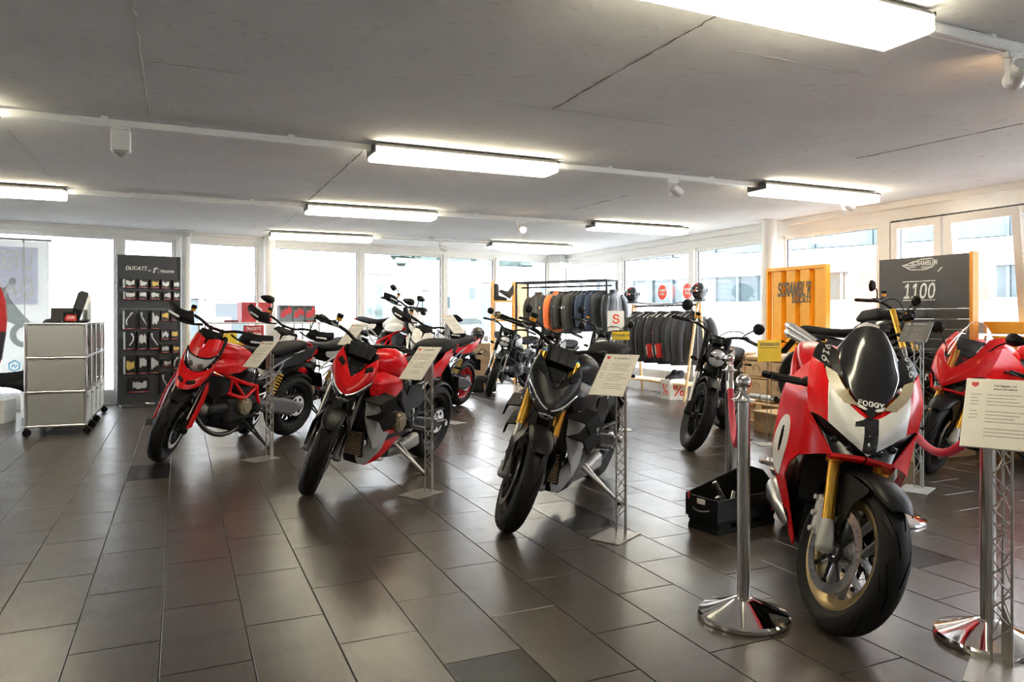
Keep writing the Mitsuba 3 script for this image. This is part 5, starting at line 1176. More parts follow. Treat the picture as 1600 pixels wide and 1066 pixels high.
    B.header([(1.20, .02, .44), (1.25, .04, .34), (1.15, .02, .22), (.92, -.06, .19), (.62, -.13, .26)], .021, 'exhaust_dark'); B.header([(.72, 0, .70), (.66, -.10, .66), (.62, -.15, .46), (.58, -.15, .32)], .02, 'exhaust_dark')
    if big:
        for dz in (0, .075): B.b('high_silencer', cat([tube([(.30, -.14, .66 + dz * .6), (-.10, -.15, .80 + dz)], [.045, .048], 18, 2), tube([(-.10, -.15, .80 + dz), (-.16, -.152, .82 + dz)], [.048, .036], 18, 2)]), 'aluminium')
        B.b('tank_bag', hs(sym([(.98, .10, 1.0), (.76, .09, .97), (.98, .10, 1.05), (.80, .08, 1.03)]), .03), 'textile_black')
    B.b('silencer', hs([(.50, -.17, .30), (.20, -.185, .38), (.50, -.17, .36), (.22, -.185, .43)], .035), 'black_satin')
    B.swingarm((.56, .41), 'black_satin', fat=.024); B.chain(.60, .41)
    B.shock((.46, .15, .44), (.36, .14, .72), 'black_satin', .03)
    B.b('oil_cooler_block', cat([hs(sym([(1.20, .10, .50), (1.19, .10, .62)]), .015)] + [hs([(1.22, -.10, z), (1.22, .10, z)], .004) for z in np.linspace(.50, .62, 7)]), 'black_satin')
    B.b('engine_guard', hs(sym([(1.10, .06, .27), (.80, .08, .19), (1.10, .07, .32)]), .016), 'cast_grey')
    B.pegs(.54, .37, .16); B.side_stand((.72, .12, .26), (.68, .37), 'black_satin')
    return B
# ------------------------------------------------------------------ materials of the furnishings
pr('stand_steel', (0.42, 0.40, 0.37), 0.38, 0.7)
pr('stand_grey', (0.40, 0.42, 0.43), 0.5, 0.3)
pr('sheet_paper', (0.74, 0.70, 0.62), 0.55)
pr('sheet_dark', (0.22, 0.22, 0.21), 0.4)
pr('print_grey', (0.42, 0.40, 0.36), 0.7)
pr('print_dark', (0.10, 0.10, 0.10), 0.7)
pr('print_red', (0.55, 0.03, 0.03), 0.6)
pr('print_white', (0.80, 0.80, 0.78), 0.6)
pr('velvet_red', (0.42, 0.004, 0.03), 0.7, sheen=0.6)
pr('panel_grey', (0.44, 0.45, 0.44), 0.45)
pr('glass_smoke', (0.10, 0.11, 0.115), 0.15)
pr('rack_black', (0.055, 0.057, 0.060), 0.5)
pr('rack_steel', (0.10, 0.115, 0.13), 0.45)
pr('pack_card', (0.012, 0.012, 0.013), 0.3)
pr('pack_silver', (0.62, 0.63, 0.64), 0.3, 0.4)
pr('pack_gold', (0.70, 0.50, 0.15), 0.35, 0.5)
pr('pack_edge', (0.52, 0.54, 0.55), 0.4)
pr('orange_panel', (0.86, 0.40, 0.02), 0.4)
pr('orange_deep', (0.70, 0.27, 0.005), 0.45)
pr('panel_black', (0.045, 0.045, 0.044), 0.45)
pr('yellow_board', (0.95, 0.66, 0.03), 0.4)
def _wood(p, n, uv):
    g = mikit.fbm(p.x * 6, p.y * 6, p.z * 40, 3)
    return mikit.mix((0.62, 0.40, 0.20), (0.78, 0.56, 0.32), g)
pr('pale_wood', mikit.proc(_wood), 0.6)
pr('cardboard', (0.58, 0.40, 0.24), 0.8)
pr('wood_orange', (0.75, 0.42, 0.12), 0.5)
pr('leather_brown', (0.055, 0.045, 0.034), 0.55)
pr('leather_black', (0.014, 0.014, 0.015), 0.45)
pr('textile_black', (0.020, 0.020, 0.022), 0.8)
pr('textile_green', (0.034, 0.033, 0.026), 0.8)
pr('textile_navy', (0.022, 0.035, 0.065), 0.8)
pr('textile_grey', (0.045, 0.047, 0.05), 0.8)
pr('textile_red', (0.55, 0.02, 0.02), 0.7)
pr('textile_orange', (0.75, 0.16, 0.04), 0.7)
pr('helmet_black', (0.015, 0.015, 0.017), 0.18, coat=1.0)
pr('helmet_brown', (0.06, 0.04, 0.03), 0.3, coat=0.6)
pr('sticker_red', (0.80, 0.07, 0.03), 0.5)
pr('box_white', (0.80, 0.79, 0.76), 0.6)
pr('acrylic', (0.70, 0.75, 0.76), 0.1, spec=0.6)
pr('banner_white', {'type': 'rgb', 'value': [0.80, 0.81, 0.80]}, 0.7)
scene['banner_white'] = {'type': 'principledthin', 'base_color': {'type': 'rgb', 'value': [0.86, 0.87, 0.86]}, 'roughness': 0.7, 'diff_trans': 1.0}
scene['banner_lilac'] = {'type': 'principledthin', 'base_color': {'type': 'rgb', 'value': [0.76, 0.77, 0.84]}, 'roughness': 0.7, 'diff_trans': 1.0}
scene['banner_grey'] = {'type': 'principledthin', 'base_color': {'type': 'rgb', 'value': [0.46, 0.50, 0.49]}, 'roughness': 0.7, 'diff_trans': 1.0}
scene['banner_blue'] = {'type': 'principledthin', 'base_color': {'type': 'rgb', 'value': [0.30, 0.62, 0.78]}, 'roughness': 0.7, 'diff_trans': 1.0}
scene['decal_red'] = {'type': 'principledthin', 'base_color': {'type': 'rgb', 'value': [0.95, 0.72, 0.66]}, 'roughness': 0.7, 'diff_trans': 1.0}
pr('photo_red', (0.45, 0.03, 0.04), 0.4); pr('photo_grey', (0.12, 0.14, 0.16), 0.4)
pr('spot_white', (0.78, 0.78, 0.76), 0.4)
# ------------------------------------------------------------------ info stands
def zig(a, b, r, n):
    """lattice between two upright rods (x, y): from z0 to z1"""
    (x0, y0), (x1, y1), (z0, z1) = a, b, r
    z = np.linspace(z0, z1, n + 1)
    return [tube([((x0, x1)[i % 2], (y0, y1)[i % 2], z[i]), ((x1, x0)[i % 2], (y1, y0)[i % 2], z[i + 1])], 0.0028, 5, 2) for i in range(n)]
def info_stand(label, x, y, rz, h=0.78, title=('Streetfighter V4',), grey=False, board_m='sheet_paper', size=(0.21, 0.297), pitch=46.0, sheet=True):
    k = thing('info_stand', label, 'sign stand')
    tw = M4((x, y, 0), rz); m = 'stand_grey' if grey else 'stand_steel'
    add('base', P(cat([bx(-.095, .095, -.13, .13, 0.0, .006, .002)]), m, False), k, tw)
    A, Bq, Cq = (-.030, .075), (.030, .075), (.0, .122)
    add('post', P(cat([tube([(q[0], q[1], .005), (q[0], q[1], h + .10)], .0045, 8, 2) for q in (A, Bq, Cq)] + [hs([(.030, .075, .007), (.0, .122, .007), (.030, .075, .14), (.0, .122, .20)], .002)]), m), k, tw)
    add('lattice', P(cat(zig(A, Bq, (.08, h), 12) + zig(Bq, Cq, (.16, h), 10) + zig(A, Cq, (.10, h), 10)), m, True), k, tw)
    w, L = size; c = math.cos(math.radians(pitch)); sn = math.sin(math.radians(pitch))
    bt = tw @ T().translate([0, -.110, h]).rotate([1, 0, 0], pitch)          # board: local x across, y up the slope, z out
    bk = add('board', P(bx(-w / 2, w / 2, 0, L, -.004, 0, .001), m, False), k, bt)
    add('bracket', P(hs([(-.03, .075, h - .02), (.03, .075, h - .02), (-.03, .078, h + .125), (.03, .078, h + .125)], .004), m), k, tw)
    if not sheet: return k
    sk = add('sheet', P(bx(-w / 2 + .002, w / 2 - .002, .002, L - .002, 0, .0012), board_m, False), k, bt); sk = bk
    dk = board_m == 'sheet_paper'
    logo = Polygon([(-.010, .008), (.010, .008), (.009, -.004), (0, -.012), (-.009, -.004)]).buffer(.001)
    add('logo', P(ext(affinity.translate(logo, -w / 2 + .028, L - .028), .0008, .0012), 'print_red' if dk else 'print_white', False), bk, bt)
    for i, t in enumerate(title):
        tt = text(t, .0085 if len(title) > 1 else .0095, .0006, True); tt.apply_translation([.012, L - .036 - .014 * i, .0012])
        add('title', P(tt, 'print_dark' if dk else 'print_white', False), bk, bt)
    rs = np.random.RandomState(len(label))
    for i in range(13):
        yy = L - .075 - .0145 * i
        if i in (4, 9): continue
        a, b = -w / 2 + .064, w / 2 - .016 - .05 * rs.rand()
        add('print_line', P(bx(a, b, yy, yy + .0045, .0012, .0016), 'print_grey', False), bk, bt)
        if i < 8: add('print_line', P(bx(-w / 2 + .018, -w / 2 + .05 - .012 * rs.rand(), yy, yy + .0045, .0012, .0016), 'print_grey', False), bk, bt)
    return k
info_stand('slim lattice info stand with a white sheet beside the leftmost front motorcycle', 0.63, 6.60, -60, .79, ('Hypermotard 950',))
info_stand('slim lattice info stand with a white sheet beside the red naked bike', 1.50, 4.84, -60, .79)
info_stand('slim lattice info stand with a white sheet beside the matt black bike', 2.18, 3.46, -60, .785)
info_stand('info stand with a white sheet, nearest the camera and cut by the right edge', 2.515, 1.585, -62, .775, ('Panigale V4', 'Anniversario'))
info_stand('grey info stand with a dark sheet beside the large scrambler and 1100 panel', 4.70, 3.54, -66, 1.04, ('SCRAMBLER',), True, 'sheet_dark', (.18, .25), pitch=32)
info_stand('info stand whose white board tilts to the left, behind the red naked bike', 2.86, 8.0, 28, 1.03, ('Hypermotard',), True)
info_stand('info stand with a white sheet behind the second supermoto bike', 1.62, 7.60, -60, .93, ('Hypermotard',))
# ------------------------------------------------------------------ rope posts
def rope_post(label, x, y):
    k = thing('rope_post', label, 'rope post'); tw = M4((x, y, 0))
    add('base', P(lathe([(0, 0), (.176, 0), (.180, .006), (.180, .018), (.172, .026), (.10, .052), (.045, .078), (.032, .084), (0, .084)][::-1], 56), 'chrome', 25), k, tw)
    add('pole', P(lathe([(0, .08), (.0255, .08), (.0255, .868), (0, .868)][::-1], 36), 'steel', 40), k, tw)
    add('cap_ring', P(lathe([(0, .865), (.030, .865), (.048, .872), (.048, .876), (.030, .880), (.020, .892), (.014, .905), (.018, .912), (.018, .918), (.012, .922), (0, .922)][::-1], 36), 'chrome', 25), k, tw)
    b = trimesh.creation.icosphere(subdivisions=4, radius=.031); b.apply_translation([0, 0, .945])
    add('ball', P(b, 'chrome', True), k, tw)
    return k
posts = {'A': (2.06, 2.31), 'B': (2.74, 1.77), 'D': (3.16, 3.67), 'E': (3.86, 3.06)}
rope_post('chrome rope post with a ball top, left of the numbered superbike', *posts['A'])
rope_post('chrome rope post with a ball top behind the white sheet at the right edge', *posts['B'])
rope_post('chrome rope post farther back at the end of the hanging red rope', *posts['D'])
rope_post('chrome rope post behind the numbered superbike, only its foot showing', *posts['E'])
def rope(a, b, label, sag=.30):
    k = thing('velvet_rope', label, 'rope')
    p, q = np.array([*posts[a], .872]), np.array([*posts[b], .872]); d = q - p; L = np.linalg.norm(d); d /= L
    p, q = p + d * .04, q - d * .04
    t = np.linspace(0, 1, 26); pts = p + (q - p) * t[:, None]; pts[:, 2] -= sag * (1 - (2 * t - 1) ** 2) ** .8
    add('rope', P(tube(pts[1:-1], .019, 16, smooth_path=False), 'velvet_red', True), k)
    for e in (0, 1):
        i = (0, 1, 2) if e == 0 else (-1, -2, -3)
        add('hook', P(cat([tube([pts[i[0]] + [0, 0, .004], pts[i[1]]], [.006, .010], 8, 2), tube([pts[i[1]], pts[i[2]]], [.023, .023], 14, 2)]), 'chrome'), k)
rope('A', 'D', 'red velvet rope hanging behind the left rope post'); rope('E', 'B', 'red velvet rope hanging before the plain red superbike')
# ------------------------------------------------------------------ black crate with loose parts
k = thing('parts_crate', 'open black crate with red edges and a handle, standing beside the left rope post', 'crate'); tw = M4((2.69, 3.22, 0), 8)
L_, D_ = .50, .24      # local x along the near wall, y away from the viewer
add('plinth', P(cat([bx(.01, L_ - .01, .01, D_ - .01, 0, .03), bx(.01, L_ - .01, .01, D_ - .01, .055, .075)] + [bx(x - .05, x + .05, .01, D_ - .01, .03, .055) for x in (.07, .25, .43)]), 'black_plastic', False), k, tw)
add('wall', P(cat([bx(0, L_, 0, .008, .075, .195), bx(0, .008, 0, D_, .075, .195), hullp([(x, y, z) for y in (D_ - .008, D_) for x, z in ((0, .075), (0, .2), (L_, .075), (L_, .31))]), hullp([(x, y, z) for x in (L_ - .008, L_) for y, z in ((0, .075), (0, .20), (.10, .30), (D_, .075), (D_, .31))]), bx(0, L_, 0, D_, .075, .082)]), 'black_satin', False), k, tw)
add('red_edge', P(bx(-.002, .008, D_ - .03, D_ - .018, .17, .205), 'print_red', False), k, tw); add('red_edge', P(bx(L_ - .05, L_ - .042, -.003, 0, .08, .19), 'print_red', False), k, tw)
add('label', P(bx(-.002, 0, .09, .15, .155, .185), 'sheet_paper', False), k, tw)
add('handle', P(tube([(-.002, .06, .13), (-.014, .08, .125), (-.014, .16, .125), (-.002, .18, .13)], .004, 6, 16), 'steel'), k, tw)
for i, (a, b, r, lb) in enumerate([((.22, .12, .10), (.15, .16, .255), .014, 'ribbed metal grip sticking up in the black crate'), ((.14, .07, .10), (.10, .09, .19), .017, 'short open metal tube at the near corner of the black crate'), ((.20, .09, .10), (.30, .15, .18), .013, 'metal fitting lying across the middle of the black crate'), ((.32, .07, .10), (.40, .12, .15), .016, 'steel part at the right side of the black crate')]):
    kk = thing('metal_part', lb, 'metal part'); a, b = np.array(a), np.array(b)
    rings = [tube([a + (b - a) * t, a + (b - a) * (t + .03)], r * 1.12, 12, 2) for t in np.linspace(.35, .9, 6)]
    add('body', P(tube([a, b], r, 14, 2), 'steel'), kk, tw); add('ribs', P(cat(rings), 'dark_chrome'), kk, tw)
# ------------------------------------------------------------------ service counter of tube frame and grey panels
CX0, CX1, CY0, CY1, CZ0, CZ1 = -1.42, -.89, 8.80, 10.72, .10, 1.145
k = thing('tube_counter', 'grey panelled counter of chrome tubes on castors at the left', 'counter')
zr = [CZ0, CZ0 + (CZ1 - CZ0) / 3, CZ0 + 2 * (CZ1 - CZ0) / 3, CZ1]; yr = np.linspace(CY0, CY1, 5)
for x in (CX0, CX1):
    for y in yr:
        add('upright_tube', P(tube([(x, y, CZ0), (x, y, CZ1)], .0125, 12, 2), 'chrome'), k)
    for z in zr: add('long_tube', P(tube([(x, CY0, z), (x, CY1, z)], .0125, 12, 2), 'chrome'), k)
for y in (CY0, CY1):
    for z in zr: add('cross_tube', P(tube([(CX0, y, z), (CX1, y, z)], .0125, 12, 2), 'chrome'), k)
add('tube_ball', P(cat([mv(trimesh.creation.icosphere(subdivisions=2, radius=.0145), x, y, z) for x in (CX0, CX1) for y in yr for z in zr]), 'chrome', True), k)
for i in range(3):
    for y in (CY0, CY1): add('end_panel', P(bx(CX0 + .016, CX1 - .016, y - .006, y + .006, zr[i] + .016, zr[i + 1] - .016, .002), 'panel_grey', False), k)
    for j in range(4):
        add('back_panel', P(bx(CX0 - .006, CX0 + .006, yr[j] + .016, yr[j + 1] - .016, zr[i] + .016, zr[i + 1] - .016, .002), 'panel_grey', False), k)
        add('shelf', P(bx(CX0 + .014, CX1 - .014, yr[j] + .014, yr[j + 1] - .014, zr[i] - .004, zr[i] + .004), 'panel_grey', False), k)
        if i == 0:
            d = add('door', P(bx(CX1 - .004, CX1 + .004, yr[j] + .016, yr[j + 1] - .016, zr[i] + .016, zr[i + 1] - .016), 'acrylic', False), k)
            add('knob', P(hs([(CX1 + .012, yr[j] + .07, zr[1] - .06), (CX1 + .012, yr[j] + .09, zr[1] - .06)], .011), 'dark_chrome'), d)
        else:
            rs = np.random.RandomState(i * 7 + j)
            for q in range(2):
                kk = thing('brochure', '%s brochure leaning in the %s counter compartment, %s from the front' % (('dark', 'grey-blue')[q], ('lower', 'middle', 'upper')[i], ('first', 'second', 'third', 'last')[j]), 'brochure', 'brochures in the counter')
                yy = yr[j] + .10 + .2 * q
                add('cover', P(hullp([(CX1 - .10, yy, zr[i] + .006), (CX1 - .10, yy + .17, zr[i] + .006), (CX1 - .15, yy, zr[i] + .25), (CX1 - .15, yy + .17, zr[i] + .25), (CX1 - .108, yy, zr[i] + .006), (CX1 - .108, yy + .17, zr[i] + .006)]), ('glass_smoke', 'textile_grey')[(q + j) % 2], False), kk)
                add('stripe', P(hullp([(CX1 - .099, yy + .03, zr[i] + .012), (CX1 - .099, yy + .05, zr[i] + .012), (CX1 - .147, yy + .12, zr[i] + .24), (CX1 - .147, yy + .13, zr[i] + .24)] + [(CX1 - .102, yy + .03, zr[i] + .012), (CX1 - .150, yy + .12, zr[i] + .24)]), 'pack_gold' if q == 0 else 'pack_edge', False), kk)
add('top_panel', P(bx(CX0 + .014, CX1 - .014, CY0 + .014, CY1 - .014, CZ1 - .004, CZ1 + .006, .002), 'panel_grey', False), k)
for x in (CX0, CX1):
    for y in yr[[0, 1, 2, 4]] if x > -1 else yr[[0, 2, 4]]:
        c = add('castor', P(cat([hs([(x, y, CZ0 - .008), (x, y, CZ0 - .03)], .013), mv(lathe([(0, -.018), (.034, -.018), (.040, -.010), (.040, .010), (.034, .018), (0, .018)][::-1], 20, 'y'), x + .01, y, .0405)]), 'black_plastic'), k)
# things on the counter
zt = CZ1 + .006
def onc(px_, d): return away(px_, d)
k = thing('leaflet_holder', 'tilted black leaflet holder standing on the grey counter', 'leaflet holder'); x, y = -1.06, 9.30
add('holder', P(rot(bx(x - .045, x + .045, y - .05, y + .05, zt, zt + .34, .006), [0, 1, 0], 17, (x + .0, y, zt)), 'black_satin', False), k); add('leaflets', P(rot(bx(x - .03, x + .05, y - .052, y - .05, zt + .16, zt + .36), [0, 1, 0], 17, (x, y, zt)), 'textile_grey', False), k)
k = thing('counter_box', 'black counter box with a red and white logo plate', 'box'); x, y = -1.06, 8.98
add('box', P(bx(x - .052, x + .058, y - .05, y + .05, zt, zt + .115, .004), 'black_satin', False), k)
add('logo_plate', P(stand_up(mv(ext(Polygon([(-.045, -.025), (.045, -.025), (.045, .025), (-.03, .03), (-.05, 0)]).buffer(.006), .002), x + .02, zt + .055, 0)), 'print_red', False), k, T().translate([0, y - .051, 0]))
for i in range(4): add('logo_bar', P(bx(x - .01 + .018 * i, x + .0 + .018 * i, y - .056, y - .053, zt + .045, zt + .07), 'print_white', False), k)
k = thing('card_display', 'clear acrylic card display on the right side of the counter', 'display'); x, y = -.98, 9.75
add('panel', P(rot(bx(x - .045, x + .045, y - .004, y + .004, zt, zt + .32, .002), [1, 0, 0], -6, (x, y, zt)), 'acrylic', False), k); add('card', P(rot(bx(x - .03, x + .01, y - .008, y - .005, zt + .03, zt + .15), [1, 0, 0], -6, (x, y, zt)), 'glass_smoke', False), k); add('foot', P(bx(x - .05, x + .05, y - .04, y + .06, zt, zt + .008, .002), 'acrylic', False), k)
k = thing('card_reader', 'flat black device lying at the right end of the counter', 'device'); x, y = -1.0, 9.5
add('case', P(hs([(x - .06, y - .08, zt + .012), (x + .06, y - .08, zt + .012), (x - .06, y + .08, zt + .03), (x + .06, y + .08, zt + .03)], .01), 'black_satin'), k); add('screen', P(hullp([(x - .04, y - .04, zt + .026), (x + .04, y - .04, zt + .026), (x - .04, y + .06, zt + .038), (x + .04, y + .06, zt + .038), (x, y, zt + .02)]), 'lens_dark', False), k)
k = thing('cap', 'black cap lying at the left of the counter top', 'cap'); x, y = -1.22, 9.05
add('crown', P(mv(lathe([(0, .05), (.05, .045), (.08, .025), (.088, 0), (0, 0)][::-1], 24), x, y, zt), 'textile_black'), k); add('peak', P(hs([(x - .06, y - .05, zt + .006), (x + .06, y - .05, zt + .006), (x, y - .13, zt + .008)], .006), 'textile_black'), k)
k = thing('till_screen', 'dark till screen behind the leaflet holder on the counter', 'screen'); x, y = -1.18, 9.5
add('foot', P(bx(x - .08, x + .08, y - .07, y + .07, zt, zt + .012, .004), 'black_plastic', False), k); add('panel', P(rot(bx(x - .12, x + .12, y - .012, y + .012, zt + .02, zt + .17, .004), [1, 0, 0], -18, (x, y, zt)), 'black_satin', False), k)
# ------------------------------------------------------------------ dark things and boxes at the far left
k = thing('moulded_fairing', 'large black moulded fairing lying on boxes at the left edge', 'fairing'); x, y = -1.80, 10.1
rows = [[(-.50, .0, .50), (-.25, -.02, .43), (0, -.02, .42), (.25, -.02, .47), (.34, 0, .58)], [(-.52, -.06, .36), (-.25, -.14, .34), (0, -.16, .33), (.25, -.14, .34), (.36, -.06, .40)], [(-.50, -.05, .22), (-.25, -.16, .25), (0, -.18, .27), (.22, -.16, .22), (.34, -.05, .12)]]
add('shell', P(patch(rows, .012, inside=(0, .5, .3)), 'black_satin'), k, M4((x, y, .16), -12)); add('rib', P(tube([(-.5, -.05, .24), (0, -.17, .29), (.34, -.05, .14)], .012, 8, 16), 'black_plastic'), k, M4((x, y, .16), -12))
k = thing('white_carton', 'white carton with a dark label under the black fairing', 'carton')
add('box', P(bx(-.22, .20, -.18, .12, 0, .26, .003), 'box_white', False), k, M4((-1.98, 10.25, 0), -12)); add('label', P(bx(0.0, .08, -.182, -.18, .10, .14), 'print_dark', False), k, M4((-1.98, 10.25, 0), -12)); add('lid', P(bx(-.222, .202, -.182, .122, .25, .265, .002), 'box_white', False), k, M4((-1.98, 10.25, 0), -12))
k = thing('white_bin', 'small rounded white bin beside the counter at the left', 'bin')
add('body', P(lathe([(0, 0), (.07, 0), (.085, .02), (.095, .30), (.088, .32), (0, .32)][::-1], 28), 'box_white'), k, M4((-1.66, 10.55, 0))); add('rim', P(lathe([(.084, .315), (.098, .315), (.098, .33), (.084, .33)][::-1], 28, closed=True), 'panel_grey'), k, M4((-1.66, 10.55, 0)))
# ------------------------------------------------------------------ accessory rack
k = rk = thing('accessory_rack', 'tall dark accessory rack with a brand header, hung with small packs', 'display rack')
RS, RW, RH = -.465, .78, 2.075
rx, ry = bwall(RS, .34); RT = M4((rx, ry, 0), 11.83)
add('back_panel', P(bx(-RW / 2, RW / 2, 0, .03, .0, RH, .003), 'rack_black', False), k, RT); add('foot', P(bx(-RW / 2, RW / 2, -.26, .03, 0, .025, .003), 'rack_black', False), k, RT)
add('side_edge', P(cat([bx(s * RW / 2 - .012, s * RW / 2 + .012, -.02, .035, 0, RH, .002) for s in (-1, 1)]), 'rack_black', False), k, RT)
def rk_text(s, h, u0, u1, z, sl=.15, m='print_white'):
    t = stand_up(fit(s, h, (u1 - u0) * RW - h * sl, sl, .003, False)); add('lettering', P(mv(t, (u0 - .5) * RW, -.001, z), m, False), rk, RT)
rk_text('DUCATI', .050, .11, .455, RH - .205, .2); rk_text('by', .026, .475, .525, RH - .215); rk_text('rizoma', .042, .672, .905, RH - .228, .15)
add('lettering', P(slab(Polygon([(0, 0), (.020, 0), (.034, .056), (.058, .056), (.064, .076), (.018, .076)]), .003, -.004), 'print_white', False), k, RT @ T().translate([(.555 - .5) * RW, 0, RH - .24])); add('lettering', P(bx(-.0015, .0015, -.004, -.001, 0, .085), 'print_white', False), k, RT @ T().translate([(.65 - .5) * RW, 0, RH - .25]))
def rz_(cy, org, sc): return EYE - ((org + cy / sc) - HZ) * (10.25 / F_PX)
rowsp = [('top', 395, 8.53, 355, 480, [(90, 250), (275, 410), (425, 550), (560, 690), (720, 845)]), ('second', 395, 8.53, 510, 630, [(95, 262), (275, 398), (415, 560), (595, 715), (720, 820)]), ('third', 395, 8.53, 765, 1020, [(90, 250), (290, 410), (430, 560)]), ('third', 395, 8.53, 770, 910, [(565, 690), (694, 805)]),
    ('fourth', 510, 8.2, 60, 295, [(110, 252), (265, 395), (410, 545)]), ('fourth', 510, 8.2, 45, 178, [(550, 668), (680, 790)]), ('fifth right', 510, 8.2, 235, 345, [(550, 672), (690, 800)]), ('fifth', 510, 8.2, 370, 605, [(110, 258), (275, 405), (415, 550)]), ('sixth right', 510, 8.2, 430, 520, [(570, 700)]), ('sixth right', 510, 8.2, 380, 560, [(706, 800)]), ('bottom', 510, 8.2, 650, 840, [(165, 425)]), ('bottom', 510, 8.2, 590, 880, [(545, 690), (700, 800)])]
rs = np.random.RandomState(4)
seen = {}
for nm, org, sc, y0, y1, cols in rowsp:
    z0, z1 = rz_(y1, org, sc), rz_(y0, org, sc)
    for (a, b) in cols:
        seen[nm] = seen.get(nm, 0) + 1
        o = 40 if org == 395 else 55; sp = 790 if org == 395 else 755
        u0, u1 = ((a - o) / sp - .5) * RW, ((b - o) / sp - .5) * RW
        u0, u1 = max(u0, -RW / 2 + .01), min(u1, RW / 2 - .004)
        kk = thing('accessory_pack', 'black accessory pack %s from the left in the %s row of the dark rack' % (('first', 'second', 'third', 'fourth', 'fifth')[seen[nm] - 1], nm), 'accessory pack', 'accessory packs on the rack')
        dp = .06 + .05 * rs.rand(); w = u1 - u0; h = z1 - z0
        tws = RT
        add('box', P(bx(u0 + .006, u1 - .006, -dp, -.003, z0, z1, .003), 'pack_card', False), kk, tws)
        add('red_strip', P(bx(u0 + .008, u1 - .008, -dp - .001, -dp, z0 + .006, z0 + .016), 'print_red', False), kk, tws)
        add('brand_line', P(bx(u0 + .3 * w, u1 - .25 * w, -dp - .0015, -dp, z0 + .009, z0 + .013), 'print_white', False), kk, tws)
        if a < 130: add('edge_card', P(bx(u0 + .004, u0 + .020, -dp - .002, -.003, z0 + .005, z1 - .01), 'pack_edge', False), kk, tws)
        t = rs.randint(4); x0, x1, q0, q1 = u0 + .2 * w, u1 - .15 * w, z0 + .22 * h, z1 - .12 * h
        m = 'pack_gold' if rs.rand() < .07 else 'pack_silver'
        xs = np.linspace(0, 1, 7); wob = rs.rand(7)
        if h > 1.6 * w * .8 and t != 0:
            pts = [(x0 + (x1 - x0) * (.5 + .42 * math.sin(3.1 * q + 2 * t)), -dp - .002, q0 + (q1 - q0) * q) for q in xs]
            add('printed_part', P(tube(pts, [.006, .008, .009, .010, .009, .012, .016], 6, 14), m), kk, tws)
        else:
            up = [(x0 + (x1 - x0) * q, q0 + (q1 - q0) * (.62 + .38 * v)) for q, v in zip(xs, wob)]; dn = [(x0 + (x1 - x0) * q, q0 + (q1 - q0) * .35 * v) for q, v in zip(xs[::-1], wob)]
            add('printed_part', P(slab(Polygon(up + dn).buffer(0), .0015, -dp - .0015), m, False), kk, tws)
for i in range(5):
    key = add('hook_bar', P(bx(-RW / 2 + .03 + i * .16, -RW / 2 + .13 + i * .16, -.012, .0, 1.555, 1.565), 'rack_steel', False), rk, RT)
for z in (1.60, 1.30, .98): add('rail', P(bx(-RW / 2 + .01, RW / 2 - .01, -.006, 0, z - .045, z + .045), 'rack_steel', False), rk, RT)
for i, (a, b) in enumerate([((-.25, -.16, .032), (.0, -.20, .032)), ((-.1, -.12, .032), (.24, -.15, .032)), ((-.28, -.20, .032), (-.05, -.13, .032)), ((.08, -.2, .032), (.33, -.18, .032))]):
    key = thing('metal_rod', 'thin metal part lying on the foot of the dark rack, %s of four' % ('leftmost', 'second', 'third', 'rightmost')[i], 'metal part', 'loose parts on the rack foot'); add('rod', P(tube([a, ((a[0] + b[0]) / 2, (a[1] + b[1]) / 2 + .02, .04), b], .008, 8, 10), 'dark_chrome'), key, RT); add('end', P(hs([b, (b[0] + .02, b[1], b[2])], .012), 'steel'), key, RT)
# ------------------------------------------------------------------ banner, hexagon and decals on the windows
k = thing('window_banner', 'pale translucent scooter banner with mirrored lettering hung before the left window', 'banner')
BBx, BBy = bwall(-2.38, .10); BT_ = M4((BBx, BBy, 0), 11.83)
add('cloth', P(bx(-.72, .74, 0, .0015, .30, 2.215), 'banner_white', False), k, BT_); add('rod', P(tube([(-.75, 0, 2.23), (.77, 0, 2.23)], .012, 8, 2), 'stand_steel'), k, BT_)
add('colour_field', P(bx(-.70, .62, -.002, -.0005, 1.38, 2.13), 'banner_lilac', False), k, BT_)
for row, (s_, z) in enumerate((('URBAN', 1.84), ('DAYS', 1.48))):
    t = stand_up(fit(s_, .24, .70 if row == 0 else .62)); t.vertices = t.vertices * [-1, 1, 1]; t.invert(); t.apply_translation([.56 - t.vertices[:, 0].max(), -.002, z])
    add('mirrored_lettering', P(t, 'banner_white', False), k, BT_)
sc_ = [Polygon([(-.66, 1.02), (-.45, 1.12), (-.28, 1.22), (-.12, 1.45), (-.05, 1.55), (.04, 1.52), (.08, 1.40), (.20, 1.22), (.30, 1.10), (.20, 1.05), (.05, 1.12), (-.05, .98), (-.30, .92), (-.62, .90)]).buffer(.01), Polygon([(math.cos(a) * .17 + .26, math.sin(a) * .17 + .93) for a in np.linspace(0, 2 * PI, 30)[:-1]], [[(math.cos(a) * .10 + .26, math.sin(a) * .10 + .93) for a in np.linspace(0, 2 * PI, 30)[:-1]]]), LineString([(-.10, 1.50), (-.30, 1.58), (-.38, 1.62)]).buffer(.012), Polygon([(math.cos(a) * .04 + .12, math.sin(a) * .05 + 1.62) for a in np.linspace(0, 2 * PI, 16)[:-1]]), LineString([(.0, 1.50), (.12, 1.60)]).buffer(.008)]
for g in sc_: add('printed_scooter', P(slab(affinity.translate(g, .22, .06), .001, -.004), 'banner_grey', False), k, BT_)
hexo = Polygon([(.075 * math.cos(a + PI / 6), .08 * math.sin(a + PI / 6)) for a in np.arange(6) * PI / 3]); hexi = affinity.scale(hexo, .72, .72)
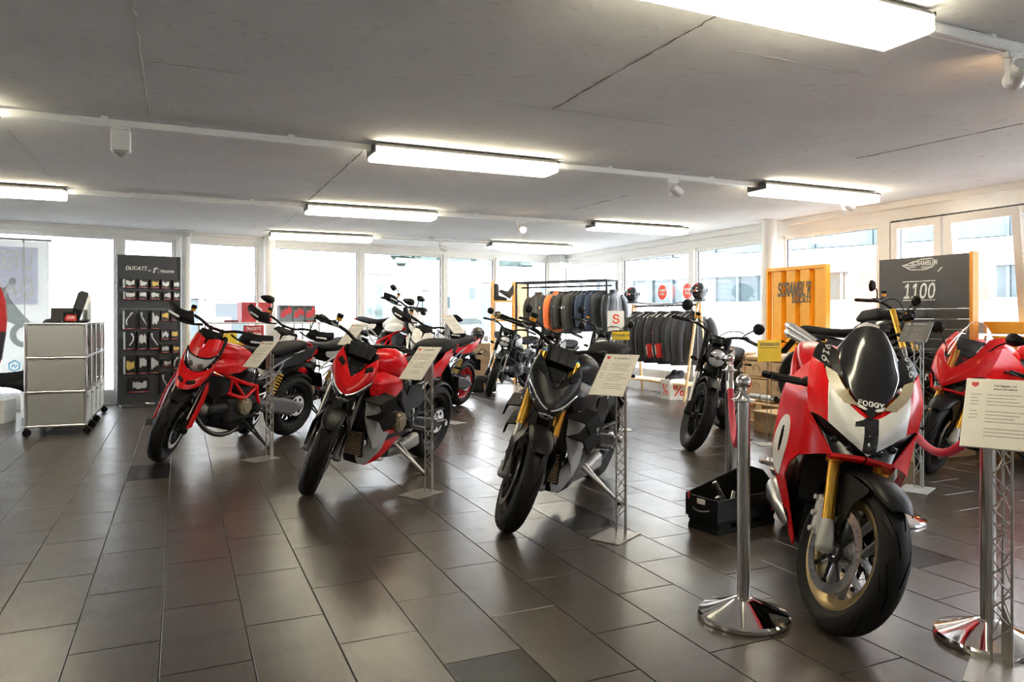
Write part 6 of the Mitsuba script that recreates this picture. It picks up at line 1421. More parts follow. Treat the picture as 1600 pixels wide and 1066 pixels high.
add('hexagon_mark', P(slab(affinity.translate(hexo.difference(hexi), .36, .585), .001, -.003), 'banner_blue', False), k, BT_); add('hexagon_mark', P(cat([slab(affinity.translate(LineString([(-.03, -.01), (-.01, .02), (.01, -.02), (.03, .01)]).buffer(.008), .36, .585), .001, -.003)]), 'banner_blue', False), k, BT_)
k = thing('pull_cord_line', 'thin grey cord hanging down across the banner', 'cord'); x, y = bwall(-1.92, .16)
add('cord', P(tube([(x, y, 2.2), (x + .01, y, 1.2), (x, y, .55)], .006, 6, 8), 'stand_steel'), k); add('weight', P(hs([(x, y, .55), (x, y, .52)], .012), 'stand_steel'), k); add('clip', P(hs([(x, y, 2.2), (x, y, 2.22)], .016), 'stand_steel'), k)
def sale_disc(y, z, label):
    k = thing('sale_sticker', label, 'sticker'); tw = M4((7.14, y, z), -90)
    a = np.linspace(0, 2 * PI, 37)[:-1]
    add('disc', P(slab(Polygon([(.115 * math.cos(t), .12 * math.sin(t)) for t in a]), .003, 0), 'sticker_red', False), k, tw)
    for s_, zz in (('SUMMER', .012), ('SALE', -.045)):
        t = stand_up(text(s_, .038, .001, True)); add('lettering', P(mv(t, 0, -.001, zz), 'print_white', False), k, tw)
sale_disc(9.90, 1.625, 'round red sale sticker on the glass between the two helmets'); sale_disc(9.25, 1.62, 'round red sale sticker half hidden behind a round mirror')
def win_decal(px_, z0, z1, w, label, shapes):
    y = 7.215 / ((px_ - 800) / F_PX * C + S) * (C - (px_ - 800) / F_PX * S)
    k = thing('window_decal', label, 'window decal'); tw = M4((7.215, y, 0), -90)
    add('film', P(bx(-w / 2, w / 2, 0, .001, z0, z1), 'decal_red', False), k, tw)
    for g in shapes: add('white_shape', P(slab(g, .001, -.0015), 'banner_white', False), k, tw)
win_decal(1349, 1.22, 1.90, .42, 'large faded red decal with white shapes on the window beside the dark 1100 panel', [Polygon([(-.08, 1.55), (.21, 1.68), (.21, 1.82), (-.08, 1.70)]), Polygon([(-.12, 1.30), (.21, 1.42), (.21, 1.52), (-.12, 1.42)]), Polygon([(.08, 1.74), (.21, 1.80), (.21, 1.90), (.12, 1.90)])])
win_decal(1537, 1.24, 1.98, .22, 'narrow faded red decal with white writing on the tilted window', [Polygon([(-.05, 1.62), (.0, 1.80), (.04, 1.80), (-.01, 1.62)]), Polygon([(-.05, 1.48), (.04, 1.58), (.02, 1.50), (.05, 1.40), (-.04, 1.36)]), Polygon([(-.03, 1.30), (.03, 1.33), (.0, 1.26)])])
# ------------------------------------------------------------------ glass shelf with boxes behind the supermoto bikes
k = gs = thing('glass_shelf', 'white framed glass shelf unit by the back windows', 'shelf unit')
gx, gy = bwall(1.0, .55); GT = M4((gx, gy, 0), 11.83)
for x in (-.82, -.12, .58, .84):
    for y in (-.18, .18): add('post', P(tube([(x, y, 0), (x, y, 1.14)], .012, 8, 2), 'stand_steel'), gs, GT)
for z in (.10, .55, 1.14): add('shelf', P(bx(-.86, .88, -.2, .2, z - .006, z + .006, .002), 'acrylic', False), gs, GT)
add('rail', P(cat([bx(-.86, .88, s * .19 - .006, s * .19 + .006, 1.122, 1.134) for s in (-1, 1)]), 'stand_steel', False), gs, GT)
k = thing('red_gift_box', 'red box with a round grey emblem on the glass shelf', 'box'); add('box', P(bx(-.30, .13, -.12, .12, 1.147, 1.435, .003), 'photo_red', False), k, GT @ T().translate([.0, 0, 0]))
add('emblem', P(mv(lathe([(.045, 0), (.075, 0), (.075, .004), (.045, .004)][::-1], 24, 'y', closed=True), -.08, -.125, 1.30), 'panel_grey'), k, GT); add('ribbon', P(bx(-.095, -.065, -.122, -.12, 1.147, 1.435), 'box_white', False), k, GT)
for i, (a, b) in enumerate(((.27, .47), (.48, .66), (.67, .83))):
    k = thing('picture_box', 'box printed with red riders on the glass shelf, %s of three' % ('left', 'middle', 'right')[i], 'box', 'picture boxes on the glass shelf')
    add('box', P(bx(a, b - .004, -.06, .06, 1.147, 1.40, .002), 'photo_grey', False), k, GT)
    rs = np.random.RandomState(i)
    for q in range(3): c = np.array([a + (b - a) * (.25 + .25 * q), 1.20 + .05 * rs.rand() + .03 * q]); add('printed_rider', P(slab(Polygon(c + np.array([(-.035, 0), (.03, -.01), (.04, .03), (.015, .06), (.01, .09), (-.015, .085), (-.02, .05)])).buffer(.004), .001, -.0615), 'photo_red', False), k, GT)
    add('printed_sky', P(bx(a + .01, b - .014, -.0612, -.06, 1.33, 1.39), 'textile_grey', False), k, GT)
for i, (x, m) in enumerate(((-.45, 'textile_black'), (.72, 'leather_black'))):
    k = thing('flat_case', 'flat dark case lying at the %s end of the glass shelf' % ('left', 'right')[i], 'case'); add('case', P(bx(x - .09, x + .09, -.17, -.08, 1.147, 1.175, .006), m, False), k, GT); add('zip', P(tube([(x - .085, -.172, 1.16), (x + .085, -.172, 1.16)], .003, 5, 2), 'print_red'), k, GT)
k = thing('parking_sign', 'red parking sign with white lettering hung under the glass shelf', 'sign'); add('plate', P(bx(-.145, .145, -.215, -.210, .80, 1.10, .002), 'photo_red', False), k, GT @ T().translate([-.16, 0, 0]))
for s_, z, h in (('DUCATI', 1.035, .040), ('PARKING', .955, .038), ('ONLY', .885, .038)): add('lettering', P(mv(stand_up(text(s_, h, .001, True, True, .95)), -.16, -.2155, z), 'print_white', False), k, GT)
add('motorbike_mark', P(slab(Polygon([(-.06, .83), (.06, .83), (.05, .855), (0, .865), (-.04, .85)]), .001, -.2165), 'print_white', False), k, GT @ T().translate([-.16, 0, 0]))
for i, (x, z, h) in enumerate(((-.62, .56, .42), (-.45, .56, .46), (-.36, .56, .30), (-.60, .11, .32))):
    k = thing('yellow_box', 'yellow and green packed box in the glass shelf, %s' % ('leftmost upper', 'second upper', 'third upper', 'leftmost lower')[i], 'box', 'yellow boxes in the glass shelf'); add('box', P(bx(x - .075, x + .075, -.14, .10, z, z + h, .003), 'yellow_board', False), k, GT); add('label', P(bx(x - .05, x + .05, -.142, -.14, z + .04, z + h * .5), ('far_leaf', 'print_dark')[i % 2], False), k, GT)
# ------------------------------------------------------------------ boots, cartons, helmet near the back windows
k = thing('boot_shelf', 'open pale wooden boot shelf by the back windows', 'shelf')
bx_, by_ = away(786, 13.75); BS = M4((bx_, by_, 0), -18)
for x in (-.2, .2):
    for y in (-.15, .15): add('upright', P(bx(x - .016, x + .016, y - .016, y + .016, 0, 1.89, .003), 'wood_orange', False), k, BS)
zs = (.06, .46, .80, 1.16, 1.52)
for z in zs: add('board', P(bx(-.2, .2, -.16, .16, z - .012, z + .012, .003), 'wood_orange', False), k, BS)
def boot(tw, m, label, cat_='boot', tall=.26):
    k = thing('boot' if tall > .15 else 'shoe', label, cat_)
    add('upper', P(cat([hs([(-.02, 0, .05), (-.06, 0, .05), (-.03, 0, tall), (-.075, 0, tall)], .042), hs([(-.05, 0, .04), (.03, 0, .045), (.12, 0, .03), (.15, 0, .022)], [.042, .042, .036, .028])]), m), k, tw)
    add('sole', P(hs([(-.09, .02, .008), (-.09, -.02, .008), (.16, .02, .008), (.16, -.02, .008), (.06, .03, .008), (.06, -.03, .008)], .012), 'black_rubber' if tall > .15 else 'box_white'), k, tw)
    add('laces', P(cat([tube([(.0 + .025 * i, -.025, .10 - .012 * i), (.0 + .025 * i, .025, .10 - .012 * i)], .004, 5, 2) for i in range(3)]), 'textile_grey'), k, tw)
boot(BS @ T().translate([-.10, -.03, 1.534]).rotate([0, 0, 1], -20), 'leather_black', 'tall black boot standing on the top board of the wooden shelf', tall=.27)
boot(BS @ T().translate([.06, .06, 1.62]).rotate([0, 1, 0], 35).rotate([0, 0, 1], 150), 'leather_brown', 'dark brown boot leaning against the tall boot on the wooden shelf', tall=.25)
boot(BS @ T().translate([-.06, 0, .812]).rotate([0, 0, 1], -30), 'textile_black', 'low black shoe on the third board of the wooden shelf', 'shoe', .11); boot(BS @ T().translate([-.05, 0, 1.172]).rotate([0, 0, 1], -30), 'textile_black', 'low black shoe on the second board of the wooden shelf', 'shoe', .12)
boot(BS @ T().translate([.05, 0, .472]).rotate([0, 0, 1], -30), 'leather_brown', 'brown low shoe on the lowest visible board of the wooden shelf', 'shoe', .12)
k = thing('hanging_glove', 'black and yellow gloves hanging from the side of the wooden shelf', 'gloves')
for dy in (-.05, .06):
    add('glove', P(cat([hs([(.24, dy, 1.42), (.25, dy, 1.28), (.26, dy + .03, 1.28)], [.03, .04, .04])] + [tube([(.25 + .01 * i, dy - .03 + .02 * i, 1.27), (.27 + .012 * i, dy - .04 + .024 * i, 1.16)], .012, 6, 2) for i in range(4)]), 'leather_black'), k, BS); add('yellow_patch', P(hs([(.275, dy, 1.36), (.285, dy + .01, 1.29)], .022), 'spring_yellow'), k, BS)
def carton(x, y, w, d, z0, h, rz, label, mark=True):
    k = thing('carton', label, 'carton'); tw = M4((x, y, z0), rz)
    add('box', P(bx(-w / 2, w / 2, -d / 2, d / 2, 0, h, .003), 'cardboard', False), k, tw); add('tape', P(bx(-.03, .03, -d / 2 - .001, d / 2 + .001, h - .0005, h + .001), 'pale_wood', False), k, tw)
    if mark: add('printed_mark', P(slab(unary_union([Polygon([(math.cos(a) * .045 + c, math.sin(a) * .045) for a in np.linspace(0, 2 * PI, 20)[:-1]]).difference(Polygon([(math.cos(a) * .035 + c, math.sin(a) * .035) for a in np.linspace(0, 2 * PI, 20)[:-1]])) for c in (-.07, .07)] + [LineString([(-.07, 0), (-.01, .07), (.05, .07), (.07, 0)]).buffer(.008)]), .001, -d / 2 - .0015), 'print_dark', False), k, tw @ T().translate([0, 0, h * .5]))
qx, qy = away(752, 12.4)
carton(qx, qy, .30, .26, .0, .44, -20, 'brown carton at the bottom of the stack beside the wooden boot shelf', False); carton(qx, qy, .30, .26, .445, .34, -20, 'brown carton printed with a motorcycle, on top of the stack beside the boot shelf')
def helmet(x, y, z, rz, m, label, sticker=True):
    k = thing('helmet', label, 'helmet'); tw = M4((x, y, z), rz)
    s = trimesh.creation.icosphere(subdivisions=4, radius=1.0); v = s.vertices
    f = np.clip((v[:, 0] - .2) / .8, 0, 1); v = v * [.145, .118, .13]; v[:, 0] += .02 * f; low = v[:, 2] < -.06; v[low, 2] = -.06 + (v[low, 2] + .06) * (.9 + .3 * (v[low, 0] > 0)); v[low, :2] *= .93
    s.vertices = v + [0, 0, .145]
    add('shell', P(s, m, True), k, tw)
    a = np.linspace(-1.15, 1.15, 15); vis = [[(.150 * math.cos(t) * q + .018, .122 * math.sin(t) * q, z_) for t in a] for z_, q in ((.115, 1.0), (.145, 1.03), (.175, 1.0), (.20, .92))]
    add('visor', P(patch(vis, .004, 10, 29, inside=(0, 0, .15)), 'lens_dark'), k, tw); add('chin_vent', P(hs([(.165, -.03, .075), (.165, .03, .075), (.155, 0, .095)], .010), 'black_plastic'), k, tw)
    add('lining', P(hs([(-.06, -.05, .02), (-.06, .05, .02), (.08, -.045, .015), (.08, .045, .015)], .02), 'textile_grey'), k, tw)
    if sticker:
        add('sticker', P(hs([(.168, -.03, .155), (.172, .02, .155), (.166, -.03, .135), (.17, .02, .135)], .003), 'print_white'), k, tw); add('sticker', P(hs([(.176, -.012, .145), (.174, -.012, .145)], .016), 'sticker_red'), k, tw); add('emblem', P(hs([(.135, -.02, .235), (.132, .0, .236)], .012), 'print_red'), k, tw)
qx2, qy2 = away(746, 12.3); helmet(qx2, qy2, .79, 250, 'helmet_brown', 'dark brown open helmet on the cartons beside the boot shelf', False)
k = thing('duffel_bag', 'black duffel bag on the floor before the cartons', 'bag'); dx_, dy_ = away(752, 11.9)
add('body', P(loft([(-.19, .13, .06, .08, 2.4), (-.15, .14, .11, .13, 2.6), (.15, .14, .11, .13, 2.6), (.19, .13, .06, .08, 2.4)], 24, smooth_n=16), 'textile_black'), k, M4((dx_, dy_, 0), -24)); add('strap', P(tube([(-.08, -.115, .12), (-.06, -.13, .26), (.06, -.13, .26), (.08, -.115, .12)], .010, 6, 16), 'leather_black'), k, M4((dx_, dy_, 0), -24)); add('tag', P(bx(.05, .07, -.13, -.115, .04, .16, .003), 'wood_orange', False), k, M4((dx_, dy_, 0), -24))
# ------------------------------------------------------------------ jackets on two rails
def _torso(L): return loft([(-L, 0, .055, .235, 2.2), (-L * .75, 0, .075, .235, 2.2), (-.30, 0, .085, .225, 2.2), (-.12, 0, .08, .225, 2.2), (-.03, 0, .06, .19, 2.1), (.02, 0, .045, .11, 2.0), (.05, 0, .045, .075, 2.0)], 24, smooth_n=18)
def _jk(L):
    t = _torso(L); t.vertices = np.c_[t.vertices[:, 1], t.vertices[:, 2], t.vertices[:, 0]]; return t
_dj = np.random.RandomState(3)
def _fold(m, sd, amp=.012):
    v = m.vertices; n = meshkit.fbm(v * [9, 9, 3.5] + sd * 7.3, 3) - .5
    m.vertices = v + np.c_[n * amp * 2, (meshkit.fbm(v * [8, 8, 4] + 31 + sd, 2) - .5) * amp, np.zeros(len(v))]; return m
torso_m = [_fold(_jk(L), i) for i, L in enumerate((.62, .58, .66))]
sleeve_m = [_fold(tube([(0, s * .185, -.03), (.02, s * .245, -.14), (.03, s * .275, -.36), (.045, s * .265, -.60)], [.062, .072, .062, .048], 16, 26), s, .010) for s in (1, -1)]
cuff_m = [tube([(.045, s * .265, -.585), (.047, s * .264, -.625)], [.046, .043], 14, 3) for s in (1, -1)]
collar_m = lathe([(.05, .03), (.07, .03), (.072, .075), (.06, .085), (.052, .08)][::-1], 20, closed=True); collar_m.vertices *= [.75, 1.15, 1]
band_m = [tube([(.02, s * .258, -.20), (.022, s * .262, -.235)], [.0735, .073], 16, 4) for s in (1, -1)]
low_m = [tube([(.032, s * .277, -.38), (.044, s * .268, -.58)], [.066, .054], 16, 5) for s in (1, -1)]
hang_m = cat([tube([(0, -.18, .0), (0, 0, .07), (0, .18, .0)], .007, 6, 14), tube([(0, 0, .07), (0, 0, .13), (0, .018, .155), (0, 0, .175), (0, -.02, .16)], .0035, 6, 18)])
_ply = {}
def pl(kind, i, mesh, m):
    if (kind, i, m) not in _ply: _ply[(kind, i, m)] = P(mesh, m)
    return _ply[(kind, i, m)]
def jacket(tw, label, m, sleeve=None, band=None, low=None, group=None, i=0, extra=None):
    k = thing('jacket', label, 'jacket', group)
    add('body', pl('t', i % 3, torso_m[i % 3], m), k, tw)
    for s in (0, 1):
        q = add('sleeve', pl('s', s, sleeve_m[s], sleeve or m), k, tw); add('cuff', pl('c', s, cuff_m[s], 'textile_black'), q, tw)
        if band: add('sleeve_band', pl('b', s, band_m[s], band), q, tw)
        if low: add('sleeve_panel', pl('l', s, low_m[s], low), q, tw)
        if extra: add('sleeve_lettering', pl('x', s, mv(tube([(.03, (1, -1)[s] * .347, -.40), (.04, (1, -1)[s] * .33, -.54)], .006, 6, 2), 0, 0, 0), extra), q, tw)
    add('collar', pl('k', 0, collar_m, m), k, tw); add('zip', pl('z', i % 3, tube([(.088, 0, -.02), (.094, 0, -.3), (.075, 0, -.58)], .004, 6, 10), 'steel'), k, tw)
    add('hanger', pl('h', 0, hang_m, 'steel'), k, tw)
    return k
# rail one: black steel frame near the corner
k = thing('clothes_rail', 'tall black steel clothes rail with mixed jackets near the far corner', 'clothes rail')
R0_, R1_ = np.array(away(816, 13.5)), np.array(away(956, 12.5)); dr_ = (R1_ - R0_) / np.linalg.norm(R1_ - R0_); LR = np.linalg.norm(R1_ - R0_); ra = math.degrees(math.atan2(dr_[1], dr_[0])); RR = M4((R0_[0], R0_[1], 0), ra)
for x in (0, LR):
    for y in (-.2, .2): add('upright', P(bx(x - .012, x + .012, y - .012, y + .012, 0, 1.86), 'black_satin', False), k, RR)
    for z in (.04, 1.845): add('cross_bar', P(bx(x - .012, x + .012, -.2, .2, z - .012, z + .012), 'black_satin', False), k, RR)
for y in (-.2, .2): add('top_bar', P(bx(0, LR, y - .012, y + .012, 1.835, 1.86), 'black_satin', False), k, RR)
add('rail', P(tube([(0, 0, 1.76), (LR, 0, 1.76)], .013, 10, 2), 'black_satin'), k, RR)
add('end_panel', P(bx(-.02, -.012, -.2, .2, .0, 1.86), 'pale_wood', False), k, RR)
row1 = [('leather_brown', 'worn brown leather jacket shown from the front at the left end of the black rail', None, None, 0.0, .34), ('textile_black', 'black jacket with yellow trim, second on the black rail', 'textile_black', 'spring_yellow', 84, .62), ('textile_orange', 'orange jacket on the black rail', None, None, 80, .72), ('textile_black', 'black jacket right of the orange one', None, None, 80, .78),
    ('textile_green', 'olive jacket with a pale sleeve stripe, first of the olive jackets', None, 'pack_edge', 78, .88), ('textile_green', 'olive jacket with a pale sleeve stripe, second of the olive jackets', None, 'pack_edge', 78, .99), ('textile_green', 'olive jacket with a pale sleeve stripe, third of the olive jackets', None, 'pack_edge', 80, 1.08), ('textile_black', 'black jacket left of the blue jackets', None, None, 82, 1.16),
    ('textile_navy', 'dark blue denim jacket, first of the blue jackets', None, None, 80, 1.24), ('textile_navy', 'dark blue denim jacket, second of the blue jackets', None, None, 76, 1.33), ('textile_navy', 'dark blue denim jacket, third of the blue jackets', None, None, 82, 1.41), ('leather_black', 'black leather jacket left of the right upright of the black rail', None, None, 78, 1.50), ('textile_grey', 'grey jacket beside the right upright of the black rail', None, None, 76, 1.57), ('leather_black', 'black leather jacket hanging outside the right end of the black rail', None, None, 60, 1.72)]
sc1 = LR / 1.70
for i, (m, lb, sl, bd, rz, x) in enumerate(row1):
    jacket(RR @ T().translate([x * sc1, -.02 + .03 * (i % 2), 1.60]).rotate([0, 0, 1], -8 - 5 * (i * 7 % 5) if i else -90).scale(.90 + .035 * (i * 3 % 4)), lb, m, sl, bd, None, 'jackets on the black rail', i)
# rail two along the right windows
k = thing('clothes_rail', 'low wooden clothes rail with a chain-like top, hung with black and red jackets', 'clothes rail')
Y0, Y1, XR = 10.28, 8.62, 6.86
for y in (Y0, Y1):
    add('leg', P(cat([hs([(XR - .26, y, .015), (XR - .02, y, 1.42)], .022), hs([(XR + .16, y, .015), (XR + .02, y, 1.42)], .022)]), 'pale_wood'), k)
add('bench', P(bx(XR - .26, XR + .12, Y1 + .02, Y0 - .02, .22, .25, .004), 'pale_wood', False), k)
add('rail', P(tube([(XR, Y1, 1.40), (XR, Y0, 1.40)], .014, 10, 2), 'black_satin'), k)
ch = [tube([(XR - .02, Y0 - .06 - (Y0 - Y1 - .12) * t, 1.46 - .035 * (1 - (2 * t - 1) ** 2)), (XR - .02, Y0 - .06 - (Y0 - Y1 - .12) * (t + .022), 1.46 - .035 * (1 - (2 * (t + .022) - 1) ** 2))], .012, 6, 2) for t in np.linspace(0, .975, 38)]
add('chain', P(cat(ch), 'cast_grey'), k)
row2 = [('textile_black', 'black jacket with a red collar under the left helmet', None, 'textile_red', None, None)] + [('textile_green' if i == 1 else ('leather_black', 'textile_black')[i % 2], 'plain %s riding jacket, %s from the left on the wooden rail' % (('dark green', 'black')[i != 1], ('', 'second', 'third', 'fourth', 'fifth', 'sixth', 'seventh')[i]), None, None, None, None) for i in range(1, 7)] + [('textile_black', 'black jacket with red sleeve panels and lettering, %s of three on the wooden rail' % q, None, 'textile_red', 'textile_red' if q != 'second' else 'textile_black', 'print_white') for q in ('first', 'second', 'third')] + [('textile_black', 'black jacket with a pale green sleeve stripe on the wooden rail', None, 'textile_green', None, None), ('textile_grey', 'dark grey jacket with a small red label on the wooden rail', None, None, None, None), ('textile_grey', 'grey fleece jacket near the right end of the wooden rail', None, None, None, None), ('textile_black', 'black jacket at the right end of the wooden rail', None, None, None, None)]
for i, (m, lb, sl, bd, lw, ex) in enumerate(row2):
    y = Y0 - .06 - (Y0 - Y1 - .14) * i / (len(row2) - 1)
    jacket(M4((XR - .0, y, 1.225 - .01 * (i % 3)), -90 + (-18 if i % 2 else -10) - 90 + 92, s=1.0) @ T().scale([1, .98, 1.06]), lb, m, sl, bd, lw, 'jackets on the wooden rail', i, ex)
helmet(XR - .02, Y0 + .02, 1.45, 215, 'helmet_black', 'glossy black full-face helmet with stickers on the left end of the wooden rail'); helmet(XR - .02, Y1 - .04, 1.45, 215, 'helmet_black', 'glossy black full-face helmet with stickers on the right end of the wooden rail')
def mark_cube(x, y, z, s, rz, ch, label, shades=('box_white',)):
    k = thing('display_cube', label, 'display cube'); tw = M4((x, y, z), rz)
    add('box', P(bx(-s / 2, s / 2, -s / 2, s / 2, 0, s, .002), 'box_white', False), k, tw)
    for f in (0, -90): add('red_mark', P(mv(stand_up(text(ch, s * .55, .001, True)), 0, -s / 2 - .0005, s * .22), 'sticker_red', False), k, tw @ T().rotate([0, 0, 1], f))
mark_cube(6.72, 9.02, 0, .29, -10, '%', 'white cube with red percent signs before the wooden clothes rail')
for q, (a, b) in enumerate(((-.06, 10), (.07, 0))): boot(M4((6.72 + .02, 9.02 - a, .29), 190 + b), 'textile_black', 'black sneaker on the percent cube, %s of the pair' % ('left', 'right')[q], 'shoe', .10)
k = thing('plinth', 'slim white plinth under the cube with the red letter S', 'plinth'); sx_, sy_ = away(962, 11.6)
add('body', P(bx(-.11, .11, -.11, .11, 0, 1.07, .004), 'box_white', False), k, M4((sx_, sy_, 0), -35)); add('foot', P(bx(-.13, .13, -.13, .13, 0, .02, .004), 'panel_grey', False), k, M4((sx_, sy_, 0), -35))
mark_cube(sx_, sy_, 1.07, .25, -30, 'S', 'white cube with a red letter S between the two clothes rails')
# ------------------------------------------------------------------ orange and dark panels, crates and pallet along the right windows
k = thing('corrugated_panel', 'orange corrugated container panel with black lettering', 'panel'); PX = 6.80; tw = M4((PX, 6.72, 0), -90)
hw_ = .475
add('frame', P(cat([bx(-hw_, -hw_ + .03, -.02, .05, .0, 1.83), bx(hw_ - .03, hw_, -.02, .05, .0, 1.83), bx(-hw_, hw_, -.02, .05, 1.79, 1.83), bx(-hw_, hw_, -.02, .05, .0, .05)]), 'orange_panel', False), k, tw)
cor = []
per = (2 * hw_ - .06) / 4
zz = []
for i in range(4):
    o = -hw_ + .03 + i * per; zz += [(o, .055), (o + per * .05, .055), (o + per * .34, 0.0), (o + per * .95, 0.0)]
zz.append((hw_ - .03, .055))
pz_ = Polygon(zz + [(a, b + .006) for a, b in zz[::-1]])
pm = ext(pz_, 1.74, .05); add('corrugation', P(pm, 'orange_panel', False), k, tw)
for s_, h, w, u, z in (('SCRAMBL\'R', .165, .53, -.03, 1.475), ('DUCATI', .075, .29, .09, 1.39)):
    add('lettering', P(mv(stand_up(fit(s_, h, w, .10)), u, -.004, z), 'print_dark', False), k, tw)
k = thing('dark_panel', 'dark container panel with pale 1100 lettering and an orange edge', 'panel'); PX2 = 6.80; yA, yB = 5.55, 4.53; tw = M4((PX2, (yA + yB) / 2, 0), -90); hw2 = (yA - yB) / 2
add('board', P(bx(-hw2, hw2 - .02, 0, .03, 1.30, 1.82), 'panel_black', False), k, tw)
for i in range(13): add('plank', P(bx(-hw2, hw2 - .02, 0.0, .028, 1.297 - (i + 1) * .099, 1.292 - i * .099, .003), 'panel_black', False), k, tw)
add('edge', P(bx(hw2 - .02, hw2 + .012, -.03, .06, 0, 1.83, .003), 'orange_deep', False), k, tw)
add('lettering', P(mv(stand_up(fit('1100', .145, .34, .12)), -.05, -.001, 1.405), 'pack_edge', False), k, tw)
for z in (1.385, 1.575): add('rule', P(bx(-.23, .13, -.002, 0, z - .004, z + .004), 'pack_edge', False), k, tw)
add('scuff', P(bx(-hw2 + .05, hw2 - .03, -.001, 0, 1.292, 1.298), 'pack_edge', False), k, tw)
wing = Polygon([(-.24, 1.745), (-.02, 1.80), (.10, 1.80), (.13, 1.77), (.11, 1.715), (.02, 1.685), (-.14, 1.69)]); wing = wing.difference(wing.buffer(-.008))
add('emblem', P(slab(wing, .002, -.003), 'pack_edge', False), k, tw); add('emblem', P(cat([slab(LineString([(-.20, 1.742), (-.08, 1.742)]).buffer(.004), .002, -.003), slab(LineString([(-.17, 1.722), (-.08, 1.722)]).buffer(.004), .002, -.003), slab(Polygon([(.19, 1.70), (.21, 1.705), (.16, 1.66), (.15, 1.66)]), .002, -.003)]), 'pack_edge', False), k, tw)
add('lettering', P(mv(stand_up(text('SCRAMBLER', .045, .002, True, True, .78, .12)), .01, -.002, 1.735), 'pack_edge', False), k, tw); add('lettering', P(mv(stand_up(text('DUCATI', .022, .002, True, True, 1.0, .1)), .04, -.002, 1.703), 'pack_edge', False), k, tw)
k = thing('orange_frame', 'orange container frame below the tilted window', 'frame'); tw = M4((6.98, 4.0, 0), -90)
add('top_rail', P(bx(-.52, 1.6, -.05, .06, 1.06, 1.17, .004), 'orange_panel', False), k, tw); add('lower_rail', P(bx(-.52, 1.6, -.04, .06, .92, 1.035, .004), 'orange_panel', False), k, tw); add('post', P(bx(.02, .10, -.06, .06, 0, 2.2, .004), 'orange_deep', False), k, tw); add('infill', P(bx(-.52, 1.6, .0, .04, .06, .92), 'orange_deep', False), k, tw)
k = thing('drawer_bench', 'long wooden bench with cardboard drawers under the orange panel', 'bench'); ya, yb = 7.95, 5.95
add('carcass', P(cat([bx(6.42, 6.76, yb, ya, z - .012, z + .012) for z in (.04, .26, .48, .70)] + [bx(6.42, 6.76, y - .014, y + .014, .04, .70) for y in np.linspace(yb, ya, 6)]), 'pale_wood', False), k)
ys = np.linspace(yb, ya, 6)
for i in range(5):
    for j in range(3):
        d = add('drawer', P(bx(6.405, 6.70, ys[i] + .022, ys[i + 1] - .022, .058 + .22 * j, .235 + .22 * j, .003), 'cardboard', False), k)
        yc = (ys[i] + ys[i + 1]) / 2; add('wire_handle', P(tube([(6.402, yc - .05, .12 + .22 * j), (6.385, yc - .03, .19 + .22 * j), (6.385, yc + .03, .19 + .22 * j), (6.402, yc + .05, .12 + .22 * j)], .003, 5, 12), 'dark_chrome'), d)
add('top', P(bx(6.40, 6.77, yb - .02, ya + .02, .71, .735, .003), 'pale_wood', False), k)
for i, (y, m, h, lb) in enumerate(((7.7, 'leather_black', .05, 'stack of dark goods on the drawer bench behind the middle scrambler'), (7.35, 'box_white', .035, 'white bagged goods on the drawer bench left of the yellow sign'), (6.55, 'acrylic', .05, 'clear bagged goods on the drawer bench right of the yellow sign'), (6.25, 'sheet_paper', .04, 'pale folded goods at the right end of the drawer bench'))):
    k = thing('bagged_goods', lb, 'goods'); add('bag', P(hs([(6.50, y - .10, .76), (6.66, y - .10, .757), (6.50, y + .10, .757), (6.66, y + .12, .765), (6.58, y, .74 + h)], .018), m), k); add('card', P(bx(6.50, 6.60, y - .04, y + .05, .745 + h, .750 + h), 'print_white', False), k)
k = thing('pallet', 'small wooden pallet before the drawer bench', 'pallet'); x0, x1, y0, y1 = 6.06, 6.38, 6.15, 6.95
for i in range(5): add('plank', P(bx(x0 + .066 * i, x0 + .066 * i + .056, y0, y1, .205, .225, .002), 'pale_wood', False), k)
for y in (y0 + .05, (y0 + y1) / 2, y1 - .05):
    for x in (x0 + .04, x1 - .05): add('block', P(bx(x - .04, x + .04, y - .05, y + .05, .025, .185, .003), 'pale_wood', False), k)
    add('stringer', P(bx(x0, x1, y - .045, y + .045, .185, .204, .002), 'pale_wood', False), k)
for x in (x0 + .04, x1 - .05): add('bottom_board', P(bx(x - .045, x + .045, y0, y1, .003, .025, .002), 'pale_wood', False), k)
carton(6.18, 6.70, .14, .20, .027, .13, 0, 'small carton inside the wooden pallet', False)
for i, (x, z, lb) in enumerate(((6.17, .275, 'thick steel exhaust can lying on the pallet'), (6.27, .265, 'second steel exhaust can lying behind on the pallet'))):
    k = thing('exhaust_can', lb, 'exhaust'); add('body', P(tube([(x, 6.42, z), (x + .02, 6.80, z)], .05 - .01 * i, 20, 2), 'steel'), k); add('end_cap', P(tube([(x - .002, 6.385, z), (x, 6.425, z)], [.040 - .008 * i, .051 - .01 * i], 18, 2), 'dark_chrome'), k); add('strap', P(tube([(x + .008, 6.60, z), (x + .009, 6.62, z)], .0525 - .01 * i, 20, 2), 'cast_grey'), k)
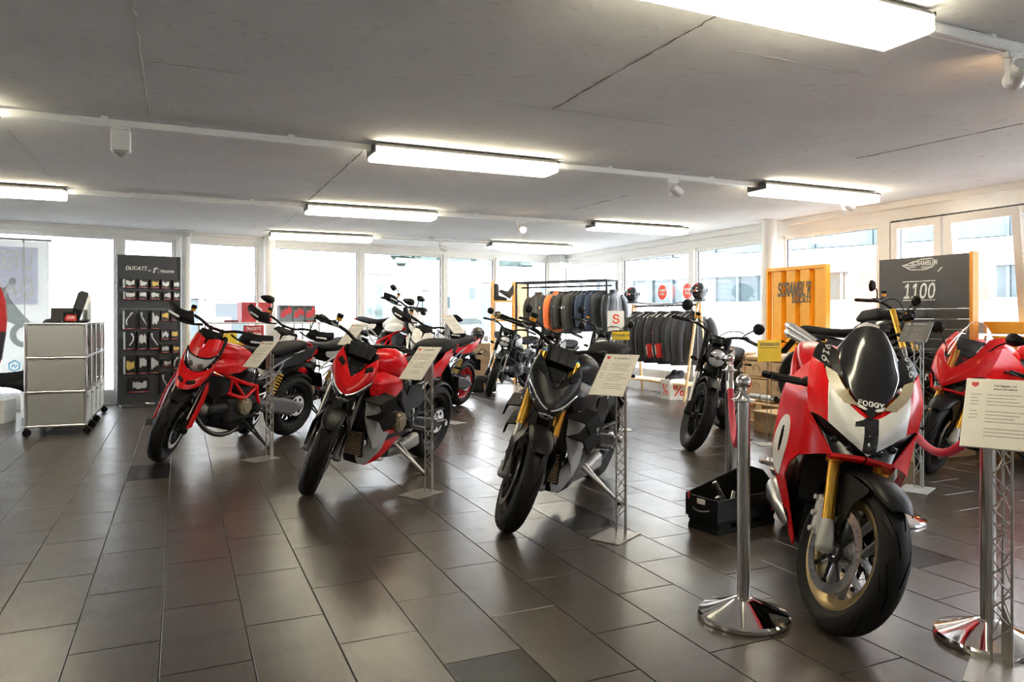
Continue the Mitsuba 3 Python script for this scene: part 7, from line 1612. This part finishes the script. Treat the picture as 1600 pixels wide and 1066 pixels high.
def yellow_sign(px_, d, w, z0, z1, label, rz):
    x, y = away(px_, d); k = thing('yellow_sign', label, 'sign'); tw = M4((x, y, 0), rz)
    add('plate', P(bx(-w / 2, w / 2, -.003, .003, z0, z1, .001), 'yellow_board', False), k, tw)
    for s in (-.02, .02): add('rod', P(tube([(s, .006, .01), (s, .006, z0 + .05)], .0035, 6, 2), 'steel'), k, tw)
    add('base', P(bx(-.12, .12, -.08, .10, 0, .008, .003), 'acrylic', False), k, tw)
    add('lettering', P(mv(stand_up(text('SCRAMBLER', .028, .001, True, True, .85, .1)), .0, -.0035, z1 - .055), 'print_dark', False), k, tw); add('rule', P(bx(-w / 2 + .005, w / 2 - .005, -.0045, -.003, z1 - .075, z1 - .071), 'print_dark', False), k, tw)
yellow_sign(1202, 7.0, .235, .79, .995, 'yellow sign plate on two thin rods beside the rope posts', -18); yellow_sign(970, 7.9, .19, .97, 1.06, 'small yellow sign plate behind the matt black bike', -24)
# ------------------------------------------------------------------ jacket at the left edge, spotlights, tissue on the front track
k = thing('jacket_stand', 'slim dark stand that carries the jacket at the left edge', 'stand'); jx, jy = away(-62, 5.6); JT = M4((jx, jy, 0), -24)
add('pole', P(tube([(0, 0, .01), (0, 0, 1.45)], .014, 10, 2), 'black_satin'), k, JT); add('base', P(lathe([(0, 0), (.2, 0), (.2, .012), (0, .018)][::-1], 32), 'black_satin'), k, JT)
jacket(M4((jx, jy, 1.50), -24 - 90, s=1.05), 'black and red racing jacket cut by the left edge', 'textile_black', 'textile_red', None, 'leather_black', None, 1)
def spot(x, y, label, lit, aim, kind='spot'):
    k = thing('track_spotlight', label, 'spotlight'); tw = M4((x, y, 0))
    add('adapter', P(bx(-.05, .05, -.018, .018, 2.385, 2.416, .003), 'spot_white', False), k, tw)
    if kind == 'box':
        add('housing', P(bx(-.055, .055, -.05, .05, 2.26, 2.39, .004), 'spot_white', False), k, tw); add('lens', P(hs([(-.03, -.02, 2.255), (.03, -.02, 2.255), (0, .02, 2.235)], .012), 'panel_grey'), k, tw); return
    a = np.array(aim, float); a /= np.linalg.norm(a); c = np.array([0.03, 0, 2.32])
    add('arm', P(bx(-.035, -.012, -.012, .012, 2.27, 2.39, .002), 'spot_white', False), k, tw)
    add('head', P(tube([c - a * .075, c - a * .06, c + a * .05, c + a * .055], [.028, .042, .046, .044], 22, 4, smooth_path=False), 'spot_white'), k, tw)
    if lit:
        s = P(tube([c + a * .05, c + a * .058], [.038, .036], 18, 2, smooth_path=False), 'lamp_acrylic'); s['emitter'] = {'type': 'area', 'radiance': {'type': 'rgb', 'value': [lit, lit * .62, lit * .28]}}
        add('bulb', s, k, tw)
    else: add('grille', P(tube([c + a * .05, c + a * .058], [.038, .036], 18, 2, smooth_path=False), 'panel_grey'), k, tw)
spot(-.34, LROW[2], 'square white sensor box on the left part of the second track', 0, (0, 0, -1), 'box')
spot(3.92, LROW[2], 'unlit white spotlight on the track between the second-row lamps', 0, (1, .2, -.4))
spot(3.86, LROW[3], 'small lit spotlight on the third track', 14.0, (-.35, -1, -.45)); spot(3.78, LROW[4], 'small white spotlight on the farthest track', 0, (1, .2, -.3))
spot(3.47, LROW[1], 'lit spotlight at the right edge of the picture on the front track', 22.0, (.85, .95, -.55))
spot(4.6, LROW[1], 'lit spotlight on the front track outside the picture on the right', 60.0, (.8, .75, -.35))
spot(6.0, LROW[2], 'lit spotlight on the second track beside the right lamp', 60.0, (.9, .1, -.3))
# ------------------------------------------------------------------ low platform of the large scrambler
k = thing('platform', 'low wooden platform under the large black scrambler', 'platform')
add('carcass', P(bx(5.58, 6.37, 4.22, 6.10, 0, .195, .004), 'pale_wood', False), k)
for i in range(6): add('plank', P(bx(5.56 + .136 * i, 5.56 + .136 * i + .132, 4.20, 6.12, .197, .22, .002), 'pale_wood', False), k)
k = thing('plinth', 'low grey plinth under the white and red supermoto bike near the back windows', 'plinth'); tw = M4((2.72, 10.56, 0), 290)
add('body', P(bx(-1.02, 1.02, -.42, .46, .0, .225, .006), 'panel_grey', False), k, tw); add('top_board', P(bx(-1.04, 1.04, -.44, .48, .226, .2495, .004), 'box_white', False), k, tw)
# ------------------------------------------------------------------ the motorcycles of the showroom
superbike('red and white faired superbike with a big black 1 on its nose, nearest the camera', (2.29, 2.08), 231, 10, 22, number=True)
superbike('plain red faired superbike with a clear windscreen and mirrors, cut by the right edge', (5.30, 3.88), 186, 9, 12, mirrors=True, screen='screen_clear', rim='black_satin', spoke='black_satin', kind='Y5')
streetfighter('matt black naked sport bike with gold fork legs and winglets behind the front sign', (1.68, 3.80), 222, 'graphite_satin', belly=('grey_satin', 'graphite_satin'), cap='blue_anodised')
streetfighter('glossy red naked sport bike with winglets, second of the front row from the left', (0.80, 5.14), 223, 'red_paint', fork_gold=False, belly=('grey_satin', 'red_paint'))
hypermoto('red supermoto bike with black hand guards and yellow rear spring, leftmost in the front row', (-0.15, 6.86), 222, 9, 30)
hypermoto('red and white supermoto bike with mirrors behind the leftmost bike, grey tail panel', (0.62, 8.10), 222, 9, 30, beak='white_paint', tank='red_paint', tail='grey_satin', mirrors=True)
hypermoto('white and red supermoto bike standing high and turned away, near the back windows', (2.98, 9.85), 290, 8, 14, beak='white_paint', tank='white_paint', flank='white_paint', tail='white_paint', mirrors=True, z=0.25)
hypermoto('red and white supermoto bike with a bright red rear rim, behind the red naked bike', (2.34, 8.60), 221, 9, 28, beak='white_paint', tail='red_paint', rim='red_rim', mirrors=True)
scrambler('black scrambler with round headlight and knobby front tyre beside the red rope post', (4.24, 5.46), 219, 9, 28)
scrambler('dark scrambler with knobby tyre and slim fork in front of the boot shelf', (4.34, 10.5), 222, 9, 24, kind='wire')
scrambler('dark scrambler with yellow details, standing behind the black naked bike', (4.0, 8.3), 226, 8, 26, kind='wire')
scrambler('black scrambler with chrome-ringed headlight near the corner jacket rack', (4.95, 8.6), 226, 8, 24, chrome=True)
scrambler('large black scrambler with gold fork on a low platform before the dark 1100 panel', (6.16, 4.62), 268, 8, 8, fork=('gold_anodised', 'dark_chrome'), z=0.22, big=True)
